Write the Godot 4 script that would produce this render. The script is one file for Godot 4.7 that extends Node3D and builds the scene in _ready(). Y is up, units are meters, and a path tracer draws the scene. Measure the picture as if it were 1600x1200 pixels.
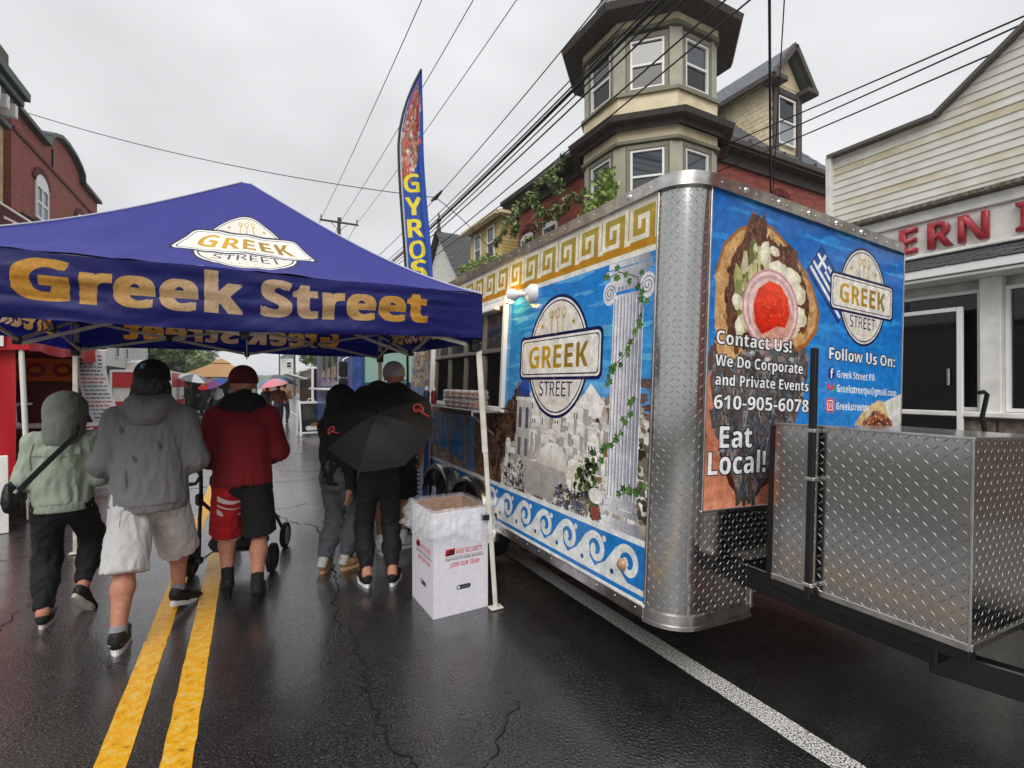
extends Node3D

# ---------------------------------------------------------------- camera, sky, light
func view():
	var cam := Camera3D.new(); cam.name = "camera"; cam.fov = 76.48; cam.near = 0.05; cam.far = 900.0
	cam.position = Vector3(0, 1.65, 0); cam.rotation = Vector3(0.0026, -0.4934, 0); cam.current = true
	add_child(cam)
	var env := Environment.new()
	env.background_mode = Environment.BG_SKY; env.tonemap_mode = Environment.TONE_MAPPER_LINEAR; env.tonemap_exposure = EXPOSURE
	env.sdfgi_enabled = true; env.ssao_enabled = true; env.ssil_enabled = true
	env.fog_enabled = true; env.fog_density = 0.0010; env.fog_light_color = Color(0.86, 0.88, 0.9)
	var sky := Sky.new(); var pm := PanoramaSkyMaterial.new()
	pm.panorama = ImageTexture.create_from_image(overcast()); sky.sky_material = pm; env.sky = sky
	var we := WorldEnvironment.new(); we.name = "world"; we.environment = env; add_child(we)
	var sun := DirectionalLight3D.new(); sun.name = "sun"; sun.light_energy = 0.5; sun.light_angular_distance = 45.0
	sun.light_color = Color(1, 0.98, 0.95); sun.rotation_degrees = Vector3(-48, -38, 0); sun.shadow_enabled = true; add_child(sun)
const EXPOSURE := 1.62

func overcast() -> Image:   # an even, bright rain sky with faint cloud
	var n := FastNoiseLite.new(); n.seed = 4; n.frequency = 0.9; n.fractal_octaves = 4
	var im := Image.create(512, 256, false, Image.FORMAT_RGBAF)
	for y in 256:
		for x in 512:
			var up := (0.5 - (y + 0.5) / 256.0) * PI; var a := x / 512.0 * TAU
			var d := Vector3(cos(a) * cos(up), sin(up) * 2.2, sin(a) * cos(up))
			var t := n.get_noise_3dv(d * 1.3) * 0.5 + n.get_noise_3dv(d * 3.7 + Vector3(9, 0, 0)) * 0.2
			var v: float = 0.49 + 0.28 * t
			if up < 0.0: v = 0.22
			im.set_pixel(x, y, Color(v * 0.985, v, v * 1.025))
	return im

# ---------------------------------------------------------------- things, parts, names
var used := {}
func numbered(n: String) -> String:
	if not used.has(n):
		used[n] = 0
		return n
	used[n] += 1
	return "%s_%03d" % [n, used[n]]
func metas(o, label, category = "", group = "", kind = ""):
	if label: o.set_meta("label", label)
	if category: o.set_meta("category", category)
	if group: o.set_meta("group", group)
	if kind: o.set_meta("kind", kind)
	return o
func thing(called: String, label: String, category: String, at = Vector3.ZERO, turn = 0.0, group = "") -> Node3D:
	var o := Node3D.new(); o.name = numbered(called); add_child(o); o.position = at; o.rotation.y = turn
	return metas(o, label, category, group)
func obj(called: String, shape, m, parent = self) -> MeshInstance3D:
	var o := MeshInstance3D.new(); o.name = numbered(called) if parent == self else called
	if shape is SurfaceTool:
		shape.generate_normals(); o.mesh = shape.commit()
	elif shape is Array: o.mesh = net_mesh(shape)
	else: o.mesh = shape
	o.material_override = m
	parent.add_child(o, true)
	return o
func struct(called: String, shape, m, parent = self):
	return metas(obj(called, shape, m, parent), "", "", "", "structure" if parent == self else "")
func single(called, shape, m, label, category, group = "", at = Vector3.ZERO, turn = 0.0):
	var o = obj(called, shape, m); o.position = at; o.rotation.y = turn
	return metas(o, label, category, group)
func dup(root, at: Vector3, turn: float, label: String, group = "") -> Node3D:
	var c = root.duplicate(); c.name = numbered(str(root.name).rstrip("0123456789").trim_suffix("_")); add_child(c); c.position = at; c.rotation.y = turn
	return metas(c, label, "", group)

# ---------------------------------------------------------------- shapes
func S(group = -1) -> SurfaceTool:
	var st := SurfaceTool.new(); st.begin(Mesh.PRIMITIVE_TRIANGLES); st.set_smooth_group(group)
	return st
func tri(st, a: Vector3, b: Vector3, c: Vector3, out: Vector3):
	if (a - c).cross(a - b).dot(out) < 0.0:
		st.add_vertex(a); st.add_vertex(c); st.add_vertex(b)
	else:
		st.add_vertex(a); st.add_vertex(b); st.add_vertex(c)
func face(st, p: Array, out: Vector3):
	for i in range(1, p.size() - 1): tri(st, p[0], p[i], p[i + 1], out)
func face_uv(st, p: Array, uv: Array, out: Vector3):
	for i in range(1, p.size() - 1):
		var k := [0, i, i + 1]
		if (p[0] - p[i + 1]).cross(p[0] - p[i]).dot(out) < 0.0: k = [0, i + 1, i]
		for j in k:
			st.set_uv(uv[j]); st.add_vertex(p[j])
func bx(st, c: Vector3, s: Vector3, bev = 0.0, b = Basis()):
	st.set_smooth_group(-1)
	var h := s / 2.0
	var q := func(sg: Vector3, ax: int) -> Vector3:
		var v := Vector3(sg.x * h.x, sg.y * h.y, sg.z * h.z)
		for k in 3:
			if k != ax: v[k] -= sg[k] * bev
		return c + b * v
	for ax in 3:
		var u := (ax + 1) % 3; var w := (ax + 2) % 3
		for sg in [-1.0, 1.0]:
			var pts := []
			for e in [[-1, -1], [1, -1], [1, 1], [-1, 1]]:
				var g := Vector3.ZERO; g[ax] = sg; g[u] = e[0]; g[w] = e[1]; pts.append(q.call(g, ax))
			var n := Vector3.ZERO; n[ax] = sg
			face(st, pts, b * n)
	if bev <= 0.0: return
	for ax in 3:
		var u := (ax + 1) % 3; var w := (ax + 2) % 3
		for e in [[-1, -1], [1, -1], [1, 1], [-1, 1]]:
			var g := Vector3.ZERO; g[u] = e[0]; g[w] = e[1]
			var g1 := g; g1[ax] = -1.0; var g2 := g; g2[ax] = 1.0
			face(st, [q.call(g1, u), q.call(g2, u), q.call(g2, w), q.call(g1, w)], b * g)
	for x in [-1.0, 1.0]:
		for y in [-1.0, 1.0]:
			for z in [-1.0, 1.0]:
				var g := Vector3(x, y, z)
				face(st, [q.call(g, 0), q.call(g, 1), q.call(g, 2)], b * g)
func box(c, s, bev = 0.0, b = Basis()) -> SurfaceTool:
	var st := S(); bx(st, c, s, bev, b)
	return st
func beam(st, a: Vector3, b: Vector3, w: float, h: float, bev = 0.0):   # a square bar between two points
	var z := (b - a).normalized(); var x := Vector3.UP.cross(z)
	if x.length() < 0.02: x = Vector3.RIGHT
	x = x.normalized(); bx(st, (a + b) / 2.0, Vector3(w, h, (b - a).length()), bev, Basis(x, z.cross(x), z))
func tube(st, p: Array, r, n = 8, cap = true):
	st.set_smooth_group(0)
	var rings := []; var up := Vector3.ZERO
	for i in p.size():
		var t: Vector3 = (p[mini(i + 1, p.size() - 1)] - p[maxi(i - 1, 0)]).normalized()
		if up == Vector3.ZERO: up = t.cross(Vector3.UP if absf(t.y) < 0.9 else Vector3.RIGHT).normalized()
		up = (up - t * up.dot(t)).normalized(); var s := t.cross(up)
		var rr: float = r[i] if r is Array else r
		var ring := []
		for k in n: ring.append(p[i] + (up * cos(TAU * k / n) + s * sin(TAU * k / n)) * rr)
		rings.append(ring)
	for i in p.size() - 1:
		for k in n:
			var l = (k + 1) % n
			face(st, [rings[i][k], rings[i][l], rings[i + 1][l], rings[i + 1][k]], rings[i][k] + rings[i][l] - p[i] * 2.0 + (rings[i + 1][k] - p[i + 1]) * 0.01)
	if cap:
		st.set_smooth_group(-1)
		face(st, rings[0], p[0] - p[1]); face(st, rings[-1], p[-1] - p[-2])
func pipe(p, r, n = 8) -> SurfaceTool:
	var st := S(0); tube(st, p, r, n)
	return st
func lathe(st, prof: Array, n = 16, xf = Transform3D(), arc = TAU):
	var g := 0
	for i in prof.size() - 1:
		var a: Vector2 = prof[i]; var b: Vector2 = prof[i + 1]
		if i > 0 and absf((a - prof[i - 1]).angle_to(b - a)) > 0.7: g += 1
		st.set_smooth_group(g)
		for k in n:
			var t = arc * k / n; var u = arc * (k + 1) / n
			var m = (t + u) / 2.0; var dr := Vector3(cos(m), 0, sin(m)); var nn := Vector2(b.y - a.y, a.x - b.x)
			face(st, [xf * Vector3(a.x * cos(t), a.y, a.x * sin(t)), xf * Vector3(a.x * cos(u), a.y, a.x * sin(u)), xf * Vector3(b.x * cos(u), b.y, b.x * sin(u)), xf * Vector3(b.x * cos(t), b.y, b.x * sin(t))], xf.basis * (dr * nn.x + Vector3.UP * nn.y))
func turned(prof, n = 16, xf = Transform3D()) -> SurfaceTool:
	var st := S(0); lathe(st, prof, n, xf)
	return st
func prism(st, poly, z0: float, z1: float, xf = Transform3D()):   # an outline in x and y, given thickness along z
	st.set_smooth_group(-1)
	var p := PackedVector2Array(poly)
	if Geometry2D.is_polygon_clockwise(p): p.reverse()
	var idx := Geometry2D.triangulate_polygon(p)
	for i in range(0, idx.size(), 3):
		for z in [z0, z1]:
			var t := []
			for j in 3: t.append(xf * Vector3(p[idx[i + j]].x, p[idx[i + j]].y, z))
			tri(st, t[0], t[1], t[2], xf.basis.z * (1.0 if z == maxf(z0, z1) else -1.0))
	for i in p.size():
		var a := p[i]; var b := p[(i + 1) % p.size()]; var nn := Vector2(b.y - a.y, a.x - b.x)
		face(st, [xf * Vector3(a.x, a.y, z0), xf * Vector3(b.x, b.y, z0), xf * Vector3(b.x, b.y, z1), xf * Vector3(a.x, a.y, z1)], xf.basis.x * nn.x + xf.basis.y * nn.y)
func slab(poly, z0, z1, xf = Transform3D()) -> SurfaceTool:
	var st := S(); prism(st, poly, z0, z1, xf)
	return st
func sheet(st, nu: int, nv: int, f: Callable, out: Vector3, group = 0):   # a smooth surface f(u, v)
	st.set_smooth_group(group)
	var g := []
	for i in nu + 1:
		var row := []
		for j in nv + 1: row.append(f.call(float(i) / nu, float(j) / nv))
		g.append(row)
	var o: Vector3 = (g[0][0] - g[1][1]).cross(g[0][0] - g[1][0])
	var mid_i := nu / 2; var mid_j := nv / 2
	o = (g[mid_i][mid_j] - g[mini(mid_i + 1, nu)][mini(mid_j + 1, nv)]).cross(g[mid_i][mid_j] - g[mini(mid_i + 1, nu)][mid_j])
	var flip: bool = o.dot(out) < 0.0
	for i in nu:
		for j in nv:
			var k := [[i, j], [i + 1, j], [i + 1, j + 1], [i, j], [i + 1, j + 1], [i, j + 1]]
			if flip: k.reverse()
			for e in k:
				st.set_uv(Vector2(float(e[0]) / nu, 1.0 - float(e[1]) / nv)); st.add_vertex(g[e[0]][e[1]])
func cloth_sheet(nu, nv, f, out) -> SurfaceTool:
	var st := S(0); sheet(st, nu, nv, f, out)
	return st
func disc(c: Vector2, rx: float, ry: float, n = 32, a0 = 0.0, a1 = TAU) -> Array:
	var p := []
	for i in n: p.append(c + Vector2(cos(a0 + (a1 - a0) * i / n) * rx, sin(a0 + (a1 - a0) * i / n) * ry))
	return p
func rect(x0, y0, x1, y1) -> Array: return [Vector2(x0, y0), Vector2(x1, y0), Vector2(x1, y1), Vector2(x0, y1)]
func rounded(x0, y0, x1, y1, r) -> Array:
	var p := []
	for k in [[x1 - r, y1 - r, 0.0], [x0 + r, y1 - r, PI / 2], [x0 + r, y0 + r, PI], [x1 - r, y0 + r, PI * 1.5]]:
		for i in 5: p.append(Vector2(k[0] + cos(k[2] + i * PI / 8) * r, k[1] + sin(k[2] + i * PI / 8) * r))
	return p
func V2(a: Array) -> Array:   # flat x, y, x, y ... to points
	var p := []
	for i in range(0, a.size(), 2): p.append(Vector2(a[i], a[i + 1]))
	return p
func V3(x, y, z) -> Vector3: return Vector3(x, y, z)
func on(origin: Vector3, x: Vector3, y = Vector3.UP) -> Transform3D: return Transform3D(Basis(x, y, x.cross(y)), origin)

# ---------------------------------------------------------------- lettering
var fonts := {}
func font(bold: bool, face_name = "Droid Sans") -> SystemFont:
	var key = face_name + str(bold)
	if not fonts.has(key):
		var f := SystemFont.new(); f.font_names = PackedStringArray([face_name]); f.font_weight = 700 if bold else 400; fonts[key] = f
	return fonts[key]
func letters(s: String, cap: float, bold = true, depth = 0.0, face_name = "Droid Sans") -> TextMesh:   # cap: height of a capital
	var t := TextMesh.new(); t.text = s; t.font = font(bold, face_name); t.font_size = 96; t.pixel_size = cap / (0.714 * 96.0); t.depth = depth; t.curve_step = 4.0
	t.horizontal_alignment = HORIZONTAL_ALIGNMENT_LEFT; t.vertical_alignment = VERTICAL_ALIGNMENT_BOTTOM
	return t

# ---------------------------------------------------------------- printing: a sheet of metres, y up, filled shape by shape
class Print:
	var im: Image; var w: float; var h: float; var k: float; var x0: float; var y0: float; var host
	func _init(host_, x0_: float, y0_: float, w_: float, h_: float, px: int, ground: Color):
		host = host_; x0 = x0_; y0 = y0_; w = w_; h = h_; k = px / w_
		im = Image.create(px, int(round(h_ * k)), false, Image.FORMAT_RGBA8); im.fill(ground)
	func span(y: int, a: float, b: float, c: Color):
		var i := int(round(a)); var j := int(round(b))
		if j > i: im.fill_rect(Rect2i(i, y, j - i, 1), c)
	func poly(p: Array, c: Color):
		var n := p.size(); var xs := PackedFloat32Array(); var ys := PackedFloat32Array(); var lo := 1e9; var hi := -1e9
		for q in p:
			xs.append((q.x - x0) * k); ys.append((y0 + h - q.y) * k); lo = minf(lo, ys[-1]); hi = maxf(hi, ys[-1])
		for y in range(maxi(0, int(ceil(lo - 0.5))), mini(im.get_height(), int(ceil(hi - 0.5)) + 1)):
			var yc := y + 0.5; var hits := PackedFloat32Array()
			for i in n:
				var j := (i + 1) % n
				if (ys[i] <= yc) != (ys[j] <= yc): hits.append(xs[i] + (yc - ys[i]) / (ys[j] - ys[i]) * (xs[j] - xs[i]))
			hits.sort()
			for i in range(0, hits.size() - 1, 2): span(y, hits[i], hits[i + 1], c)
	func stroke(p: Array, width: float, c: Color):
		for i in p.size() - 1:
			var d: Vector2 = (p[i + 1] - p[i]).normalized().orthogonal() * width / 2.0
			poly([p[i] + d, p[i + 1] + d, p[i + 1] - d, p[i] - d], c)
			if i > 0: poly(host.disc(p[i], width / 2, width / 2, 10), c)
	func text(s: String, at: Vector2, cap: float, c: Color, bold = true, stretch = 1.0, centre = false, slant = 0.0, face_name = "Droid Sans", tint = null):
		var a: Array = host.letters(s, cap, bold, 0.0, face_name).get_mesh_arrays()
		var v: PackedVector3Array = a[Mesh.ARRAY_VERTEX]; var idx: PackedInt32Array = a[Mesh.ARRAY_INDEX]
		var lo := 1e9; var hi := -1e9; var base := 0.0
		for q in v:
			lo = minf(lo, q.x); hi = maxf(hi, q.x)
		base = host.baseline(cap, bold, face_name)
		for i in range(0, idx.size(), 3):
			var t := []
			for j in 3:
				var q := v[idx[i + j]]
				t.append(Vector2(at.x + (q.x - (lo + hi) / 2 if centre else q.x - lo) * stretch + (q.y - base) * slant, at.y + q.y - base))
			poly(t, tint.call((t[0].x + t[1].x + t[2].x) / 3.0) if tint else c)
		return (hi - lo) * stretch
	func grain(amount: float, seed_: int, freq: float):   # uneven ink
		var n := FastNoiseLite.new(); n.seed = seed_; n.frequency = freq; n.fractal_octaves = 3
		var g := n.get_image(im.get_width(), im.get_height(), false, false, false); var gd := g.get_data(); var d := im.get_data(); var step := 1 if g.get_format() == Image.FORMAT_L8 else 4
		for i in im.get_width() * im.get_height():
			var f := 1.0 + amount * (gd[i * step] - 128) / 128.0
			d[i * 4] = clampi(int(d[i * 4] * f), 0, 255); d[i * 4 + 1] = clampi(int(d[i * 4 + 1] * f), 0, 255); d[i * 4 + 2] = clampi(int(d[i * 4 + 2] * f), 0, 255)
		im = Image.create_from_data(im.get_width(), im.get_height(), false, Image.FORMAT_RGBA8, d)
	func tex() -> ImageTexture: return ImageTexture.create_from_image(im)
var bases := {}
func baseline(cap: float, bold: bool, face_name: String) -> float:   # where the feet of capitals stand
	var key := "%s%s" % [face_name, bold]
	if not bases.has(key):
		var lo := 1e9
		for q in letters("E", 1.0, bold, 0.0, face_name).get_mesh_arrays()[Mesh.ARRAY_VERTEX]: lo = minf(lo, q.y)
		bases[key] = lo
	return bases[key] * cap

# ---------------------------------------------------------------- materials
func lin(r, g, b) -> Color: return Color(r, g, b).linear_to_srgb()
func mat(c: Color, rough = 0.6, metal = 0.0) -> StandardMaterial3D:
	var m := StandardMaterial3D.new(); m.albedo_color = c; m.roughness = rough; m.metallic = metal
	return m
func noise(kind: int, freq: float, seed_: int, oct = 4) -> FastNoiseLite:
	var n := FastNoiseLite.new(); n.noise_type = kind; n.frequency = freq; n.seed = seed_; n.fractal_octaves = oct
	return n
func ntex(n: FastNoiseLite, size: int, ramp = null, normal = 0.0) -> NoiseTexture2D:
	var t := NoiseTexture2D.new(); t.width = size; t.height = size; t.seamless = true; t.noise = n
	if ramp:
		var g := Gradient.new(); g.offsets = PackedFloat32Array(ramp[0]); g.colors = PackedColorArray(ramp[1]); t.color_ramp = g
	if normal > 0.0:
		t.as_normal_map = true; t.bump_strength = normal
	return t
var shared := {}
func tri_uv(m, scale: float, world = false):
	m.uv1_triplanar = true; m.uv1_world_triplanar = world; m.uv1_scale = Vector3.ONE * scale
	return m
func mottled(a: Color, b: Color, rough: float, freq = 0.02, scale = 1.0, metal = 0.0, bump = 0.0) -> StandardMaterial3D:
	# colour that wanders between two tones, on any shape
	var m := mat(Color.WHITE, rough, metal)
	m.albedo_texture = ntex(noise(FastNoiseLite.TYPE_SIMPLEX_SMOOTH, freq, int(a.r8 + b.g8 * 3), 5), 256, [[0.25, 0.75], [a, b]])
	if bump > 0.0:
		m.heightmap_enabled = true; m.heightmap_scale = bump; m.heightmap_texture = fine_noise()
	return tri_uv(m, scale)
func fine_noise() -> NoiseTexture2D:
	if not shared.has("fine"): shared.fine = ntex(noise(FastNoiseLite.TYPE_SIMPLEX_SMOOTH, 0.06, 9, 3), 256)
	return shared.fine
func weave() -> ImageTexture:
	if not shared.has("weave"):
		var im := Image.create(128, 128, false, Image.FORMAT_L8); var r := RandomNumberGenerator.new(); r.seed = 5
		for y in 128:
			for x in 128:
				var o := (x / 4 + y / 4) % 2; var v := absf(sin(PI * (x % 4 + 0.5) / 4.0)) if o else absf(sin(PI * (y % 4 + 0.5) / 4.0))
				im.set_pixel(x, y, Color.from_hsv(0, 0, clampf(v * 0.75 + r.randf() * 0.25, 0, 1)))
		shared.weave = ImageTexture.create_from_image(im)
	return shared.weave
func fabric(c: Color, rough = 0.9, vary = 0.12, sheen = 0.0) -> StandardMaterial3D:
	var m := mat(c, rough)
	if not shared.has("heather%s" % vary): shared["heather%s" % vary] = ntex(noise(FastNoiseLite.TYPE_SIMPLEX_SMOOTH, 0.09, 3, 5), 256, [[0.3, 0.7], [Color(1.0 - vary, 1.0 - vary, 1.0 - vary), Color.WHITE]])
	m.albedo_texture = shared["heather%s" % vary]
	m.heightmap_enabled = true; m.heightmap_texture = weave(); m.heightmap_scale = 0.05
	if sheen > 0.0:
		m.rim_enabled = true; m.rim = sheen; m.rim_tint = 0.6
	return tri_uv(m, 6.0)
func printed(p: Print, rough = 0.35) -> StandardMaterial3D:
	var m := mat(Color.WHITE, rough); m.albedo_texture = p.tex(); m.texture_repeat = false
	return m
func pane(c: Color, alpha = 0.25) -> StandardMaterial3D:
	var m := mat(Color(c, alpha), 0.04); m.transparency = BaseMaterial3D.TRANSPARENCY_ALPHA
	return m

# ---------------------------------------------------------------- bodies: tapered bones joined into one skin (surface nets)
# a bone: [from, to, radius, radius, squash Vector3 (optional), flat ends 1 = from, 2 = to (optional)]
func net(bones: Array, cell: float, k: float, fold = 0.0, freq = Vector3(9, 5, 9), seed_ = 1) -> Array:
	var lo := Vector3.ONE * 1e9; var hi := -lo
	for b in bones:
		var sc: Vector3 = b[4] if b.size() > 4 and b[4] != null else Vector3.ONE
		for e in 2:
			var r: Vector3 = sc * (b[2 + e] + k + cell * 2.0)
			lo = lo.min(b[e] - r); hi = hi.max(b[e] + r)
	var nx := int((hi.x - lo.x) / cell) + 2; var ny := int((hi.y - lo.y) / cell) + 2; var nz := int((hi.z - lo.z) / cell) + 2
	var f := PackedFloat32Array(); f.resize(nx * ny * nz); f.fill(1.0)
	for b in bones:
		var sc: Vector3 = b[4] if b.size() > 4 and b[4] != null else Vector3.ONE
		var flat: int = b[5] if b.size() > 5 else 0
		var a: Vector3 = b[0] / sc; var d: Vector3 = b[1] / sc - a; var dd := maxf(d.length_squared(), 1e-9); var dl := sqrt(dd)
		var ra: float = b[2]; var dr: float = b[3] - b[2]; var sm := minf(sc.x, minf(sc.y, sc.z)); var pad := maxf(b[2], b[3]) + k + cell * 1.5
		var l0: Vector3 = (b[0].min(b[1]) - sc * pad - lo) / cell; var l1: Vector3 = (b[0].max(b[1]) + sc * pad - lo) / cell
		var i0 := maxi(0, int(l0.x)); var i1 := mini(nx - 1, int(l1.x) + 1); var j0 := maxi(0, int(l0.y)); var j1 := mini(ny - 1, int(l1.y) + 1); var k0 := maxi(0, int(l0.z)); var k1 := mini(nz - 1, int(l1.z) + 1)
		for kz in range(k0, k1 + 1):
			for j in range(j0, j1 + 1):
				var at := (kz * ny + j) * nx + i0
				var p := Vector3(lo.x + i0 * cell, lo.y + j * cell, lo.z + kz * cell) / sc - a
				var step := cell / sc.x
				for i in range(i0, i1 + 1):
					var raw := p.dot(d) / dd; var t := clampf(raw, 0.0, 1.0)
					var v := ((p - d * t).length() - ra - dr * t) * sm
					if flat:
						if flat & 2: v = maxf(v, (raw - 1.0) * dl * sm)
						if flat & 1: v = maxf(v, -raw * dl * sm)
					var o := f[at]
					var h := k - absf(o - v)
					f[at] = minf(o, v) - (h * h / (4.0 * k) if h > 0.0 else 0.0)
					p.x += step; at += 1
	var where := PackedInt32Array(); where.resize(nx * ny * nz); where.fill(-1)
	var verts := PackedVector3Array(); var idx := PackedInt32Array(); var sx := nx; var sxy := nx * ny
	var corner := [0, 1, sx, sx + 1, sxy, sxy + 1, sxy + sx, sxy + sx + 1]
	var edges := [[0, 1], [2, 3], [4, 5], [6, 7], [0, 2], [1, 3], [4, 6], [5, 7], [0, 4], [1, 5], [2, 6], [3, 7]]
	var off := [Vector3(0, 0, 0), Vector3(1, 0, 0), Vector3(0, 1, 0), Vector3(1, 1, 0), Vector3(0, 0, 1), Vector3(1, 0, 1), Vector3(0, 1, 1), Vector3(1, 1, 1)]
	for kz in nz - 1:
		for j in ny - 1:
			var at := (kz * ny + j) * nx
			for i in nx - 1:
				var c0 := f[at]
				if c0 < cell * 2.0 and c0 > -cell * 2.0:
					var s0 := c0 < 0.0
					if (f[at + 1] < 0.0) != s0 or (f[at + sx] < 0.0) != s0 or (f[at + sx + 1] < 0.0) != s0 or (f[at + sxy] < 0.0) != s0 or (f[at + sxy + 1] < 0.0) != s0 or (f[at + sxy + sx] < 0.0) != s0 or (f[at + sxy + sx + 1] < 0.0) != s0:
						var sum := Vector3.ZERO; var n := 0
						for e in edges:
							var va: float = f[at + corner[e[0]]]; var vb: float = f[at + corner[e[1]]]
							if (va < 0.0) != (vb < 0.0):
								sum += off[e[0]].lerp(off[e[1]], va / (va - vb)); n += 1
						where[at] = verts.size()
						verts.append(lo + (Vector3(i, j, kz) + sum / n) * cell)
				at += 1
	for kz in range(1, nz - 1):
		for j in range(1, ny - 1):
			for i in range(1, nx - 1):
				var at := (kz * ny + j) * nx + i
				if where[at] < 0: continue
				var s0 := f[at] < 0.0
				for ax in 3:
					var st: int = [1, sx, sxy][ax]
					if (f[at + st] < 0.0) == s0: continue
					var u: int = [sx, sxy, 1][ax]; var w: int = [sxy, 1, sx][ax]
					var q0 := where[at]; var q1 := where[at - u]; var q2 := where[at - u - w]; var q3 := where[at - w]
					if q1 < 0 or q2 < 0 or q3 < 0: continue
					if s0: idx.append_array(PackedInt32Array([q0, q2, q1, q0, q3, q2]))
					else: idx.append_array(PackedInt32Array([q0, q1, q2, q0, q2, q3]))
	if fold > 0.0:
		var n := FastNoiseLite.new(); n.seed = seed_; n.frequency = 1.0; n.fractal_octaves = 3
		var nr := normals(verts, idx)
		for i in verts.size():
			var w: float = n.get_noise_3dv(verts[i] * freq + Vector3(seed_, 0, 0))
			verts[i] += nr[i] * fold * (1.0 - absf(w) * 3.2)
	return [verts, normals(verts, idx), idx]
func normals(v: PackedVector3Array, idx: PackedInt32Array) -> PackedVector3Array:
	var n := PackedVector3Array(); n.resize(v.size())
	for i in range(0, idx.size(), 3):
		var a := idx[i]; var b := idx[i + 1]; var c := idx[i + 2]
		var g := (v[a] - v[c]).cross(v[a] - v[b])
		n[a] += g; n[b] += g; n[c] += g
	for i in n.size(): n[i] = n[i].normalized()
	return n
func net_mesh(a: Array) -> ArrayMesh:
	var r := []; r.resize(Mesh.ARRAY_MAX); r[Mesh.ARRAY_VERTEX] = a[0]; r[Mesh.ARRAY_NORMAL] = a[1]; r[Mesh.ARRAY_INDEX] = a[2]
	var m := ArrayMesh.new(); m.add_surface_from_arrays(Mesh.PRIMITIVE_TRIANGLES, r)
	return m
func moved(a: Array, t: Transform3D) -> Array:
	var v: PackedVector3Array = t * a[0]; var idx: PackedInt32Array = a[2].duplicate()
	if t.basis.determinant() < 0.0: idx.reverse()
	return [v, normals(v, idx), idx]
func merged(list: Array) -> Array:
	var v := PackedVector3Array(); var n := PackedVector3Array(); var idx := PackedInt32Array()
	for a in list:
		var base := v.size(); v.append_array(a[0]); n.append_array(a[1])
		for i in a[2]: idx.append(i + base)
	return [v, n, idx]

# ---------------------------------------------------------------- the street
var M := {}
func brick_maps() -> Array:   # colour and relief of running-bond brick, 8 x 24 bricks
	var c := Image.create(512, 512, false, Image.FORMAT_RGB8); var h := Image.create(512, 512, false, Image.FORMAT_L8); var r := RandomNumberGenerator.new(); r.seed = 11
	c.fill(Color(0.50, 0.42, 0.38)); h.fill(Color.BLACK)
	for j in 24:
		for i in 9:
			var x := int(i * 64 - (32 if j % 2 else 0)); var y := int(j * 512 / 24.0)
			var v := r.randf_range(-0.08, 0.08); var d := r.randf_range(0.7, 1.0)
			c.fill_rect(Rect2i(x + 2, y + 2, 61, 19), Color(0.60 + v, 0.30 + v * 0.6, 0.26 + v * 0.5)); h.fill_rect(Rect2i(x + 2, y + 2, 61, 19), Color(d, d, d))
	return [ImageTexture.create_from_image(c), ImageTexture.create_from_image(h)]
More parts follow.
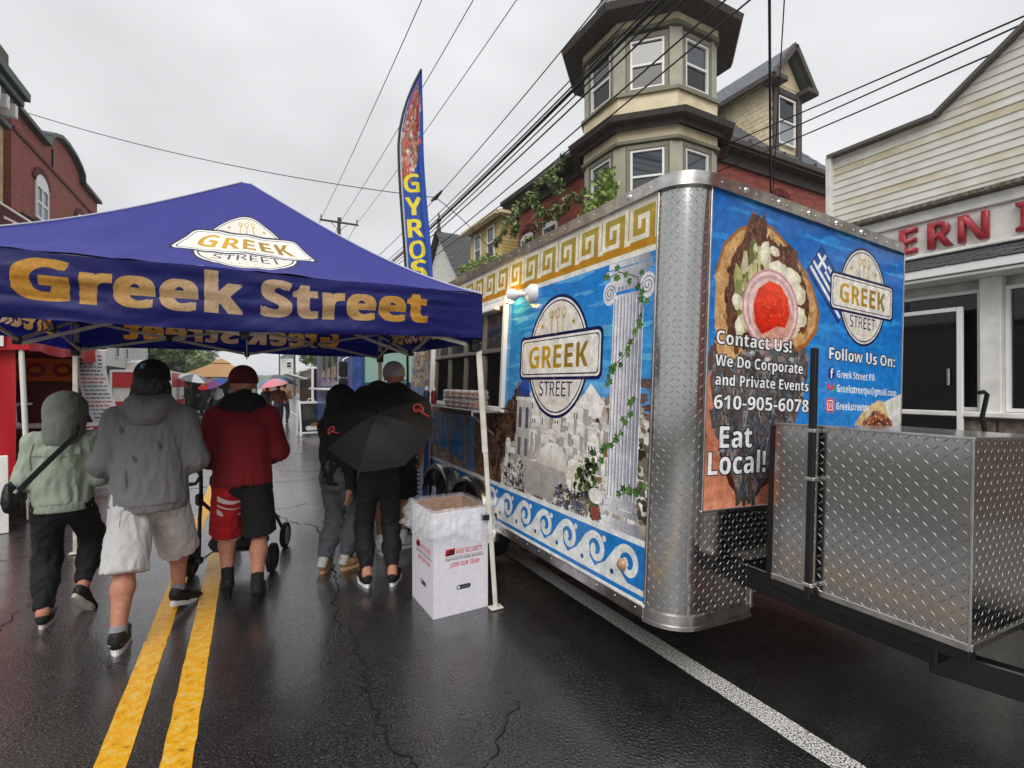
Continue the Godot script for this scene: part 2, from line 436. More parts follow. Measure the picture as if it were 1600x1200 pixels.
func palette():
	var bm := brick_maps()
	M.brick = mat(Color(1, 0.95, 0.93), 0.8); M.brick.albedo_texture = bm[0]; M.brick.heightmap_enabled = true; M.brick.heightmap_texture = bm[1]; M.brick.heightmap_scale = 0.6; tri_uv(M.brick, 0.58, true)
	M.dark_brick = M.brick.duplicate(); M.dark_brick.albedo_color = Color(0.72, 0.62, 0.62)
	M.white = mottled(Color(0.90, 0.90, 0.88), Color(0.82, 0.82, 0.80), 0.5, 0.02, 0.6)
	M.frame_white = mat(Color(0.9, 0.9, 0.9), 0.4)
	M.glass = mat(Color(0.20, 0.23, 0.25), 0.06); M.glass.metallic_specular = 0.9
	M.dark_glass = mat(Color(0.05, 0.055, 0.06), 0.05)
	M.blind = mat(Color(0.55, 0.57, 0.58), 0.35)
	M.olive = mottled(Color(0.50, 0.49, 0.41), Color(0.45, 0.44, 0.37), 0.6, 0.02, 0.5)
	M.sage = mottled(Color(0.68, 0.68, 0.61), Color(0.62, 0.62, 0.55), 0.6, 0.02, 0.5)
	M.cream = mottled(Color(0.88, 0.83, 0.70), Color(0.80, 0.74, 0.61), 0.6, 0.02, 0.5)
	M.brown = mottled(Color(0.30, 0.27, 0.25), Color(0.24, 0.21, 0.20), 0.6, 0.03, 0.8)
	M.slate = mottled(Color(0.50, 0.52, 0.55), Color(0.38, 0.40, 0.43), 0.32, 0.05, 1.5)
	M.shingle = mottled(Color(0.34, 0.35, 0.36), Color(0.25, 0.26, 0.27), 0.6, 0.08, 2.0)
	M.yellow_siding = mottled(Color(0.87, 0.78, 0.52), Color(0.80, 0.71, 0.46), 0.6, 0.02, 0.6)
	M.green_trim = mat(Color(0.16, 0.22, 0.19), 0.5)
	M.concrete = mottled(Color(0.52, 0.51, 0.50), Color(0.40, 0.39, 0.38), 0.45, 0.03, 0.7, 0.0, 0.15)
	M.stone = mottled(Color(0.55, 0.50, 0.44), Color(0.40, 0.36, 0.32), 0.8, 0.05, 0.6, 0.0, 0.6)
	M.black = mat(Color(0.05, 0.05, 0.055), 0.4)
	M.rubber = mat(Color(0.07, 0.07, 0.07), 0.75)
	M.steel = mat(Color(0.78, 0.78, 0.78), 0.28, 1.0)
	M.white_pole = mat(Color(0.86, 0.86, 0.84), 0.35)
	M.wire = mat(Color(0.06, 0.06, 0.065), 0.6)
	M.leaf = mat(Color(0.34, 0.47, 0.17), 0.5); M.leaf.backlight_enabled = true; M.leaf.backlight = Color(0.25, 0.3, 0.1); M.leaf.vertex_color_use_as_albedo = true; M.leaf.albedo_color = Color.WHITE
	M.bark = mottled(Color(0.36, 0.31, 0.26), Color(0.22, 0.18, 0.15), 0.9, 0.08, 1.5, 0.0, 0.5)
	M.far_wood = mottled(Color(0.42, 0.38, 0.34), Color(0.32, 0.28, 0.25), 0.8, 0.05, 0.8)

func street():
	var g := S(); face(g, [V3(-500, -0.02, 500), V3(500, -0.02, 500), V3(500, -0.02, -700), V3(-500, -0.02, -700)], Vector3.UP)
	struct("ground", g, mottled(Color(0.25, 0.27, 0.2), Color(0.2, 0.21, 0.17), 0.9, 0.01, 0.05))
	# wet asphalt: stones and pores as relief, damp and shining by turns
	var m := mat(Color.WHITE, 1.0); m.metallic_specular = 0.85
	m.albedo_texture = ntex(noise(FastNoiseLite.TYPE_SIMPLEX_SMOOTH, 0.22, 21, 4), 1024, [[0.2, 0.5, 0.72, 0.86, 0.93], [Color(0.07, 0.07, 0.075), Color(0.115, 0.115, 0.12), Color(0.16, 0.157, 0.155), Color(0.27, 0.265, 0.26), Color(0.44, 0.43, 0.42)]])
	m.roughness_texture = ntex(noise(FastNoiseLite.TYPE_SIMPLEX_SMOOTH, 0.007, 8, 4), 1024, [[0.28, 0.46, 0.62], [Color(0.08, 0.08, 0.08), Color(0.20, 0.20, 0.20), Color(0.36, 0.36, 0.36)]])
	m.roughness_texture_channel = BaseMaterial3D.TEXTURE_CHANNEL_RED
	var cell := noise(FastNoiseLite.TYPE_CELLULAR, 0.07, 6, 2); cell.cellular_return_type = FastNoiseLite.RETURN_DISTANCE2_SUB
	m.clearcoat_enabled = true; m.clearcoat = 1.0; m.clearcoat_roughness = 0.2; m.heightmap_enabled = true; m.heightmap_scale = 0.8; m.heightmap_texture = ntex(cell, 2048); m.uv1_scale = Vector3(1 / 3.3, 1 / 3.3, 1)
	m.vertex_color_use_as_albedo = true
	M.asphalt = m
	var road := S(0); var n := noise(FastNoiseLite.TYPE_SIMPLEX_SMOOTH, 0.35, 2, 3)
	var zs := []; var z := 14.0
	while z > -260.0:
		zs.append(z); z -= 0.4 if z > -14.0 else 4.0
	for i in zs.size() - 1:
		for j in 26:
			var x0 := -5.4 + j * 0.4; var q := [V3(x0, 0, zs[i]), V3(x0 + 0.4, 0, zs[i]), V3(x0 + 0.4, 0, zs[i + 1]), V3(x0, 0, zs[i + 1])]
			for k in [0, 2, 1, 0, 3, 2]:
				var v: float = 1.0 + 0.35 * n.get_noise_2d(q[k].x, q[k].z * 0.5)
				road.set_color(Color(v, v * 0.985, v * 0.97)); road.set_uv(Vector2(q[k].x, q[k].z)); road.add_vertex(q[k])
	var rd = struct("road", road, m)
	# paint
	var ym := mat(Color.WHITE, 0.38)
	ym.albedo_texture = ntex(noise(FastNoiseLite.TYPE_SIMPLEX_SMOOTH, 0.05, 31, 6), 1024, [[0.06, 0.12, 0.26, 0.55, 0.75], [Color(0.16, 0.14, 0.10), Color(0.62, 0.45, 0.12), Color(0.86, 0.62, 0.10), Color(0.90, 0.66, 0.12), Color(0.86, 0.72, 0.36)]])
	ym.heightmap_enabled = true; ym.heightmap_texture = m.heightmap_texture; ym.heightmap_scale = 0.28; ym.uv1_scale = Vector3(1 / 3.3, 1 / 3.3, 1)
	var wm := ym.duplicate(); var wn := noise(FastNoiseLite.TYPE_SIMPLEX_SMOOTH, 0.14, 12, 4)
	wm.albedo_texture = ntex(wn, 2048, [[0.37, 0.43, 0.49], [Color(0.12, 0.12, 0.12), Color(0.55, 0.55, 0.54), Color(0.88, 0.88, 0.86)]])
	for e in [[-0.53, 0.062, ym, "yellow_line"], [-0.28, 0.062, ym, "yellow_line"], [2.275, 0.068, wm, "white_line"]]:
		var l := S(0); var r := RandomNumberGenerator.new(); r.seed = int(e[0] * 100)
		var pl := Vector3.ZERO; var pr := Vector3.ZERO; var zz := 6.0
		while zz > -150.0:
			var a := V3(e[0] - e[1] + r.randf_range(-0.003, 0.003), 0.004, zz); var b := V3(e[0] + e[1] + r.randf_range(-0.003, 0.003), 0.004, zz)
			if pl != Vector3.ZERO: face_uv(l, [pl, pr, b, a], [Vector2(pl.x, pl.z), Vector2(pr.x, pr.z), Vector2(b.x, b.z), Vector2(a.x, a.z)], Vector3.UP)
			pl = a; pr = b; zz -= 0.08 if zz > -10.0 else 2.0
		struct(e[3], l, e[2])
	# cracks in the road
	var cm := mat(Color(0.02, 0.02, 0.02), 0.9)
	for c in [[[1.12, -8.43, 0.74, -5.73, 0.68, -4.77, 0.61, -4.03, 0.54, -3.68, 0.59, -3.25, 0.58, -2.81, 0.56, -2.46, 0.58, -2.25, 0.61, -2.06, 0.66, -1.6], 0.0075, 3], [[1.24, -2.23, 1.05, -2.09, 0.9, -1.91, 0.86, -1.6], 0.005, 4], [[0.1, -7.3, 0.22, -7.09, 0.44, -6.46, 0.66, -6.13, 0.7, -5.68, 0.77, -5.44, 1.23, -5.1], 0.008, 5], [[-1.7, -4.2, -1.48, -4.53, -1.48, -4.84, -1.44, -5.06], 0.007, 6], [[0.25, -7.2, 0.5, -7.2, 0.72, -7.4], 0.007, 7], [[-4.8, -5.6, -2.6, -6.2, -1.4, -6.4, -0.9, -6.6], 0.008, 8], [[-4.2, -8.9, -1.2, -9.3, 1.9, -9.1], 0.012, 9], [[0.5, -10.4, 1.2, -9.9, 1.5, -12.5], 0.012, 10]]:
		var st := S(); var r := RandomNumberGenerator.new(); r.seed = c[2]; var nn := noise(FastNoiseLite.TYPE_SIMPLEX, 5.0, c[2], 4); var last := []; var run := 0.0; var pts := V2(c[0])
		for i in pts.size() - 1:
			var a: Vector2 = pts[i]; var b: Vector2 = pts[i + 1]; var k := maxi(2, int((b - a).length() / 0.025)); var side := (b - a).orthogonal().normalized()
			for m2 in k:
				var f := float(m2) / k; var p := a.lerp(b, f) + side * nn.get_noise_1d(run) * 0.05; run += (b - a).length() / k; var w: float = c[1] * (0.25 + 0.9 * r.randf())
				var now := [V3(p.x - side.x * w, 0.0025, p.y - side.y * w), V3(p.x + side.x * w, 0.0025, p.y + side.y * w)]
				if last: face(st, [last[0], last[1], now[1], now[0]], Vector3.UP)
				last = now
		obj("crack", st, cm, rd)
	# a patch of newer asphalt, kerbs and pavements
	for s in [-1.0, 1.0]:
		var xk := -5.4 if s < 0 else 5.0; var xf := -8.0 if s < 0 else 7.5
		struct("kerb", box(V3(xk + s * 0.075, 0.045, -123), V3(0.15, 0.17, 274), 0.012), M.concrete)
		var pv = struct("pavement", box(V3((xk + xf) / 2 + s * 0.3, 0.04, -123), V3(absf(xf - xk) + 0.3, 0.16, 274)), M.concrete)
		for i in 26:
			obj("paving_slab", box(V3((xk + xf) / 2 + s * 0.08, 0.1235, 8.0 - i * 1.5), V3(absf(xf - xk) - 0.2, 0.012, 1.485), 0.004), M.concrete, pv)

# ---------------------------------------------------------------- building pieces
func window(parent, xf: Transform3D, w: float, h: float, fm, gm, arch = 0.0, bar = 0.05, cols = 1) -> MeshInstance3D:
	# origin at the middle of the sill, x along the wall, z out of it
	var st := S(); var b = bar
	bx(st, xf * V3(-w / 2 + b / 2, h / 2, 0.03), V3(b, h, 0.06), 0.0, xf.basis); bx(st, xf * V3(w / 2 - b / 2, h / 2, 0.03), V3(b, h, 0.06), 0.0, xf.basis)
	bx(st, xf * V3(0, b / 2, 0.032), V3(w - 0.002, b, 0.07), 0.0, xf.basis); bx(st, xf * V3(0, h - b / 2, 0.03), V3(w - 2 * b, b, 0.058), 0.0, xf.basis)
	if arch > 0.0:
		var p := [Vector2(w / 2, 0)]
		for i in 9: p.append(Vector2(w / 2 * cos(PI * i / 8.0), 0.001 + arch * sin(PI * i / 8.0)))
		p.append(Vector2(-w / 2, 0)); prism(st, p.slice(1, 10), 0.0, 0.05, xf * Transform3D(Basis(), V3(0, h, 0)))
	var o := obj("window", st, fm, parent)
	for i in cols:
		var pw = (w - 2 * b) / cols; var px = -w / 2 + b + pw * (i + 0.5)
		obj("pane", box(xf * V3(px, h * 0.75 - b * 0.25, 0.014), V3(pw - 0.004, h / 2 - b, 0.008), 0.0, xf.basis), gm[0], o)
		obj("pane", box(xf * V3(px, h * 0.25 + b * 0.25, 0.010), V3(pw - 0.004, h / 2 - b, 0.008), 0.0, xf.basis), gm[1], o)
		if i > 0: obj("mullion", box(xf * V3(px - pw / 2, h / 2, 0.032), V3(b, h - 2 * b, 0.05), 0.0, xf.basis), fm, o)
	obj("meeting_rail", box(xf * V3(0, h / 2, 0.028), V3(w - 2 * b, b * 0.9, 0.045), 0.0, xf.basis), fm, o)
	return o
func clapboards(parent, xf: Transform3D, y0: float, y1: float, step: float, span: Callable, m, singly = true, called = "siding_board"):
	# xf: x along the wall, z out; span(y) gives the reach in x at that height
	var all := S(); var y := y0
	while y < y1 - 0.01:
		var st := S() if singly else all; var t := minf(y + step, y1)
		var a: Array = span.call(y); var b: Array = span.call(t - 0.003)
		if a.size() and b.size():
			var p := [xf * V3(a[0], y, 0.004), xf * V3(a[1], y, 0.004), xf * V3(b[1], t, 0.004), xf * V3(b[0], t, 0.004), xf * V3(a[0], y, 0.022), xf * V3(a[1], y, 0.022), xf * V3(b[1], t, 0.008), xf * V3(b[0], t, 0.008)]
			face(st, [p[4], p[5], p[6], p[7]], xf.basis.z); face(st, [p[0], p[1], p[5], p[4]], -xf.basis.y); face(st, [p[3], p[2], p[6], p[7]], xf.basis.y)
			face(st, [p[0], p[4], p[7], p[3]], -xf.basis.x); face(st, [p[1], p[5], p[6], p[2]], xf.basis.x)
			if singly: obj(called, st, m[randi() % m.size()] if m is Array else m, parent)
		y += step
	if not singly: metas(obj(called, all, m[0] if m is Array else m, parent), "", "", "", "stuff")
func scales(parent, xf: Transform3D, w: float, h: float, sw: float, sh: float, m, called, inside = null):   # rows of overlapping shingles as real pieces, joined
	var st := S(); var r := RandomNumberGenerator.new(); r.seed = 3
	for j in int(h / sh):
		for i in int(w / sw) + 1:
			var x := i * sw + (sw / 2 if j % 2 else 0.0); var y := j * sh
			if x + sw > w + sw * 0.5 or (inside and not inside.call(x, y)): continue
			var t := r.randf_range(0.0, 0.006); bx(st, xf * V3(x + sw / 2, y + sh / 2 - 0.01, 0.012 + t), V3(sw * 0.94, sh * 1.15, 0.012), 0.0, xf.basis * Basis(Vector3.RIGHT, -0.07))
	metas(obj(called, st, m, parent), "", "", "", "stuff")

func tavern():
	var X := 7.5
	var t := thing("tavern_building", "cream clapboard tavern front with red raised letters, on the right beyond the food trailer", "building")
	obj("wall", box(V3(X + 3.1, 2.5, -0.4), V3(6.0, 5.0, 7.35)), M.white, t)
	var xf := on(V3(X + 0.09, 0, 0), Vector3.BACK); xf.basis = Basis(Vector3.BACK, Vector3.UP, Vector3.LEFT)   # x runs towards the viewer, z faces the street
	var out := [Vector2(-4.08, 3.9), Vector2(3.25, 3.9), Vector2(3.25, 5.0), Vector2(2.0, 5.0), Vector2(-0.4, 6.85), Vector2(-2.85, 5.0), Vector2(-4.08, 5.0)]
	obj("gable_wall", slab(out, -0.3, 0.0, xf), M.white, t)
	var tones := [mottled(Color(0.85, 0.85, 0.82), Color(0.79, 0.78, 0.73), 0.55, 0.012, 0.7), mottled(Color(0.84, 0.84, 0.81), Color(0.80, 0.79, 0.74), 0.55, 0.012, 0.8), mottled(Color(0.84, 0.83, 0.79), Color(0.74, 0.70, 0.58), 0.55, 0.008, 0.7)]
	seed(4)
	clapboards(t, xf, 3.93, 6.8, 0.1, func(y): return [-4.08, 3.25] if y < 5.0 else [-0.4 - (6.85 - y) * 1.325, -0.4 + (6.85 - y) * 1.297], tones)
	obj("corner_trim", box(V3(X + 0.05, 4.46, -4.11), V3(0.12, 1.1, 0.07), 0.005), M.white, t)
	var gm := mat(Color(0.35, 0.33, 0.31), 0.6)
	var cap := S(); beam(cap, V3(X + 0.04, 5.015, -4.12), V3(X + 0.04, 5.015, -2.85), 0.14, 0.045); beam(cap, V3(X + 0.04, 5.015, -2.85), V3(X + 0.04, 6.87, -0.4), 0.14, 0.045); beam(cap, V3(X + 0.04, 6.87, -0.4), V3(X + 0.04, 5.015, 2.05), 0.14, 0.045)
	obj("roof_edge", cap, gm, t)
	obj("drip_ledge", box(V3(X - 0.03, 3.875, -0.42), V3(0.3, 0.06, 7.4), 0.01), mottled(Color(0.5, 0.47, 0.40), Color(0.30, 0.28, 0.24), 0.7, 0.05, 1.2), t)
	obj("fascia", box(V3(X, 3.77, -0.42), V3(0.16, 0.14, 7.36), 0.01), M.white, t)
	var band := obj("sign_band", box(V3(X + 0.03, 3.48, -0.42), V3(0.1, 0.44, 7.34)), M.white, t)
	for i in 14: obj("sign_panel", box(V3(X - 0.025, 3.48, -3.85 + i * 0.52), V3(0.012, 0.42, 0.505), 0.003), M.white, band)
	obj("sign_ledge", box(V3(X - 0.02, 3.262, -0.42), V3(0.2, 0.04, 7.36), 0.008), M.white, t)
	var red := mottled(Color(0.70, 0.20, 0.25), Color(0.60, 0.15, 0.20), 0.35, 0.03, 2.0)
	for e in [["E", -3.195], ["R", -2.895], ["N", -2.6], ["I", -2.075]]:
		var st := S(0); st.append_from(letters(e[0], 0.32, true, 0.07), 0, xf.translated_local(Vector3(e[1] - 0.03, 3.335 - baseline(0.32, true, "Droid Sans"), 0.155)))
		obj("sign_letter", st, red, t)
	var awn := S()
	face(awn, [V3(X + 0.0, 3.245, -4.1), V3(X + 0.0, 3.245, 3.25), V3(X - 0.42, 3.03, 3.25), V3(X - 0.42, 3.03, -4.1)], V3(-1, 1, 0))
	var rf = obj("shingled_awning", awn, M.shingle, t)
	scales(rf, Transform3D(Basis(Vector3.BACK, V3(0.89, 0.456, 0).normalized(), V3(-0.456, 0.89, 0)), V3(X - 0.44, 3.02, -4.1)), 7.3, 0.46, 0.22, 0.075, M.shingle, "shingles")
	obj("awning_fascia", box(V3(X - 0.43, 2.975, -0.42), V3(0.04, 0.1, 7.4), 0.006), M.frame_white, t)
	obj("soffit", box(V3(X - 0.2, 2.9, -0.42), V3(0.44, 0.03, 7.38)), M.white, t)
	for z in [-4.0, -2.3, -0.9, 0.5, 1.9]: obj("column", box(V3(X - 0.02, 2.1, z), V3(0.18, 1.57, 0.19), 0.012), M.white, t)
	for i in 4:
		var z0 := -3.9 + (i * 1.42 if i else 0.0); var w := 1.5 if i == 0 else 1.2
		if i > 0: z0 = -2.2 + (i - 1) * 1.4
		var f := S(); for e in [[0.02, w], [w - 0.02, w]]: bx(f, V3(X + 0.02, 2.06, z0 + e[0]), V3(0.06, 1.42, 0.04))
		bx(f, V3(X + 0.02, 2.75, z0 + w / 2), V3(0.06, 0.04, w - 0.08)); bx(f, V3(X + 0.02, 1.37, z0 + w / 2), V3(0.06, 0.04, w - 0.08))
		var wd = obj("shop_window", f, M.frame_white, t)
		obj("pane", box(V3(X + 0.045, 2.06, z0 + w / 2), V3(0.01, 1.34, w - 0.08)), M.dark_glass, wd)
	obj("window_sill", box(V3(X - 0.05, 1.315, -0.42), V3(0.26, 0.06, 7.3), 0.01), M.white, t)
	var base = obj("stone_base", box(V3(X + 0.04, 0.7, -0.42), V3(0.12, 1.18, 7.36)), M.concrete, t)
	var r := RandomNumberGenerator.new(); r.seed = 8
	for j in 5:
		var z := -4.08
		while z < 3.0:
			var w := r.randf_range(0.3, 0.55)
			obj("stone", box(V3(X - 0.035, 0.24 + j * 0.225, z + w / 2), V3(0.05 + r.randf() * 0.03, 0.21, w - 0.015), 0.015), M.stone, base); z += w
	# the glazed door that stands open in front
	var d := S(); var dx := X - 0.16
	for e in [[V3(dx, 1.72, -2.545), V3(0.05, 1.7, 0.055)], [V3(dx, 1.72, -3.33), V3(0.05, 1.7, 0.055)], [V3(dx, 2.545, -2.94), V3(0.05, 0.05, 0.73)], [V3(dx, 0.9, -2.94), V3(0.05, 0.1, 0.73)]]: bx(d, e[0], e[1], 0.006)
	var door = metas(obj("door", d, M.frame_white, t), "white framed dark glass door")
	obj("door_glass", box(V3(dx + 0.005, 1.72, -2.94), V3(0.012, 1.6, 0.73)), M.dark_glass, door)
	obj("handle", box(V3(dx - 0.045, 1.75, -2.64), V3(0.03, 0.2, 0.03), 0.008), M.steel, door)
	var st := S(); bx(st, V3(X - 0.45, 0.36, -2.9), V3(0.7, 0.5, 1.3), 0.01); bx(st, V3(X - 0.95, 0.24, -2.9), V3(0.3, 0.25, 1.3), 0.01)
	obj("door_steps", st, M.concrete, t)
	single("handrail", pipe([V3(6.5, 0.12, -2.0), V3(6.5, 0.98, -2.0), V3(6.44, 1.1, -2.03), V3(6.43, 1.33, -2.06), V3(6.425, 1.56, -2.02), V3(6.40, 1.585, -2.04), V3(6.36, 1.575, -2.06)], 0.021, 10), M.black, "black iron handrail post with a bent end beside the tavern steps", "handrail")

func octagon(c: Vector2, r: float) -> Array:
	var p := []
	for i in 8: p.append(Vector2(c.x + r * cos(PI / 8 + i * PI / 4), c.y + r * sin(PI / 8 + i * PI / 4)))
	return p
func ring_wall(st, p: Array, y0: float, y1: float, q = null):   # walls over an outline in x, z; q: the outline at the top
	var t: Array = q if q else p; var mid := Vector2.ZERO
	for v in p: mid += v / p.size()
	for i in p.size():
		var j := (i + 1) % p.size(); var o: Vector2 = (p[i] + p[j]) / 2 - mid
		face(st, [V3(p[i].x, y0, p[i].y), V3(p[j].x, y0, p[j].y), V3(t[j].x, y1, t[j].y), V3(t[i].x, y1, t[i].y)], V3(o.x, 0.001, o.y))
func lid(st, p: Array, y: float, up: float):
	var a := []
	for v in p: a.append(V3(v.x, y, v.y))
	face(st, a, V3(0, up, 0))
func turret_house():
	var t := thing("turret_house", "red brick house with an eight-sided olive corner turret, behind the food trailer", "building")
	var w := S(); bx(w, V3(12.25, 4.0, -11.75), V3(8.1, 8.0, 6.1)); obj("wall", w, M.brick, t)
	var C := Vector2(7.95, -8.25)
	var o := octagon(C, 1.41)
	# turret, storey by storey
	var tw := S(); ring_wall(tw, o, 0.0, 8.95); obj("turret_wall", tw, M.olive, t)
	for v in o:
		var n: Vector2 = (v - C).normalized(); var bs := Basis(Vector3.UP, atan2(n.x, n.y))
		for e in [[8.14, 1.2], [5.8, 1.36]]: obj("corner_board", box(V3(v.x - n.x * 0.02, e[0], v.y - n.y * 0.02), V3(0.27, e[1], 0.12), 0.01, bs), M.sage, t)
	var bands := S()
	for e in [[1.50, 6.95, 7.46], [1.52, 8.83, 9.02], [1.50, 6.56, 6.78]]:
		ring_wall(bands, octagon(C, e[0]), e[1], e[2]); lid(bands, octagon(C, e[0]), e[2], 1); lid(bands, octagon(C, e[0]), e[1], -1)
	obj("cream_band", bands, M.cream, t)
	var sill := S()
	for e in [[1.56, 7.46, 7.53], [1.54, 8.75, 8.83], [1.55, 6.5, 6.56]]:
		ring_wall(sill, octagon(C, e[0]), e[1], e[2]); lid(sill, octagon(C, e[0]), e[2], 1); lid(sill, octagon(C, e[0]), e[1], -1)
	obj("band_moulding", sill, M.olive, t)
	for i in 8:
		var a: Vector2 = o[i]; var b: Vector2 = o[(i + 1) % 8]; var m := (a + b) / 2; var n := (m - C).normalized()
		if n.x > 0.6 or n.y < -0.5: continue
		var x := V3(b.x - a.x, 0, b.y - a.y).normalized(); var z := V3(n.x, 0, n.y); if x.cross(Vector3.UP).dot(z) < 0: x = -x
		for e in [[7.58, 1.0], [5.3, 1.08]]:
			var xf := Transform3D(Basis(x, Vector3.UP, z), V3(m.x + n.x * 0.004, e[0], m.y + n.y * 0.004))
			var cs := S(); for k in [-1, 1]: bx(cs, xf * V3(k * 0.37, e[1] / 2 + 0.03, 0.035), V3(0.08, e[1] + 0.1, 0.08), 0.006, xf.basis)
			bx(cs, xf * V3(0, e[1] + 0.05, 0.037), V3(0.82, 0.1, 0.09), 0.006, xf.basis); bx(cs, xf * V3(0, -0.015, 0.04), V3(0.82, 0.05, 0.1), 0.006, xf.basis)
			var wn = window(t, xf, 0.66, e[1], M.frame_white, [M.glass, M.dark_glass if e[0] > 7 else M.glass], 0.0, 0.045)
			obj("casing", cs, M.olive, wn)
	# eaves and steep cap
	var r1 := S()
	ring_wall(r1, octagon(C, 1.97), 8.98, 9.10, octagon(C, 2.02)); obj("eave_board", r1, M.brown, t)
	var sf := S(); lid(sf, octagon(C, 1.97), 8.98, -1); obj("turret_soffit", sf, M.brown, t)
	var cp := S(); ring_wall(cp, octagon(C, 2.02), 9.10, 9.55, octagon(C, 1.35)); ring_wall(cp, octagon(C, 1.35), 9.55, 12.2, octagon(C, 0.05))
	var cap = obj("turret_roof", cp, M.slate, t)
	var sk := S()
	for row in 11:
		var f := row / 11.0; var rr := lerpf(1.36, 0.3, f); var y := 9.58 + 2.5 * f
		for i in 8:
			var p := octagon(C, rr); var a: Vector2 = p[i]; var b: Vector2 = p[(i + 1) % 8]; var n: Vector2 = ((a + b) / 2 - C).normalized(); var k := maxi(1, int((b - a).length() / 0.2))
			for j in k:
				var q := a.lerp(b, (j + 0.5) / k); bx(sk, V3(q.x, y + 0.1, q.y), V3((b - a).length() / k * 0.94, 0.24, 0.02), 0.0, Basis(Vector3.UP, atan2(n.x, n.y)) * Basis(Vector3.RIGHT, -0.42))
	metas(obj("slates", sk, M.slate, cap), "", "", "", "stuff")
	var s2 := S(); ring_wall(s2, octagon(C, 1.82), 6.86, 6.96, octagon(C, 1.86)); ring_wall(s2, octagon(C, 1.86), 6.96, 7.02, octagon(C, 1.48)); lid(s2, octagon(C, 1.82), 6.86, -1); ring_wall(s2, octagon(C, 1.62), 6.74, 6.86)
	obj("skirt_roof", s2, M.brown, t)
	# main roof: one slope to the street, one to the viewer's side
	var rf := S()
	face(rf, [V3(7.75, 7.98, -8.35), V3(16.6, 7.98, -8.35), V3(16.6, 11.3, -11.6), V3(11.2, 11.3, -11.6)], V3(0, 1, 1)); face(rf, [V3(7.75, 7.98, -8.35), V3(11.2, 11.3, -11.6), V3(11.2, 11.3, -12.2), V3(7.75, 7.98, -15.1)], V3(-1, 1, 0))
	face(rf, [V3(7.75, 7.98, -15.1), V3(11.2, 11.3, -12.2), V3(16.6, 11.3, -12.2), V3(16.6, 7.98, -15.1)], V3(0, 1, -1))
	var roof = obj("roof", rf, M.slate, t)
	var u := V3(0, 3.32, -3.25).normalized()
	scales(roof, Transform3D(Basis(Vector3.RIGHT, u, Vector3.RIGHT.cross(u)), V3(9.0, 7.99, -8.36)), 7.4, 3.2, 0.26, 0.2, M.slate, "roof_slates")
	var gut := S(); beam(gut, V3(9.4, 7.93, -8.33), V3(16.6, 7.93, -8.33), 0.16, 0.16, 0.02); bx(gut, V3(13.0, 7.82, -8.52), V3(7.2, 0.05, 0.4)); bx(gut, V3(13.0, 7.66, -8.66), V3(7.2, 0.28, 0.1))
	beam(gut, V3(7.72, 7.93, -9.5), V3(7.72, 7.93, -15.1), 0.16, 0.16, 0.02); bx(gut, V3(7.95, 7.82, -12.3), V3(0.4, 0.05, 5.6)); bx(gut, V3(8.14, 7.66, -12.3), V3(0.1, 0.28, 5.6))
	obj("eaves", gut, M.brown, t)
	for i in 9: obj("snow_guard", box(V3(9.6 + i * 0.75, 8.22, -8.5), V3(0.05, 0.1, 0.08), 0.01), M.brown, roof)
	obj("downpipe", pipe([V3(9.55, 7.9, -8.4), V3(9.6, 7.7, -8.55), V3(9.6, 5.0, -8.62)], 0.05, 10), M.brown, t)
	for e in [[13.1, 5.65]]: brick_window(t, Transform3D(Basis(), V3(e[0] + 0.35, e[1], -8.7)), 0.95, 1.15)
	for z in [-12.7, -14.1]: brick_window(t, Transform3D(Basis(Vector3.BACK, Vector3.UP, Vector3.LEFT), V3(8.2, 5.6, z)), 0.8, 1.0)
	# dormer
	var d := S(); bx(d, V3(14.05, 9.35, -10.0), V3(1.3, 2.3, 2.2)); prism(d, V2([13.25, 10.55, 14.85, 10.55, 14.05, 11.5]), -8.92, -11.2)
	var dm = obj("dormer", d, M.cream, t)
	scales(dm, Transform3D(Basis(Vector3.BACK, Vector3.UP, Vector3.LEFT), V3(13.38, 8.5, -11.0)), 2.05, 2.05, 0.17, 0.14, M.cream, "fish_scale_shingles")
	var dr := S()
	for k in [-1.0, 1.0]: face(dr, [V3(14.05, 11.66, -8.6), V3(14.05 + k * 1.02, 10.5, -8.6), V3(14.05 + k * 1.02, 10.5, -11.4), V3(14.05, 11.66, -11.4)], V3(k, 1, 0))
	var dro = obj("dormer_roof", dr, M.slate, dm)
	scales(dro, Transform3D(Basis(Vector3.BACK, V3(1.02, 1.16, 0).normalized(), V3(-1.16, 1.02, 0).normalized()), V3(13.02, 10.5, -11.35)), 2.7, 1.5, 0.2, 0.15, M.slate, "slates")
	var bg := S()
	for k in [-1.0, 1.0]:
		beam(bg, V3(14.05, 11.6, -8.62), V3(14.05 + k * 1.0, 10.46, -8.62), 0.12, 0.16); bx(bg, V3(14.05 + k * 0.75, 10.42, -8.75), V3(0.5, 0.16, 0.5), 0.02); bx(bg, V3(14.05 + k * 0.56, 9.4, -8.86), V3(0.2, 1.9, 0.1), 0.01)
		beam(bg, V3(14.05 + k * 1.0, 10.46, -8.62), V3(14.05 + k * 1.0, 10.46, -11.2), 0.14, 0.14)
	bx(bg, V3(14.05, 10.3, -8.87), V3(1.0, 0.16, 0.09)); obj("dormer_trim", bg, M.brown, dm)
	var dw = window(t, Transform3D(Basis(), V3(14.0, 8.75, -8.885)), 0.82, 1.4, M.frame_white, [M.dark_glass, M.blind], 0.0, 0.05)
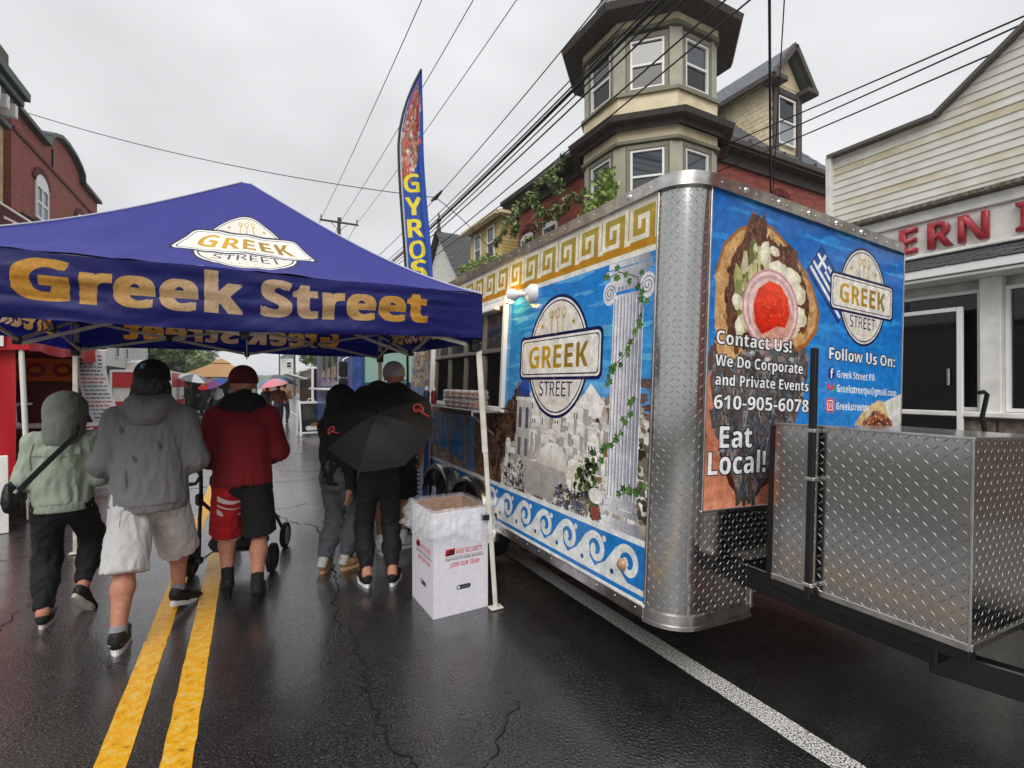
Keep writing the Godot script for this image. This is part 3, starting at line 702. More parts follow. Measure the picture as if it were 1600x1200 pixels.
func brick_window(t, xf: Transform3D, w: float, h: float):
	var wn = window(t, xf.translated_local(V3(0, 0, 0.01)), w, h, M.frame_white, [M.glass, M.dark_glass], 0.12, 0.06)
	for i in 11:
		var a := lerpf(0.62, PI - 0.62, i / 10.0); var c := Vector2(cos(a), sin(a)) * w * 0.68
		obj("brick", box(xf * V3(c.x, h - w * 0.26 + c.y, 0.03), V3(0.075, 0.2, 0.07), 0.006, xf.basis * Basis(Vector3.BACK, a - PI / 2)), M.dark_brick, wn)
	obj("stone_sill", box(xf * V3(0, -0.06, 0.05), V3(w + 0.2, 0.1, 0.14), 0.01, xf.basis), M.stone, wn)

func plain_house(called, label, x: float, z0: float, z1: float, h: float, wm, rm, rise: float, sgn: float, depth = 7.0, boards = 0.0):   # sgn -1: faces the street from the right
	var t := thing(called, label, "building")
	var xc = x - sgn * depth / 2
	obj("wall", box(V3(xc, h / 2, (z0 + z1) / 2), V3(depth, h, z0 - z1)), wm, t)
	var zc := (z0 + z1) / 2; var rf := S()
	for k in [-1.0, 1.0]: face(rf, [V3(x + sgn * 0.35, h - 0.05, zc - (z0 - z1 + 0.5) / 2), V3(x + sgn * 0.35, h - 0.05, zc + (z0 - z1 + 0.5) / 2), V3(xc, h + rise, zc + (z0 - z1) / 4), V3(xc, h + rise, zc - (z0 - z1) / 4)], V3(sgn, 1, 0)) if k > 0 else face(rf, [V3(x - sgn * (depth + 0.35), h - 0.05, zc - (z0 - z1 + 0.5) / 2), V3(x - sgn * (depth + 0.35), h - 0.05, zc + (z0 - z1 + 0.5) / 2), V3(xc, h + rise, zc + (z0 - z1) / 4), V3(xc, h + rise, zc - (z0 - z1) / 4)], V3(-sgn, 1, 0))
	for k in [-1.0, 1.0]: face(rf, [V3(x + sgn * 0.35, h - 0.05, zc + k * (z0 - z1 + 0.5) / 2), V3(x - sgn * (depth + 0.35), h - 0.05, zc + k * (z0 - z1 + 0.5) / 2), V3(xc, h + rise, zc + k * (z0 - z1) / 4)], V3(0, 1, k))
	obj("roof", rf, rm, t)
	var ev := S(); beam(ev, V3(x + sgn * 0.3, h - 0.08, z0 + 0.2), V3(x + sgn * 0.3, h - 0.08, z1 - 0.2), 0.25, 0.16, 0.02); beam(ev, V3(x + sgn * 0.3, h - 0.08, z0 + 0.25), V3(x - sgn * depth, h - 0.08, z0 + 0.25), 0.25, 0.16, 0.02)
	obj("cornice", ev, M.cream if boards > 0 else M.white, t)
	return t
func right_houses():
	var t = plain_house("yellow_house", "yellow clapboard house with a gabled slate roof, beyond the brick turret house", 8.15, -15.9, -18.8, 8.0, M.yellow_siding, M.slate, 1.7, -1.0, 7.0, 0.12)
	var bs := [M.yellow_siding, mottled(Color(0.83, 0.74, 0.48), Color(0.78, 0.69, 0.44), 0.6, 0.02, 0.9)]
	clapboards(t, Transform3D(Basis(Vector3.BACK, Vector3.UP, Vector3.LEFT), V3(8.15, 0, 0)), 5.6, 7.85, 0.125, func(_y): return [-18.8, -15.9], bs)
	clapboards(t, Transform3D(Basis(), V3(0, 0, -15.9)), 5.6, 7.85, 0.125, func(_y): return [8.15, 10.5], bs)
	for z in [-16.75, -17.95]: window(t, Transform3D(Basis(Vector3.BACK, Vector3.UP, Vector3.LEFT), V3(8.12, 6.5, z)), 0.62, 1.2, M.frame_white, [M.glass, M.dark_glass])
	var g := thing("grey_roofed_house", "house with a steep grey shingle roof and a finial, beyond the yellow clapboard house", "building")
	obj("wall", box(V3(12.0, 3.2, -22.6), V3(7.6, 6.4, 5.4)), M.white, g); obj("gable", slab(V2([-2.7, 6.3, 2.7, 6.3, 0.0, 9.0]), -3.8, 3.8, Transform3D(Basis(Vector3.BACK, Vector3.UP, Vector3.LEFT), V3(12.0, 0, -22.6))), M.white, g)
	var gr := S(); for k in [-1.0, 1.0]: face(gr, [V3(7.9, 9.15, -22.6), V3(16.2, 9.15, -22.6), V3(16.2, 6.2, -22.6 + k * 3.0), V3(7.9, 6.2, -22.6 + k * 3.0)], V3(0, 1, k))
	var gro = obj("roof", gr, M.shingle, g)
	scales(gro, Transform3D(Basis(Vector3.RIGHT, V3(0, 2.95, -3.0).normalized(), V3(0, 3.0, 2.95).normalized()), V3(7.9, 6.2, -19.6)), 6.0, 4.1, 0.28, 0.2, M.shingle, "roof_shingles")
	obj("finial", turned([Vector2(0.001, 1.0), Vector2(0.05, 0.85), Vector2(0.03, 0.7), Vector2(0.14, 0.6), Vector2(0.05, 0.5), Vector2(0.16, -0.1)], 8, Transform3D(Basis(), V3(8.1, 9.1, -22.6))), M.brown, g)

# ---------------------------------------------------------------- the food trailer
const GOLD := Color(0.70, 0.55, 0.13)
const NAVY := Color(0.10, 0.12, 0.30)
func fit(p: Print, s: String, x0: float, x1: float, y: float, cap: float, c: Color, bold = true, tint = null, slant = 0.0, face_name = "Droid Sans"):
	var a: PackedVector3Array = letters(s, cap, bold, 0.0, face_name).get_mesh_arrays()[Mesh.ARRAY_VERTEX]; var lo := 1e9; var hi := -1e9
	for q in a:
		lo = minf(lo, q.x); hi = maxf(hi, q.x)
	p.text(s, Vector2(x0, y), cap, c, bold, (x1 - x0) / (hi - lo), false, slant, face_name, tint)
func logo(p: Print, cx: float, cy: float, s: float, flat = 1.0):   # an oval badge with a name plate across it
	var at := func(q: Array) -> Array: return q.map(func(v): return Vector2(cx + v.x * s, cy + v.y * s * flat))
	var white := Color(0.91, 0.90, 0.87)
	p.poly(at.call(disc(Vector2.ZERO, 0.40, 0.452, 72)), NAVY); p.poly(at.call(disc(Vector2.ZERO, 0.378, 0.430, 72)), white); p.poly(at.call(disc(Vector2.ZERO, 0.362, 0.414, 72)), NAVY); p.poly(at.call(disc(Vector2.ZERO, 0.352, 0.404, 72)), Color(0.88, 0.86, 0.82))
	for e in [[0.535, 0.172, NAVY, 0.05], [0.512, 0.150, white, 0.04], [0.495, 0.133, NAVY, 0.03], [0.487, 0.125, white, 0.03]]: p.poly(at.call(rounded(-e[0], -e[1], e[0], e[1], e[3])), e[2])
	var gold := func(x): return Color(0.80, 0.62, 0.12).lerp(Color(0.58, 0.46, 0.13), 0.5 + 0.5 * sin((x - cx) / s * 7.0))
	fit(p, "GREEK", cx - 0.385 * s, cx + 0.385 * s, cy - 0.085 * s * flat, 0.17 * s * flat, GOLD, true, gold)
	fit(p, "STREET", cx - 0.215 * s, cx + 0.215 * s, cy - 0.29 * s * flat, 0.105 * s * flat, NAVY, false)
	for i in 5: p.poly(at.call(star(Vector2(-0.09 + i * 0.045, -0.345), 0.009)), GOLD)
	for k in [-1, 1]: p.poly(at.call(star(Vector2(k * 0.205, 0.235), 0.026)), GOLD)
	var g := GOLD.lightened(0.15); var w := 0.011 * s
	for i in 3:   # fork, spoon, knife
		var x := -0.075 + i * 0.075; p.stroke(at.call([Vector2(x, 0.17), Vector2(x, 0.28)]), w, g)
		if i == 0:
			p.stroke(at.call([Vector2(x - 0.024, 0.345), Vector2(x - 0.024, 0.30), Vector2(x, 0.28), Vector2(x + 0.024, 0.30), Vector2(x + 0.024, 0.345)]), w, g); p.stroke(at.call([Vector2(x, 0.28), Vector2(x, 0.345)]), w, g)
		else: p.stroke(at.call(disc(Vector2(x + (0.008 if i == 2 else 0.0), 0.315), 0.018 if i == 2 else 0.025, 0.036, 16) + [Vector2(x, 0.28)]), w, g)
func star(c: Vector2, r: float) -> Array:
	var q := []
	for i in 10: q.append(c + Vector2(sin(i * PI / 5), cos(i * PI / 5)) * (r if i % 2 == 0 else r * 0.42))
	return q
func blob(c: Vector2, rx: float, ry: float, r: RandomNumberGenerator, rough = 0.25, n = 14) -> Array:
	var q := []
	for i in n: q.append(c + Vector2(cos(TAU * i / n) * rx, sin(TAU * i / n) * ry) * (1.0 + r.randf_range(-rough, rough)))
	return q
func blotches(p: Print, area: Array, count: int, size: float, cols: Array, s: int, tall = 1.0):
	var r := RandomNumberGenerator.new(); r.seed = s; var lo := Vector2(1e9, 1e9); var hi := -lo; var poly := PackedVector2Array(area)
	for q in area:
		lo = lo.min(q); hi = hi.max(q)
	for i in count:
		var c := Vector2(r.randf_range(lo.x, hi.x), r.randf_range(lo.y, hi.y))
		if Geometry2D.is_point_in_polygon(c, poly):
			var z := size * r.randf_range(0.4, 1.3); var col: Color = cols[r.randi() % cols.size()]
			p.poly(blob(c, z, z * tall * r.randf_range(0.6, 1.2), r, 0.35, 9), col.lightened(r.randf_range(0.0, 0.12)) if r.randf() < 0.5 else col.darkened(r.randf_range(0.0, 0.15)))
	if count < 100: return
	for i in count * 3:   # finer flecks over the broad ones
		var c := Vector2(r.randf_range(lo.x, hi.x), r.randf_range(lo.y, hi.y)); var q: Vector2 = c + Vector2(r.randf_range(-0.02, 0.02), 0)
		if Geometry2D.is_point_in_polygon(q, poly):
			var z := maxf(0.0025, size * r.randf_range(0.08, 0.3)); var col: Color = cols[r.randi() % cols.size()].lerp(cols[r.randi() % cols.size()], r.randf())
			p.poly(blob(q, z, z * tall * r.randf_range(0.5, 1.6), r, 0.4, 6), col.darkened(r.randf_range(0.0, 0.25)) if r.randf() < 0.6 else col.lightened(r.randf_range(0.0, 0.2)))
func shaded(p: Print, area: Array, a: Color, b: Color, steps: int, vertical = true):   # an area filled with a run of tones
	var lo := Vector2(1e9, 1e9); var hi := -lo
	for q in area:
		lo = lo.min(q); hi = hi.max(q)
	for i in steps:
		var f := float(i) / steps; var g := float(i + 1) / steps; var strip := rect(lo.x, lerpf(lo.y, hi.y, f), hi.x, lerpf(lo.y, hi.y, g)) if vertical else rect(lerpf(lo.x, hi.x, f), lo.y, lerpf(lo.x, hi.x, g), hi.y)
		for q in Geometry2D.intersect_polygons(PackedVector2Array(area), PackedVector2Array(strip)): p.poly(Array(q), a.lerp(b, f))

func mural() -> Print:   # x = minus the distance from the front corner
	var p := Print.new(self, -4.75, 0.02, 4.58, 2.29, 2048, Color(0.10, 0.46, 0.76))
	var r := RandomNumberGenerator.new(); r.seed = 17
	shaded(p, rect(-4.75, 0.3, -0.17, 2.0), Color(0.42, 0.70, 0.88), Color(0.11, 0.48, 0.80), 30)
	for i in 130:   # thin cloud
		var c := Vector2(r.randf_range(-4.7, -0.2), r.randf_range(1.2, 1.98)); var w := r.randf_range(0.05, 0.3)
		p.poly(blob(c, w, w * 0.12, r, 0.5, 12), Color(0.22, 0.57, 0.84).lerp(Color(0.46, 0.73, 0.90), r.randf() * 0.8))
	# far cliff and the brown rock
	blotches(p, V2([-1.0, 0.8, -0.2, 0.8, -0.2, 1.25, -0.5, 1.2, -0.9, 1.05]), 120, 0.06, [Color(0.42, 0.36, 0.33), Color(0.52, 0.46, 0.42), Color(0.36, 0.31, 0.30)], 2, 0.4)
	var rock := V2([-2.75, 0.33, -2.6, 0.9, -2.2, 1.0, -1.95, 1.02, -1.75, 1.16, -1.60, 1.30, -1.55, 1.05, -1.35, 0.9, -1.2, 0.33])
	p.poly(rock, Color(0.32, 0.22, 0.17)); blotches(p, rock, 700, 0.045, [Color(0.38, 0.26, 0.19), Color(0.26, 0.18, 0.14), Color(0.45, 0.33, 0.25), Color(0.22, 0.15, 0.13)], 5, 1.3)
	# ruins under and beyond the serving window: columns before a bright sea
	shaded(p, rect(-4.75, 0.34, -2.55, 1.0), Color(0.10, 0.42, 0.68), Color(0.35, 0.62, 0.82), 12)
	for i in 9:
		var x := -4.68 + i * 0.235 + r.randf_range(-0.03, 0.03); var w := r.randf_range(0.05, 0.085)
		if i == 7: continue
		shaded(p, rect(x, 0.36, x + w, 2.0 if x < -3.6 else 1.02), Color(0.72, 0.62, 0.52), Color(0.38, 0.30, 0.26), 6, false)
		for k in 3: p.stroke([Vector2(x + w * (k + 1) / 4.0, 0.36), Vector2(x + w * (k + 1) / 4.0, 1.02)], 0.006, Color(0.40, 0.32, 0.27))
	blotches(p, rect(-4.75, 1.2, -3.75, 1.98), 260, 0.07, [Color(0.80, 0.72, 0.62), Color(0.60, 0.50, 0.42), Color(0.42, 0.34, 0.30), Color(0.70, 0.62, 0.52)], 9, 0.5)
	var ledge := V2([-4.75, 0.34, -4.75, 0.56, -3.6, 0.52, -2.9, 0.45, -2.6, 0.34])
	p.poly(ledge, Color(0.62, 0.53, 0.45)); blotches(p, ledge, 260, 0.035, [Color(0.70, 0.61, 0.52), Color(0.50, 0.42, 0.36), Color(0.40, 0.34, 0.30)], 12, 0.6)
	# the white town
	var town := V2([-1.95, 0.33, -1.95, 0.55, -1.75, 0.75, -1.62, 0.95, -1.50, 1.02, -0.95, 1.05, -0.75, 1.20, -0.62, 1.15, -0.3, 1.1, -0.19, 1.0, -0.19, 0.33])
	p.poly(town, Color(0.84, 0.82, 0.78)); blotches(p, town, 420, 0.06, [Color(0.84, 0.82, 0.78), Color(0.74, 0.70, 0.64), Color(0.56, 0.52, 0.48), Color(0.46, 0.42, 0.36), Color(0.90, 0.89, 0.86)], 21, 0.8)
	var wall := func(q: Array, c: Color): shaded(p, V2(q), c.darkened(0.12), c, 8)
	var lit := Color(0.96, 0.95, 0.93); var dim := Color(0.80, 0.78, 0.74)
	wall.call([-1.50, 0.60, -1.05, 0.62, -1.05, 1.06, -1.50, 1.02], dim)
	wall.call([-1.30, 0.72, -0.90, 0.72, -0.90, 1.10, -1.30, 1.04], lit)
	for e in [[-1.25, 0.82, 0.06, 0.14], [-1.12, 0.84, 0.06, 0.15], [-0.98, 0.84, 0.05, 0.15]]:
		p.poly(rect(e[0], e[1], e[0] + e[2], e[1] + e[3]), Color(0.30, 0.22, 0.18)); p.stroke([Vector2(e[0] + e[2] / 2, e[1]), Vector2(e[0] + e[2] / 2, e[1] + e[3])], 0.006, Color(0.78, 0.76, 0.72))
	wall.call([-0.90, 0.62, -0.70, 0.66, -0.60, 1.12, -0.74, 1.24, -0.88, 1.10], lit); wall.call([-0.60, 0.42, -0.56, 1.05, -0.86, 0.95, -0.80, 0.6], Color(0.80, 0.78, 0.74))
	wall.call([-0.72, 0.42, -0.55, 0.42, -0.55, 0.88, -0.72, 0.86], Color(0.58, 0.48, 0.30))
	p.poly(disc(Vector2(-0.66, 0.97), 0.03, 0.05, 16), Color(0.3, 0.26, 0.24))
	# a jumble of small houses up the slope, each a lit front, a shaded side, dark openings
	for k in 150:
		var f := 1.0 - k / 150.0; var x := r.randf_range(-1.92, -0.24); var y := lerpf(0.38, 0.98, f) + r.randf_range(-0.05, 0.05); var w := r.randf_range(0.05, 0.15); var h := r.randf_range(0.05, 0.16)
		if not Geometry2D.is_point_in_polygon(Vector2(x, y), PackedVector2Array(town)): continue
		var tone := Color(0.97, 0.96, 0.94).lerp(Color(0.84, 0.81, 0.76), r.randf() * 0.7)
		shaded(p, V2([x, y, x + w, y + w * 0.1, x + w, y + h, x, y + h]), tone.darkened(0.08), tone, 4); p.poly(V2([x + w, y + w * 0.1, x + w * 1.45, y, x + w * 1.45, y + h * 0.92, x + w, y + h]), tone.darkened(0.28))
		if r.randf() < 0.3: shaded(p, disc(Vector2(x + w / 2, y + h - 0.003), w * 0.5, w * 0.42, 20, 0, PI), tone.darkened(0.1), tone.lightened(0.3), 4)
		for j in r.randi_range(1, 3): p.poly(rect(x + w * (0.12 + j * 0.24), y + h * 0.35, x + w * (0.22 + j * 0.24), y + h * 0.7), [Color(0.16, 0.20, 0.32), Color(0.24, 0.18, 0.15), Color(0.10, 0.28, 0.52)][r.randi() % 3])
	wall.call([-1.62, 0.40, -1.00, 0.38, -0.98, 0.60, -1.20, 0.66, -1.62, 0.62], Color(0.70, 0.68, 0.66))
	shaded(p, disc(Vector2(-1.16, 0.62), 0.20, 0.19, 40, 0, PI), Color(0.80, 0.78, 0.74), Color(0.94, 0.93, 0.90), 8)   # the dome
	# bell tower with a blue cupola
	wall.call([-1.72, 0.62, -1.50, 0.62, -1.50, 1.10, -1.72, 1.10], Color(0.78, 0.77, 0.76))
	for x in [-1.685, -1.575]:
		p.poly(rect(x, 0.88, x + 0.05, 1.02), Color(0.36, 0.34, 0.36)); p.poly(disc(Vector2(x + 0.025, 1.02), 0.025, 0.03, 14), Color(0.36, 0.34, 0.36)); p.poly(rect(x, 0.66, x + 0.05, 0.80), Color(0.42, 0.40, 0.40))
	p.poly(rect(-1.74, 1.10, -1.48, 1.13), Color(0.86, 0.85, 0.85)); shaded(p, disc(Vector2(-1.61, 1.13), 0.09, 0.16, 30, 0, PI), Color(0.10, 0.22, 0.55), Color(0.20, 0.40, 0.76), 6)
	# umbrellas, steps, pots, plants
	p.poly(V2([-0.98, 0.58, -0.76, 0.56, -0.86, 0.74]), Color(0.86, 0.83, 0.76)); p.stroke([Vector2(-0.87, 0.56), Vector2(-0.88, 0.45)], 0.008, Color(0.3, 0.25, 0.2))
	for i in 8: p.poly(rect(-1.05 + i * 0.035, 0.36 + i * 0.012, -0.90 + i * 0.035, 0.372 + i * 0.012), Color(0.88, 0.87, 0.84) if i % 2 else Color(0.62, 0.58, 0.54))
	blotches(p, V2([-0.90, 0.40, -0.60, 0.40, -0.66, 0.80, -0.74, 0.80, -0.92, 0.52]), 150, 0.022, [Color(0.16, 0.22, 0.12), Color(0.26, 0.34, 0.16), Color(0.10, 0.12, 0.09), Color(0.36, 0.42, 0.22)], 31)
	blotches(p, V2([-1.92, 0.36, -1.55, 0.36, -1.60, 0.62, -1.80, 0.66]), 110, 0.025, [Color(0.9, 0.89, 0.88), Color(0.12, 0.11, 0.10), Color(0.40, 0.36, 0.32), Color(0.65, 0.62, 0.6)], 33)
	blotches(p, V2([-1.15, 0.36, -0.72, 0.36, -0.75, 0.52, -1.1, 0.50]), 160, 0.022, [Color(0.14, 0.13, 0.14), Color(0.88, 0.87, 0.85), Color(0.24, 0.28, 0.40), Color(0.52, 0.44, 0.34)], 35)
	p.poly(V2([-0.68, 0.38, -0.62, 0.38, -0.60, 0.46, -0.70, 0.46]), Color(0.55, 0.20, 0.12)); p.poly(disc(Vector2(-0.65, 0.53), 0.07, 0.05, 20), Color(0.92, 0.91, 0.88))
	for e in [[-0.24, 0.9], [-0.28, 0.72], [-0.22, 0.55]]: blotches(p, rect(e[0] - 0.06, e[1] - 0.09, -0.17, e[1] + 0.09), 30, 0.03, [Color(0.22, 0.22, 0.18), Color(0.9, 0.9, 0.88), Color(0.5, 0.42, 0.32), Color(0.36, 0.38, 0.3)], int(e[1] * 100))
	shaded(p, V2([-0.56, 0.33, -0.19, 0.33, -0.19, 0.46, -0.52, 0.40]), Color(0.48, 0.45, 0.42), Color(0.70, 0.67, 0.62), 6)
	# the great column
	var sh := func(a: float, b: float, y0: float, y1: float): shaded(p, rect(a, y0, b, y1), Color(0.90, 0.90, 0.92), Color(0.52, 0.53, 0.58), 8, false)
	sh.call(-0.545, -0.285, 0.54, 1.78)
	for i in 9:
		var x := -0.535 + i * 0.030; p.stroke([Vector2(x, 0.56), Vector2(x + 0.003, 1.76)], 0.008, Color(0.55, 0.56, 0.62)); p.stroke([Vector2(x + 0.009, 0.56), Vector2(x + 0.012, 1.76)], 0.005, Color(0.96, 0.96, 0.97))
	for e in [[0.36, 0.60, 0.24], [0.40, 0.58, 0.26], [0.46, 0.57, 0.27], [0.50, 0.56, 0.275]]: sh.call(-e[1], -e[2] + 0.0, e[0], e[0] + 0.037)
	for e in [[1.90, 0.62, 0.22], [1.945, 0.60, 0.24], [1.80, 0.56, 0.28]]: sh.call(-e[1], -e[2], e[0], e[0] + 0.038)
	sh.call(-0.58, -0.26, 1.83, 1.90)
	for c in [Vector2(-0.585, 1.80), Vector2(-0.255, 1.80)]:
		p.poly(disc(c, 0.062, 0.075, 24), Color(0.86, 0.86, 0.88)); var sp := []
		for i in 26: sp.append(c + Vector2(cos(i * 0.55), sin(i * 0.55)) * (0.055 - i * 0.0019))
		p.stroke(sp, 0.008, Color(0.50, 0.51, 0.56))
	for i in 6: p.poly(disc(Vector2(-0.50 + i * 0.033, 1.815), 0.012, 0.018, 10), Color(0.58, 0.58, 0.62))
	# printed ivy
	var lf := func(c: Vector2, s: float, a: float):
		var q := []
		for e in [[0, 1.0], [0.30, 0.45], [0.85, 0.35], [0.45, -0.15], [0.55, -0.7], [0.0, -0.45], [-0.55, -0.7], [-0.45, -0.15], [-0.85, 0.35], [-0.30, 0.45]]: q.append(c + Vector2(e[0], e[1]).rotated(a) * s)
		p.poly(q, Color(0.16, 0.32, 0.13).lerp(Color(0.34, 0.50, 0.22), r.randf())); p.stroke([c, c + Vector2(0, s * 0.8).rotated(a)], 0.004, Color(0.5, 0.62, 0.36))
	var vine := V2([-0.62, 1.90, -0.50, 1.92, -0.34, 1.86, -0.28, 1.70, -0.34, 1.52, -0.44, 1.40, -0.56, 1.32, -0.60, 1.22])
	var vine2 := V2([-0.34, 1.14, -0.40, 1.02, -0.46, 0.92, -0.56, 0.84, -0.60, 0.74]); var vine3 := V2([-0.26, 0.66, -0.34, 0.62, -0.42, 0.58])
	for vn in [vine, vine2, vine3]:
		p.stroke(vn, 0.006, Color(0.30, 0.30, 0.18))
		for i in vn.size() - 1:
			for k in 4: lf.call(vn[i].lerp(vn[i + 1], k / 4.0) + Vector2(r.randf_range(-0.035, 0.035), r.randf_range(-0.03, 0.03)), r.randf_range(0.022, 0.036), r.randf_range(2.2, 4.2))
	# key pattern
	shaded(p, rect(-4.75, 2.02, -0.17, 2.32), Color(0.68, 0.53, 0.16), Color(0.66, 0.61, 0.30), 14)
	p.poly(rect(-4.75, 1.985, -0.17, 2.022), Color(0.88, 0.87, 0.83))
	var white := Color(0.88, 0.87, 0.80); p.poly(rect(-4.75, 2.278, -0.17, 2.31), white)
	for i in 19:
		var x := -0.197 - i * 0.2535; var k := 0.2535; var y := 2.075
		var line := [Vector2(x, y), Vector2(x, y + 0.205), Vector2(x - 0.84 * k, y + 0.205), Vector2(x - 0.84 * k, y + 0.015), Vector2(x - 0.30 * k, y + 0.015), Vector2(x - 0.30 * k, y + 0.135), Vector2(x - 0.56 * k, y + 0.135), Vector2(x - 0.56 * k, y + 0.085)]
		p.stroke(line, 0.031, white)
		for q in line: p.poly(rect(q.x - 0.0155, q.y - 0.0155, q.x + 0.0155, q.y + 0.0155), white)
		p.poly(rect(x - 0.0155, y - 0.0155, x + 0.14 * k, y + 0.0155), white)
	p.poly(rect(-4.75, 2.037, -0.17, 2.062), Color(0.74, 0.50, 0.10))
	# wave border
	var blue := Color(0.12, 0.47, 0.76); var pale := Color(0.87, 0.88, 0.88)
	p.poly(rect(-4.75, 0.02, -0.17, 0.37), pale); p.poly(rect(-4.75, 0.04, -0.17, 0.068), blue); p.poly(rect(-4.75, 0.10, -0.17, 0.335), blue)
	for i in 16:
		var c := Vector2(-0.335 - i * 0.295, 0.205); var sp := []; var wd := 0.052
		p.poly([c + Vector2(-0.33, -0.13), c + Vector2(-0.27, -0.085), c + Vector2(-0.20, -0.045), c + Vector2(-0.145, 0.02), c + Vector2(-0.10, 0.075), c + Vector2(-0.062, 0.0), c + Vector2(-0.055, -0.06), c + Vector2(0.0, -0.105), c + Vector2(0.06, -0.13)], pale)
		for k in 30:
			var a := 3.25 - k * 0.235; var rr := 0.100 - k * 0.0026; sp.append(c + Vector2(cos(a) * rr, sin(a) * rr * 1.05))
		for k in 29: p.stroke([sp[k], sp[k + 1]], wd - k * 0.0009, pale)
		for q in sp: p.poly(disc(q, 0.022, 0.022, 10), pale)
		p.poly(disc(c + Vector2(-0.012, -0.004), 0.017, 0.017, 14), pale)
		p.poly(disc(c + Vector2(-0.215, 0.085), 0.019, 0.019, 14), pale); p.poly(disc(c + Vector2(-0.135, -0.085), 0.016, 0.016, 14), Color(0.12, 0.28, 0.52))
	logo(p, -1.165, 1.437, 1.0)
	p.grain(0.12, 3, 0.018); p.grain(0.09, 4, 0.09); p.grain(0.08, 5, 0.35)
	return p

func front_print() -> Print:
	var p := Print.new(self, 0.19, 0.572, 2.075, 1.75, 1400, Color(0.09, 0.42, 0.74)); var r := RandomNumberGenerator.new(); r.seed = 8
	shaded(p, rect(0.19, 0.57, 2.27, 2.33), Color(0.16, 0.58, 0.90), Color(0.06, 0.40, 0.74), 24)
	for i in 60: p.poly(blob(Vector2(r.randf_range(0.2, 2.25), r.randf_range(0.9, 2.3)), r.randf_range(0.05, 0.25), r.randf_range(0.01, 0.03), r, 0.5, 12), Color(0.12, 0.50, 0.82).lerp(Color(0.20, 0.60, 0.88), r.randf()))
	# hand and foil
	var skin := Color(0.78, 0.48, 0.38)
	p.poly(V2([0.19, 0.57, 0.19, 1.30, 0.26, 1.36, 0.34, 1.1, 0.40, 0.80, 0.62, 0.70, 0.90, 0.80, 1.1, 0.9, 1.1, 0.57]), skin)
	shaded(p, V2([0.19, 0.57, 0.70, 0.57, 0.60, 0.66, 0.36, 0.78, 0.24, 0.95, 0.19, 1.0]), Color(0.84, 0.56, 0.44), Color(0.66, 0.36, 0.28), 10)
	p.poly(V2([0.30, 0.90, 0.40, 0.70, 0.52, 0.60, 0.60, 0.64, 0.42, 0.86]), Color(0.30, 0.14, 0.12)); p.poly(V2([0.62, 0.64, 0.80, 0.72, 0.86, 0.88, 0.72, 0.80]), Color(0.38, 0.18, 0.15))
	var foil := V2([0.22, 1.36, 0.28, 1.52, 0.50, 1.46, 0.80, 1.50, 1.02, 1.58, 1.10, 1.45, 1.02, 1.16, 0.86, 0.92, 0.74, 0.76, 0.60, 0.585, 0.50, 0.62, 0.38, 0.82, 0.27, 1.02])
	p.poly(foil, Color(0.30, 0.33, 0.36)); blotches(p, foil, 900, 0.03, [Color(0.24, 0.23, 0.24), Color(0.40, 0.38, 0.38), Color(0.50, 0.48, 0.48), Color(0.20, 0.30, 0.36), Color(0.34, 0.26, 0.23), Color(0.42, 0.32, 0.28), Color(0.30, 0.26, 0.25)], 7, 1.8)
	for i in 46:
		var c := Vector2(r.randf_range(0.3, 1.0), r.randf_range(0.65, 1.48))
		if Geometry2D.is_point_in_polygon(c, PackedVector2Array(foil)): p.stroke([c, c + Vector2(r.randf_range(-0.05, 0.05), r.randf_range(-0.14, 0.05))], r.randf_range(0.003, 0.010), Color(0.74, 0.77, 0.79).lerp(Color(0.2, 0.42, 0.52), r.randf()))
	blotches(p, V2([0.28, 1.30, 0.38, 1.50, 0.9, 1.46, 1.0, 1.56, 0.92, 1.4, 0.6, 1.36]), 60, 0.03, [Color(0.75, 0.77, 0.78), Color(0.45, 0.47, 0.5), Color(0.58, 0.50, 0.48)], 19, 0.7)
	# bread, meat, onion, tomato, sauce
	var bread := V2([0.27, 1.42, 0.24, 1.62, 0.24, 1.86, 0.30, 2.02, 0.42, 2.13, 0.52, 2.17, 0.70, 2.20, 0.86, 2.12, 1.0, 2.02, 1.13, 1.90, 1.20, 1.76, 1.18, 1.64, 1.08, 1.54, 0.98, 1.50, 0.88, 1.58, 0.50, 1.48, 0.42, 1.40, 0.34, 1.38])
	p.poly(bread, Color(0.80, 0.62, 0.40)); blotches(p, bread, 500, 0.02, [Color(0.83, 0.66, 0.44), Color(0.78, 0.60, 0.38), Color(0.74, 0.54, 0.32), Color(0.85, 0.70, 0.49)], 3)
	p.stroke(V2([1.20, 1.76, 1.18, 1.64, 1.08, 1.54, 0.98, 1.50]), 0.03, Color(0.66, 0.40, 0.18)); p.stroke(bread.slice(2, 12), 0.02, Color(0.60, 0.40, 0.22))
	var meat := V2([0.36, 1.50, 0.33, 1.72, 0.36, 1.95, 0.46, 2.08, 0.50, 2.20, 0.58, 2.25, 0.64, 2.21, 0.66, 2.12, 0.78, 2.10, 0.92, 2.12, 0.96, 2.02, 1.06, 1.90, 1.10, 1.76, 1.08, 1.64, 1.0, 1.60, 0.9, 1.66, 0.6, 1.5, 0.42, 1.46])
	p.poly(meat, Color(0.34, 0.20, 0.14)); blotches(p, meat, 800, 0.02, [Color(0.42, 0.25, 0.17), Color(0.28, 0.16, 0.11), Color(0.50, 0.31, 0.22), Color(0.36, 0.19, 0.14)], 4, 1.8)
	blotches(p, V2([0.42, 1.55, 0.42, 1.86, 0.52, 2.06, 0.60, 2.08, 0.64, 1.90, 0.56, 1.6]), 60, 0.035, [Color(0.62, 0.62, 0.36), Color(0.76, 0.74, 0.52), Color(0.48, 0.50, 0.26), Color(0.84, 0.82, 0.68)], 6, 1.9)
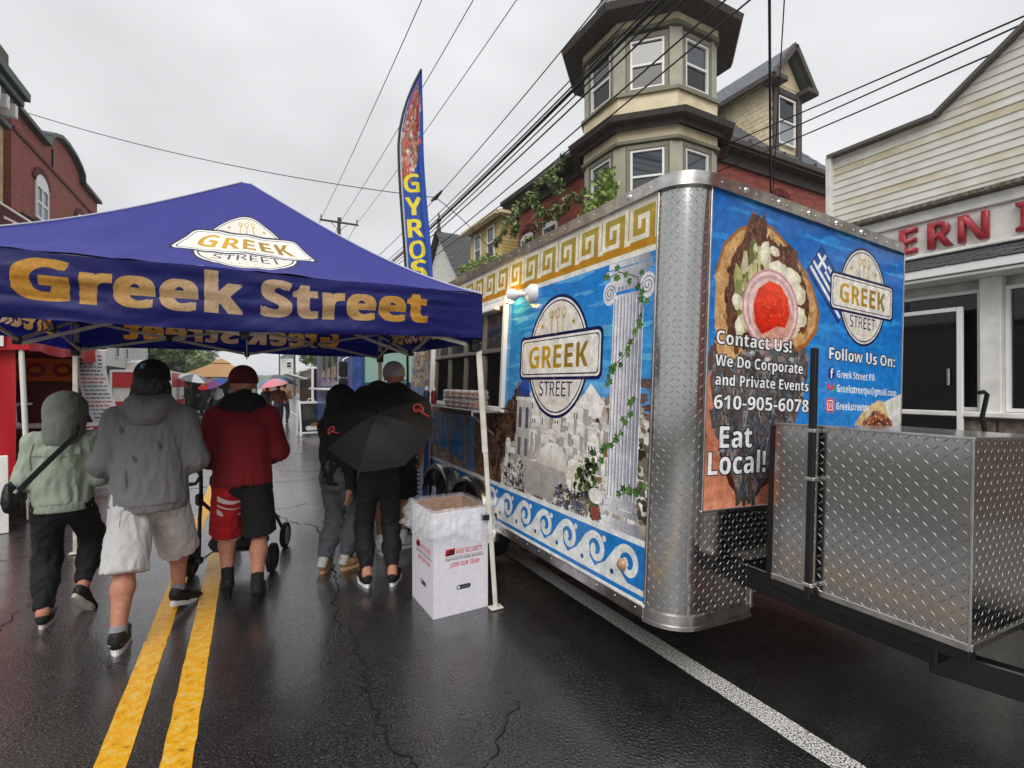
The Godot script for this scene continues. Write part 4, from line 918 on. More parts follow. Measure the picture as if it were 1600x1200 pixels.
	for e in [[0.66, 2.02, 0.05, 0.09], [0.78, 1.96, 0.10, 0.05], [0.90, 1.92, 0.10, 0.07], [0.98, 1.84, 0.08, 0.07], [1.0, 1.70, 0.07, 0.07], [0.94, 1.62, 0.06, 0.06], [0.42, 1.72, 0.04, 0.05], [0.45, 1.58, 0.04, 0.06], [0.74, 2.06, 0.05, 0.03]]:
		var c := Vector2(e[0], e[1]); p.poly(blob(c, e[2], e[3], r, 0.18, 16), Color(0.86, 0.82, 0.70)); p.poly(blob(c + Vector2(-0.012, 0.012), e[2] * 0.7, e[3] * 0.7, r, 0.15, 14), Color(0.93, 0.91, 0.82))
	for e in [[0.262, 0.235, Color(0.78, 0.58, 0.60)], [0.246, 0.220, Color(0.92, 0.80, 0.80)], [0.225, 0.200, Color(0.84, 0.66, 0.67)], [0.205, 0.180, Color(0.90, 0.80, 0.78)]]: p.poly(disc(Vector2(0.725, 1.715), e[0], e[1], 48), e[2])
	p.poly(blob(Vector2(0.74, 1.68), 0.19, 0.165, r, 0.05, 26), Color(0.84, 0.62, 0.56))
	shaded(p, V2([0.56, 1.72, 0.60, 1.82, 0.70, 1.88, 0.80, 1.87, 0.88, 1.80, 0.90, 1.70, 0.86, 1.62, 0.78, 1.62, 0.70, 1.58, 0.64, 1.56, 0.58, 1.62]), Color(0.80, 0.16, 0.08), Color(0.96, 0.30, 0.16), 12)
	for i in 40: p.poly(disc(Vector2(r.randf_range(0.60, 0.88), r.randf_range(1.64, 1.84)), 0.004, 0.004, 8), Color(0.98, 0.52, 0.36))
	# a second sandwich peeping up at the lower right
	p.poly(V2([1.60, 0.95, 1.66, 1.06, 1.78, 1.16, 1.95, 1.22, 2.10, 1.20, 2.27, 1.10, 2.27, 0.95]), Color(0.86, 0.74, 0.52)); p.poly(V2([2.02, 1.21, 2.27, 1.28, 2.27, 0.98, 2.16, 1.0]), Color(0.86, 0.86, 0.84))
	blotches(p, V2([1.66, 0.95, 1.76, 1.08, 1.95, 1.14, 2.12, 1.08, 2.16, 0.95]), 160, 0.025, [Color(0.48, 0.20, 0.14), Color(0.30, 0.14, 0.12), Color(0.70, 0.36, 0.20), Color(0.84, 0.82, 0.74), Color(0.55, 0.12, 0.12)], 14)
	# flag and badge
	var ft := Transform2D(-0.70, Vector2(1.077, 2.008)); var fl := func(x0: float, y0: float, x1: float, y1: float, c: Color): p.poly(rect(x0, y0, x1, y1).map(func(v): return ft * v), c)
	fl.call(-0.01, -0.01, 0.46, 0.225, NAVY); fl.call(0, 0, 0.45, 0.216, Color(0.90, 0.92, 0.95))
	for i in 5: fl.call(0, i * 0.048, 0.45, 0.024 + i * 0.048, Color(0.08, 0.30, 0.62))
	fl.call(0, 0.096, 0.13, 0.216, Color(0.08, 0.30, 0.62)); fl.call(0, 0.144, 0.13, 0.168, Color(0.92, 0.94, 0.96)); fl.call(0.053, 0.096, 0.077, 0.216, Color(0.92, 0.94, 0.96))
	logo(p, 1.722, 1.92, 0.748)
	# lettering: a dark edge under the white
	for e in [["Contact Us!", 0.262, 0.932, 1.474, 0.072], ["We Do Corporate", 0.258, 1.052, 1.352, 0.062], ["and Private Events", 0.262, 1.115, 1.248, 0.060], ["610-905-6078", 0.258, 1.122, 1.118, 0.076], ["Eat", 0.312, 0.584, 0.905, 0.118], ["Local!", 0.226, 0.716, 0.760, 0.122], ["Follow Us On:", 1.332, 2.168, 1.468, 0.076]]:
		for o in [Vector2(-0.006, -0.006), Vector2(0.006, -0.006), Vector2(0.006, 0.006), Vector2(-0.006, 0.006)]: fit(p, e[0], e[1] + o.x, e[2] + o.x, e[3] + o.y, e[4], Color(0.12, 0.16, 0.22))
		fit(p, e[0], e[1], e[2], e[3], e[4], Color(0.95, 0.95, 0.95))
	for e in [["Greek Street PA", 1.428, 1.895, 1.352, 0.048], ["Greekstreetpa@gmail.com", 1.428, 2.195, 1.258, 0.048], ["Greekstreetpa", 1.428, 1.835, 1.142, 0.048]]: fit(p, e[0], e[1], e[2], e[3], e[4], Color(0.93, 0.94, 0.95), true)
	p.poly(disc(Vector2(1.362, 1.375), 0.042, 0.042, 30), Color(0.10, 0.20, 0.52)); p.text("f", Vector2(1.35, 1.343), 0.062, Color(0.95, 0.95, 0.95))
	p.stroke(V2([1.325, 1.25, 1.325, 1.305, 1.362, 1.27, 1.40, 1.305, 1.40, 1.25]), 0.018, Color(0.85, 0.22, 0.18)); p.stroke(V2([1.40, 1.305, 1.40, 1.25]), 0.018, Color(0.18, 0.60, 0.32)); p.stroke(V2([1.325, 1.25, 1.325, 1.28]), 0.018, Color(0.2, 0.4, 0.8))
	for e in [[0.045, 0.0, Color(0.86, 0.26, 0.34)], [0.033, 0.0, Color(0.96, 0.94, 0.93)], [0.026, 0.0, Color(0.85, 0.28, 0.30)]]: p.poly(rounded(1.358 - e[0], 1.168 - e[0], 1.358 + e[0], 1.168 + e[0], e[0] * 0.4), e[2])
	p.poly(disc(Vector2(1.358, 1.168), 0.015, 0.015, 20), Color(0.96, 0.94, 0.93)); p.poly(disc(Vector2(1.358, 1.168), 0.009, 0.009, 16), Color(0.85, 0.28, 0.30))
	p.grain(0.16, 6, 0.018); p.grain(0.10, 4, 0.08); p.grain(0.09, 7, 0.35)
	return p

func tread_plate() -> StandardMaterial3D:   # raised lens-shaped bars, laid crosswise by turns; one tile is two by two bars of 32 mm
	var n := 128; var im := Image.create(n, n, false, Image.FORMAT_RF)
	for y in n:
		for x in n:
			var best := 0.0
			for i in range(-1, 3):
				for j in range(-1, 3):
					var c := Vector2((i + 0.5) * n / 2.0, (j + 0.5) * n / 2.0); var a := PI / 4 if (i + j) % 2 == 0 else -PI / 4
					var d := (Vector2(x + 0.5, y + 0.5) - c).rotated(-a) / (n / 2.0)
					var l := absf(d.x) / 0.43; var w := 0.105 * (1.0 - l * l)
					if l < 1.0 and absf(d.y) < w: best = maxf(best, smoothstep(0.0, 0.6, 1.0 - absf(d.y) / w))
			im.set_pixel(x, y, Color(best, best, best))
	var m := mat(Color(0.70, 0.695, 0.69), 0.2, 1.0); m.heightmap_enabled = true; m.heightmap_texture = ImageTexture.create_from_image(im); m.heightmap_scale = 0.34
	m.roughness_texture = ntex(noise(FastNoiseLite.TYPE_SIMPLEX_SMOOTH, 0.012, 3, 4), 256, [[0.3, 0.7], [Color(0.9, 0.9, 0.9), Color(1.6, 1.6, 1.6)]]); m.roughness = 0.16
	m.uv1_scale = Vector3(1 / 0.064, 1 / 0.064, 1)
	return m

func flat_panel(poly: Array, put: Callable, uv: Callable, out: Vector3, st = null) -> SurfaceTool:
	if st == null: st = S()
	var pp := PackedVector2Array(poly); var idx := Geometry2D.triangulate_polygon(pp)
	for i in range(0, idx.size(), 3):
		var a := []; var b := []
		for j in 3:
			a.append(put.call(pp[idx[i + j]])); b.append(uv.call(pp[idx[i + j]]))
		face_uv(st, a, b, out)
	return st
func corner_path(w: float, l: float, r: float, off = 0.0) -> Array:   # round the trailer from the street side's rear to the other side's rear: x, z and the way travelled
	var p := [Vector2(-off, -l)]
	for i in 9: p.append(Vector2(r - cos(i * PI / 16) * (r + off), -r + sin(i * PI / 16) * (r + off)))
	for i in 9: p.append(Vector2(w - r + sin(i * PI / 16) * (r + off), -r + cos(i * PI / 16) * (r + off)))
	p.append(Vector2(w + off, -l))
	return p
func band(st, p: Array, y0: float, y1: float, q = null):
	var s := 0.0; var mid := Vector2(1.2, -2.0)
	st.set_smooth_group(0)
	for i in p.size() - 1:
		var a: Vector2 = p[i]; var b: Vector2 = p[i + 1]; var l := (b - a).length(); var o := (a + b) / 2 - mid; var d := (b - a).normalized(); var n := V3(-d.y, 0, d.x)
		if n.dot(V3(o.x, 0, o.y)) < 0: n = -n
		face_uv(st, [V3(a.x, y0, a.y), V3(b.x, y0, b.y), V3(b.x, y1, b.y), V3(a.x, y1, a.y)], [Vector2(s, -y0), Vector2(s + l, -y0), Vector2(s + l, -y1), Vector2(s, -y1)], n)
		s += l
	if q:
		st.set_smooth_group(-1)
		for i in p.size() - 1:
			for y in [y0, y1]: face(st, [V3(p[i].x, y, p[i].y), V3(p[i + 1].x, y, p[i + 1].y), V3(q[i + 1].x, y, q[i + 1].y), V3(q[i].x, y, q[i].y)], V3(0, 1 if y == y1 else -1, 0))

const TW := 2.379
const TH := 2.387
const TL := 4.75
func trailer():
	var t := thing("food_trailer", "silver diamond-plate food trailer wrapped in a blue and white seaside town mural", "food trailer", V3(1.8969, 0.42, -1.8076))
	t.basis = Basis(V3(0.99881, -0.04878, 0), V3(0.04878, 0.99881, 0), V3(0, -0.0055, 0.99998))
	var plate := tread_plate(); M.plate = plate
	var rail := mottled(Color(0.80, 0.79, 0.78), Color(0.68, 0.67, 0.66), 0.25, 0.03, 1.0, 1.0)
	var inner := mat(Color(0.42, 0.42, 0.42), 0.5)
	# shell
	var well := [Vector2(-3.74, -0.1), Vector2(-3.70, 0.10)]
	for i in 9: well.append(Vector2(-3.25 - cos(i * PI / 8.0) * 0.40, 0.10 + sin(i * PI / 8.0) * 0.22))
	for i in 9: well.append(Vector2(-2.45 - cos(i * PI / 8.0) * 0.40, 0.10 + sin(i * PI / 8.0) * 0.22))
	well.append(Vector2(-2.0, 0.10)); well.append(Vector2(-1.97, -0.1))
	var hatch := rect(-3.86, 1.03, -1.97, 1.92); var mu := mural()
	var put := func(v: Vector2): return V3(-0.004, v.y, v.x)
	var uv := func(v: Vector2): return Vector2((v.x - mu.x0) / mu.w, 1.0 - (v.y - mu.y0) / mu.h)
	var side := S(); var back := S()
	for half in [rect(-4.75, 0.02, -2.85, 2.31), rect(-2.85, 0.02, -0.19, 2.31)]:
		for a in Geometry2D.clip_polygons(PackedVector2Array(half), PackedVector2Array(hatch)):
			for b in Geometry2D.clip_polygons(a, PackedVector2Array(well)):
				flat_panel(Array(b), put, uv, Vector3.LEFT, side); prism(back, Array(b), -0.05, 0.0, Transform3D(Basis(Vector3.BACK, Vector3.UP, Vector3.LEFT), Vector3.ZERO))
	var vinyl := printed(mu, 0.12); vinyl.metallic_specular = 0.45
	obj("street_wall", back, inner, t)
	metas(obj("mural_panel", side, vinyl, t), "glossy printed mural with a key border, white town, column and blue waves")
	var fp := front_print(); var fput := func(v: Vector2): return V3(v.x, v.y, 0.004)
	var fuv := func(v: Vector2): return Vector2((v.x - fp.x0) / fp.w, 1.0 - (v.y - fp.y0) / fp.h)
	var fvinyl := printed(fp, 0.14); fvinyl.metallic_specular = 0.45
	metas(obj("front_print_panel", flat_panel(rect(0.19, 0.572, 2.265, 2.322), fput, fuv, Vector3.BACK), fvinyl, t), "glossy blue print with a sandwich, contact lines and an oval badge")
	var cp := corner_path(TW, TL, 0.19); var st := S(0)
	band(st, cp.slice(1, 19), 0.19, 2.31); obj("diamond_plate_front", st, plate, t)
	for e in [cp.slice(1, 10) + [Vector2(0.6, 0)], [Vector2(1.78, 0)] + cp.slice(10, 19)]:
		var lo := S(0); band(lo, e, 0.0, 0.19); obj("lower_plate", lo, plate, t)
	var oth := S(); bx(oth, V3(TW - 0.03, 1.19, -2.47), V3(0.06, 2.36, 4.54)); bx(oth, V3(1.19, 1.19, -TL + 0.02), V3(2.3, 2.36, 0.06)); bx(oth, V3(1.19, 1.19, -0.09), V3(2.0, 2.3, 0.06))
	obj("wall", oth, M.frame_white, t)
	obj("floor", box(V3(1.19, 0.05, -2.45), V3(2.28, 0.08, 4.5)), inner, t)
	var rp := PackedVector2Array(corner_path(TW, TL, 0.19, -0.01)); var rf := S(); prism(rf, Array(rp), -0.02, 0.02, Transform3D(Basis(Vector3.RIGHT, Vector3.BACK, Vector3.DOWN), V3(0, 2.375, 0))); obj("roof", rf, M.frame_white, t)
	var tr := S(0); var po := corner_path(TW, TL, 0.19, 0.018); band(tr, po, 2.31, 2.387, corner_path(TW, TL, 0.19, -0.03)); band(tr, corner_path(TW, TL, 0.19, 0.026), 2.31, 2.322, po); obj("top_rail", tr, rail, t)
	var br := S(0)
	for e in [cp.slice(1, 10) + [Vector2(0.6, 0)]]:
		var q: Array = corner_path(TW, TL, 0.19, 0.014).slice(1, 10) + [Vector2(0.6, 0.014)]; band(br, q, -0.045, 0.022, e)
		var q2: Array = corner_path(TW, TL, 0.19, 0.022).slice(1, 10) + [Vector2(0.6, 0.022)]; band(br, q2, -0.048, -0.03, q)
	for e in [[V3(-0.006, -0.012, -1.08), V3(0.02, 0.066, 1.78)], [V3(-0.006, -0.012, -4.24), V3(0.02, 0.066, 1.02)], [V3(0.61, 0.1, 0.008), V3(0.022, 0.2, 0.016)], [V3(1.79, -0.01, 0.006), V3(1.1, 0.06, 0.016)]]: obj("bottom_rail", box(e[0], e[1], 0.003), rail, t)
	obj("bottom_rail", br, rail, t)
	var ed := S(); bx(ed, V3(-0.006, 1.17, -0.19), V3(0.012, 2.27, 0.014), 0.003); bx(ed, V3(0.19, 1.44, 0.005), V3(0.012, 1.75, 0.01), 0.003); bx(ed, V3(1.22, 0.568, 0.005), V3(2.08, 0.012, 0.01), 0.003); bx(ed, V3(2.268, 1.44, 0.005), V3(0.012, 1.75, 0.01), 0.003)
	obj("edge_strip", ed, rail, t)
	var rv := S(0)
	for i in 26:
		for y in [2.35, 0.0]: lathe(rv, [Vector2(0.001, 0.006), Vector2(0.005, 0.004), Vector2(0.007, 0)], 6, Transform3D(Basis(Vector3.UP, Vector3.LEFT, Vector3.BACK), V3(-0.017, y, -0.25 - i * 0.17)))
	for i in 14: lathe(rv, [Vector2(0.001, 0.006), Vector2(0.006, 0.004), Vector2(0.008, 0)], 6, Transform3D(Basis(Vector3.RIGHT, Vector3.BACK, Vector3.DOWN), V3(0.25 + i * 0.145, 2.35, 0.018)))
	for x in [-1.18, -0.62]:
		for i in 13: lathe(rv, [Vector2(0.001, 0.004), Vector2(0.005, 0.003), Vector2(0.006, 0)], 6, Transform3D(Basis(Vector3.UP, Vector3.LEFT, Vector3.BACK), V3(-0.004, 0.12 + i * 0.165, x)))
	metas(obj("rivets", rv, rail, t), "", "", "", "stuff")
	for x in [0.45, 0.75, 1.05, 1.35, 1.65]: obj("marker_lamp", turned([Vector2(0.001, 0.014), Vector2(0.014, 0.011), Vector2(0.02, 0.0)], 10, Transform3D(Basis(Vector3.RIGHT, Vector3.BACK, Vector3.DOWN), V3(x, 2.352, 0.018))), M.steel, t)
	obj("marker_lamp", turned([Vector2(0.001, 0.014), Vector2(0.014, 0.011), Vector2(0.02, 0.0)], 10, Transform3D(Basis(Vector3.UP, Vector3.LEFT, Vector3.BACK), V3(-0.018, 2.352, -0.42))), M.steel, t)
	obj("side_marker_lamp", turned([Vector2(0.001, 0.03), Vector2(0.02, 0.026), Vector2(0.034, 0.01), Vector2(0.036, 0)], 14, Transform3D(Basis(Vector3.UP, Vector3.LEFT, Vector3.BACK), V3(-0.004, 0.19, -0.38))), mat(Color(0.66, 0.52, 0.40), 0.15), t)
	# serving window
	var fr := S(); var grey := mat(Color(0.55, 0.54, 0.52), 0.4, 0.6)
	for e in [[-3.86, 0.05], [-1.97, 0.05]]: bx(fr, V3(-0.012, 1.475, e[0]), V3(0.05, 0.94, e[1]), 0.006)
	bx(fr, V3(-0.012, 1.945, -2.915), V3(0.05, 0.05, 1.94), 0.006); bx(fr, V3(-0.012, 1.005, -2.915), V3(0.05, 0.05, 1.94), 0.006)
	var sw = metas(obj("serving_window", fr, M.frame_white, t), "open serving window with metal sashes and a counter")
	for i in 4:
		var z0 := -3.83 + i * 0.46
		obj("sash", pipe_frame(V3(0.02, 1.72, z0 + 0.23), 0.46, 0.40, 0.035), grey, sw); obj("pane", box(V3(0.02, 1.72, z0 + 0.23), V3(0.006, 0.33, 0.39)), M.glass, sw)
		obj("mullion", box(V3(0.03, 1.27, z0), V3(0.04, 0.46, 0.045), 0.005), grey, sw)
	obj("light_strip", box(V3(-0.06, 1.90, -2.5), V3(0.05, 0.03, 0.9), 0.006), M.frame_white, sw)
	var cs := S(); bx(cs, V3(-0.15, 0.985, -2.9), V3(0.32, 0.022, 1.9), 0.004); bx(cs, V3(-0.30, 0.968, -2.9), V3(0.016, 0.05, 1.9), 0.003); obj("counter_shelf", cs, M.steel, sw)
	for z in [-2.1, -2.9, -3.7]: obj("bracket", pipe([V3(-0.02, 0.78, z), V3(-0.26, 0.965, z)], 0.012, 6), grey, sw)
	var kit := S(); bx(kit, V3(0.95, 0.55, -3.0), V3(0.5, 0.9, 2.2), 0.01); bx(kit, V3(1.9, 1.5, -3.0), V3(0.4, 0.5, 2.0), 0.02); bx(kit, V3(1.3, 1.9, -2.4), V3(0.7, 0.35, 0.9), 0.02); obj("kitchen_fittings", kit, mat(Color(0.22, 0.22, 0.22), 0.35, 0.5), t)
	# wheels, fender
	var wd := S(); bx(wd, V3(0.30, 0.1, -2.86), V3(0.5, 0.5, 1.7)); obj("wheel_well", wd, M.black, t)
	for z in [-2.45, -3.25]:
		var x := Transform3D(Basis(Vector3.UP, Vector3.LEFT, Vector3.BACK), V3(0.12, -0.108, z))
		var w = obj("wheel", turned([Vector2(0.001, 0.085), Vector2(0.08, 0.085), Vector2(0.10, 0.06), Vector2(0.17, 0.05), Vector2(0.195, 0.1), Vector2(0.205, 0.1)], 24, x), M.steel, t)
		obj("tyre", turned([Vector2(0.2, 0.105), Vector2(0.215, 0.125), Vector2(0.27, 0.13), Vector2(0.302, 0.11), Vector2(0.312, 0.07), Vector2(0.312, -0.07), Vector2(0.30, -0.11), Vector2(0.2, -0.11)], 32, x), M.rubber, w)
		for i in 5: obj("wheel_nut", box(V3(0.028, -0.108 + cos(i * TAU / 5) * 0.055, z + sin(i * TAU / 5) * 0.055), V3(0.02, 0.02, 0.02), 0.004), M.steel, w)
	var path := [Vector2(-3.78, -0.13), Vector2(-3.70, 0.06)]
	for i in 9: path.append(Vector2(-3.27 - cos(i * PI / 8.0) * 0.41, 0.08 + sin(i * PI / 8.0) * 0.27))
	path.append(Vector2(-2.85, 0.13))
	for i in 9: path.append(Vector2(-2.43 - cos(i * PI / 8.0) * 0.41, 0.08 + sin(i * PI / 8.0) * 0.27))
	path.append(Vector2(-1.99, 0.0)); path.append(Vector2(-1.93, -0.12))
	var fd := S(0)
	for e in [[0.0, -0.10, 0.0, 0.0], [-0.10, -0.125, 0.0, -0.012], [-0.125, -0.122, -0.012, -0.05]]:
		for i in path.size() - 1:
			var d: Vector2 = (path[i + 1] - path[i]).normalized(); var n := Vector2(-d.y, d.x)
			var q := func(k: int, xo: float, off: float) -> Vector3: return V3(xo, path[k].y + off, path[k].x)
			face(fd, [q.call(i, e[0], e[2]), q.call(i + 1, e[0], e[2]), q.call(i + 1, e[1], e[3]), q.call(i, e[1], e[3])], V3(-0.8, n.y, n.x))
	obj("fender", fd, rail, t)
	# the lamp over the window
	var lx := Transform3D(Basis(Vector3.UP, Vector3.LEFT, Vector3.BACK), V3(-0.004, 1.955, -1.53))
	var lamp = obj("flood_lamp", turned([Vector2(0.001, 0.062), Vector2(0.045, 0.055), Vector2(0.072, 0.03), Vector2(0.078, 0.0)], 20, lx), M.frame_white, t)
	var ls := S(0); tube(ls, [V3(-0.05, 1.95, -1.56), V3(-0.09, 1.945, -1.62)], 0.02, 10); lathe(ls, [Vector2(0.02, 0.0), Vector2(0.05, 0.05), Vector2(0.055, 0.10), Vector2(0.05, 0.10)], 18, Transform3D(Basis(Vector3.UP, V3(-0.45, -0.25, -0.85).normalized(), V3(-0.85, 0, 0.45).normalized()).orthonormalized(), V3(-0.08, 1.95, -1.61)))
	obj("lamp_head", ls, M.frame_white, lamp)
	var glow := mat(Color(1, 0.85, 0.5), 0.4); glow.emission_enabled = true; glow.emission = Color(1.0, 0.82, 0.42); glow.emission_energy_multiplier = 9.0
	var bp := V3(-0.125, 1.925, -1.695)
	obj("bulb", turned([Vector2(0.001, -0.042), Vector2(0.03, -0.03), Vector2(0.042, 0.0), Vector2(0.03, 0.03), Vector2(0.001, 0.042)], 16, Transform3D(Basis(), bp)), glow, lamp)
	var li := OmniLight3D.new(); li.name = "bulb_light"; li.light_color = Color(1, 0.8, 0.45); li.light_energy = 0.1; li.light_size = 0.042; li.omni_range = 12.0; li.omni_attenuation = 2.0; li.shadow_enabled = true; li.position = bp; lamp.add_child(li)
	# tongue, box, post
	var ch := S(); for x in [0.35, 2.02]: bx(ch, V3(x, -0.07, -2.4), V3(0.06, 0.12, 4.6))
	for z in [-0.3, -1.2, -2.1, -3.6, -4.5]: bx(ch, V3(1.19, -0.06, z), V3(1.62, 0.08, 0.05))
	obj("chassis", ch, M.black, t)
	var tg := S(); bx(tg, V3(0.62, 0.175, -0.38), V3(0.08, 0.13, 2.5), 0.006); bx(tg, V3(1.78, 0.175, -0.38), V3(0.08, 0.13, 2.5), 0.006); bx(tg, V3(1.19, 0.175, 0.83), V3(1.08, 0.13, 0.08), 0.006); bx(tg, V3(0.55, 0.215, 0.59), V3(0.06, 0.05, 0.8), 0.004); bx(tg, V3(1.19, 0.175, 0.03), V3(1.18, 0.13, 0.06), 0.006)
	beam(tg, V3(0.70, 0.09, 0.8), V3(1.17, 0.09, 2.2), 0.07, 0.11, 0.006); beam(tg, V3(1.70, 0.09, 0.8), V3(1.21, 0.09, 2.2), 0.07, 0.11, 0.006); bx(tg, V3(1.19, 0.12, 2.3), V3(0.1, 0.1, 0.3), 0.02)
	obj("tongue_frame", tg, mat(Color(0.045, 0.045, 0.05), 0.3), t)
	obj("tongue_jack", pipe([V3(1.19, -0.4, 2.05), V3(1.19, 0.45, 2.05)], 0.035, 12), M.steel, t)
	var b := S(0); var x0 := 0.519; var x1 := 1.86; var z0 := 0.188; var z1 := 0.993; var y0 := 0.2434; var y1 := 1.0525; b.set_smooth_group(-1)
	face_uv(b, [V3(x0, y0, z0), V3(x0, y0, z1), V3(x0, y1, z1), V3(x0, y1, z0)], [Vector2(0, y0), Vector2(z1 - z0, y0), Vector2(z1 - z0, y1), Vector2(0, y1)], Vector3.LEFT)
	face_uv(b, [V3(x1, y0, z0), V3(x1, y0, z1), V3(x1, y1, z1), V3(x1, y1, z0)], [Vector2(0, y0), Vector2(z1 - z0, y0), Vector2(z1 - z0, y1), Vector2(0, y1)], Vector3.RIGHT)
	face_uv(b, [V3(x0, y0, z1), V3(x1, y0, z1), V3(x1, y1, z1), V3(x0, y1, z1)], [Vector2(0, y0), Vector2(x1 - x0, y0), Vector2(x1 - x0, y1), Vector2(0, y1)], Vector3.BACK)
	face_uv(b, [V3(x0, y0, z0), V3(x1, y0, z0), V3(x1, y1, z0), V3(x0, y1, z0)], [Vector2(0, y0), Vector2(x1 - x0, y0), Vector2(x1 - x0, y1), Vector2(0, y1)], Vector3.FORWARD)
	face_uv(b, [V3(x0, y1, z0), V3(x1, y1, z0), V3(x1, y1, z1), V3(x0, y1, z1)], [Vector2(x0, z0), Vector2(x1, z0), Vector2(x1, z1), Vector2(x0, z1)], Vector3.UP)
	face_uv(b, [V3(x0, y0, z0), V3(x1, y0, z0), V3(x1, y0, z1), V3(x0, y0, z1)], [Vector2(x0, z0), Vector2(x1, z0), Vector2(x1, z1), Vector2(x0, z1)], Vector3.DOWN)
	var tb = metas(obj("tongue_box", b, plate, t), "diamond-plate storage box on the trailer tongue")
	var e2 := S(); bx(e2, V3(x0 + 0.02, y1 + 0.002, (z0 + z1) / 2), V3(0.052, 0.012, z1 - z0 + 0.012), 0.003); bx(e2, V3((x0 + x1) / 2, y1 + 0.002, z1 - 0.02), V3(x1 - x0 - 0.06, 0.0118, 0.052), 0.003)
	bx(e2, V3(x0 - 0.001, (y0 + y1) / 2, z1 - 0.001), V3(0.012, y1 - y0, 0.012), 0.003); bx(e2, V3(x0 - 0.002, y0 + 0.01, (z0 + z1) / 2), V3(0.012, 0.03, z1 - z0), 0.003); bx(e2, V3((x0 + x1) / 2, y0 + 0.01, z1 + 0.002), V3(x1 - x0, 0.03, 0.012), 0.003)
	obj("box_edge", e2, rail, tb)
	obj("box_back_seal", box(V3(x0 + 0.02, (y0 + y1) / 2 - 0.01, z0 - 0.02), V3(0.03, y1 - y0, 0.03)), M.black, tb)
	var ps := S(); bx(ps, V3(0.475, 0.83, 0.405), V3(0.028, 1.22, 0.028), 0.003); var post = metas(obj("black_post", ps, M.black, t), "square black pole clamped to the tongue box")
	for y in [1.035, 0.80, 0.29]: obj("clamp", box(V3(0.484, y, 0.405), V3(0.056, 0.018, 0.046), 0.003), M.steel, post)
func pipe_frame(c: Vector3, w: float, h: float, b: float) -> SurfaceTool:   # a thin frame standing across x
	var st := S()
	for k in [-1, 1]:
		bx(st, c + V3(0, 0, k * (w - b) / 2), V3(0.035, h, b), 0.004); bx(st, c + V3(0, k * (h - b) / 2, 0), V3(0.034, b, w - 2 * b), 0.004)
	return st

# ---------------------------------------------------------------- the blue canopy tent
const TC := Vector3(-0.03, 0, -4.755)
var crease := noise(FastNoiseLite.TYPE_SIMPLEX_SMOOTH, 2.6, 77, 3)
func roof_at(side: int, s: float, t: float) -> Vector3:   # s along the eave from -1 to 1, t from the eave (0) to the peak (1)
	var hw := 1.52; var y := 2.315 + 1.035 * t - 0.085 * sin(PI * pow(t, 0.8)) - 0.02 * sin(PI * t) * (1.0 - s * s) + 0.006 * sin(s * 9.0 + t * 5.0) * (1.0 - t) + 0.022 * crease.get_noise_2d(s * 2.2 * (1.0 - t * 0.6) + side * 7.0, t * 1.1) * (1.0 - t) * minf(1.0, (1.0 - absf(s)) * 6.0)
	var k := lerpf(1.0, 0.02, t); var p := V3(s * hw * k, y, hw * k)
	return lifted(TC + Basis(Vector3.UP, side * PI / 2) * p)
func lifted(p: Vector3) -> Vector3: return p + V3(0, 0.045 * clampf((-3.23 - p.z) / 3.05, 0.0, 1.05), 0)   # the rear legs stand a notch higher
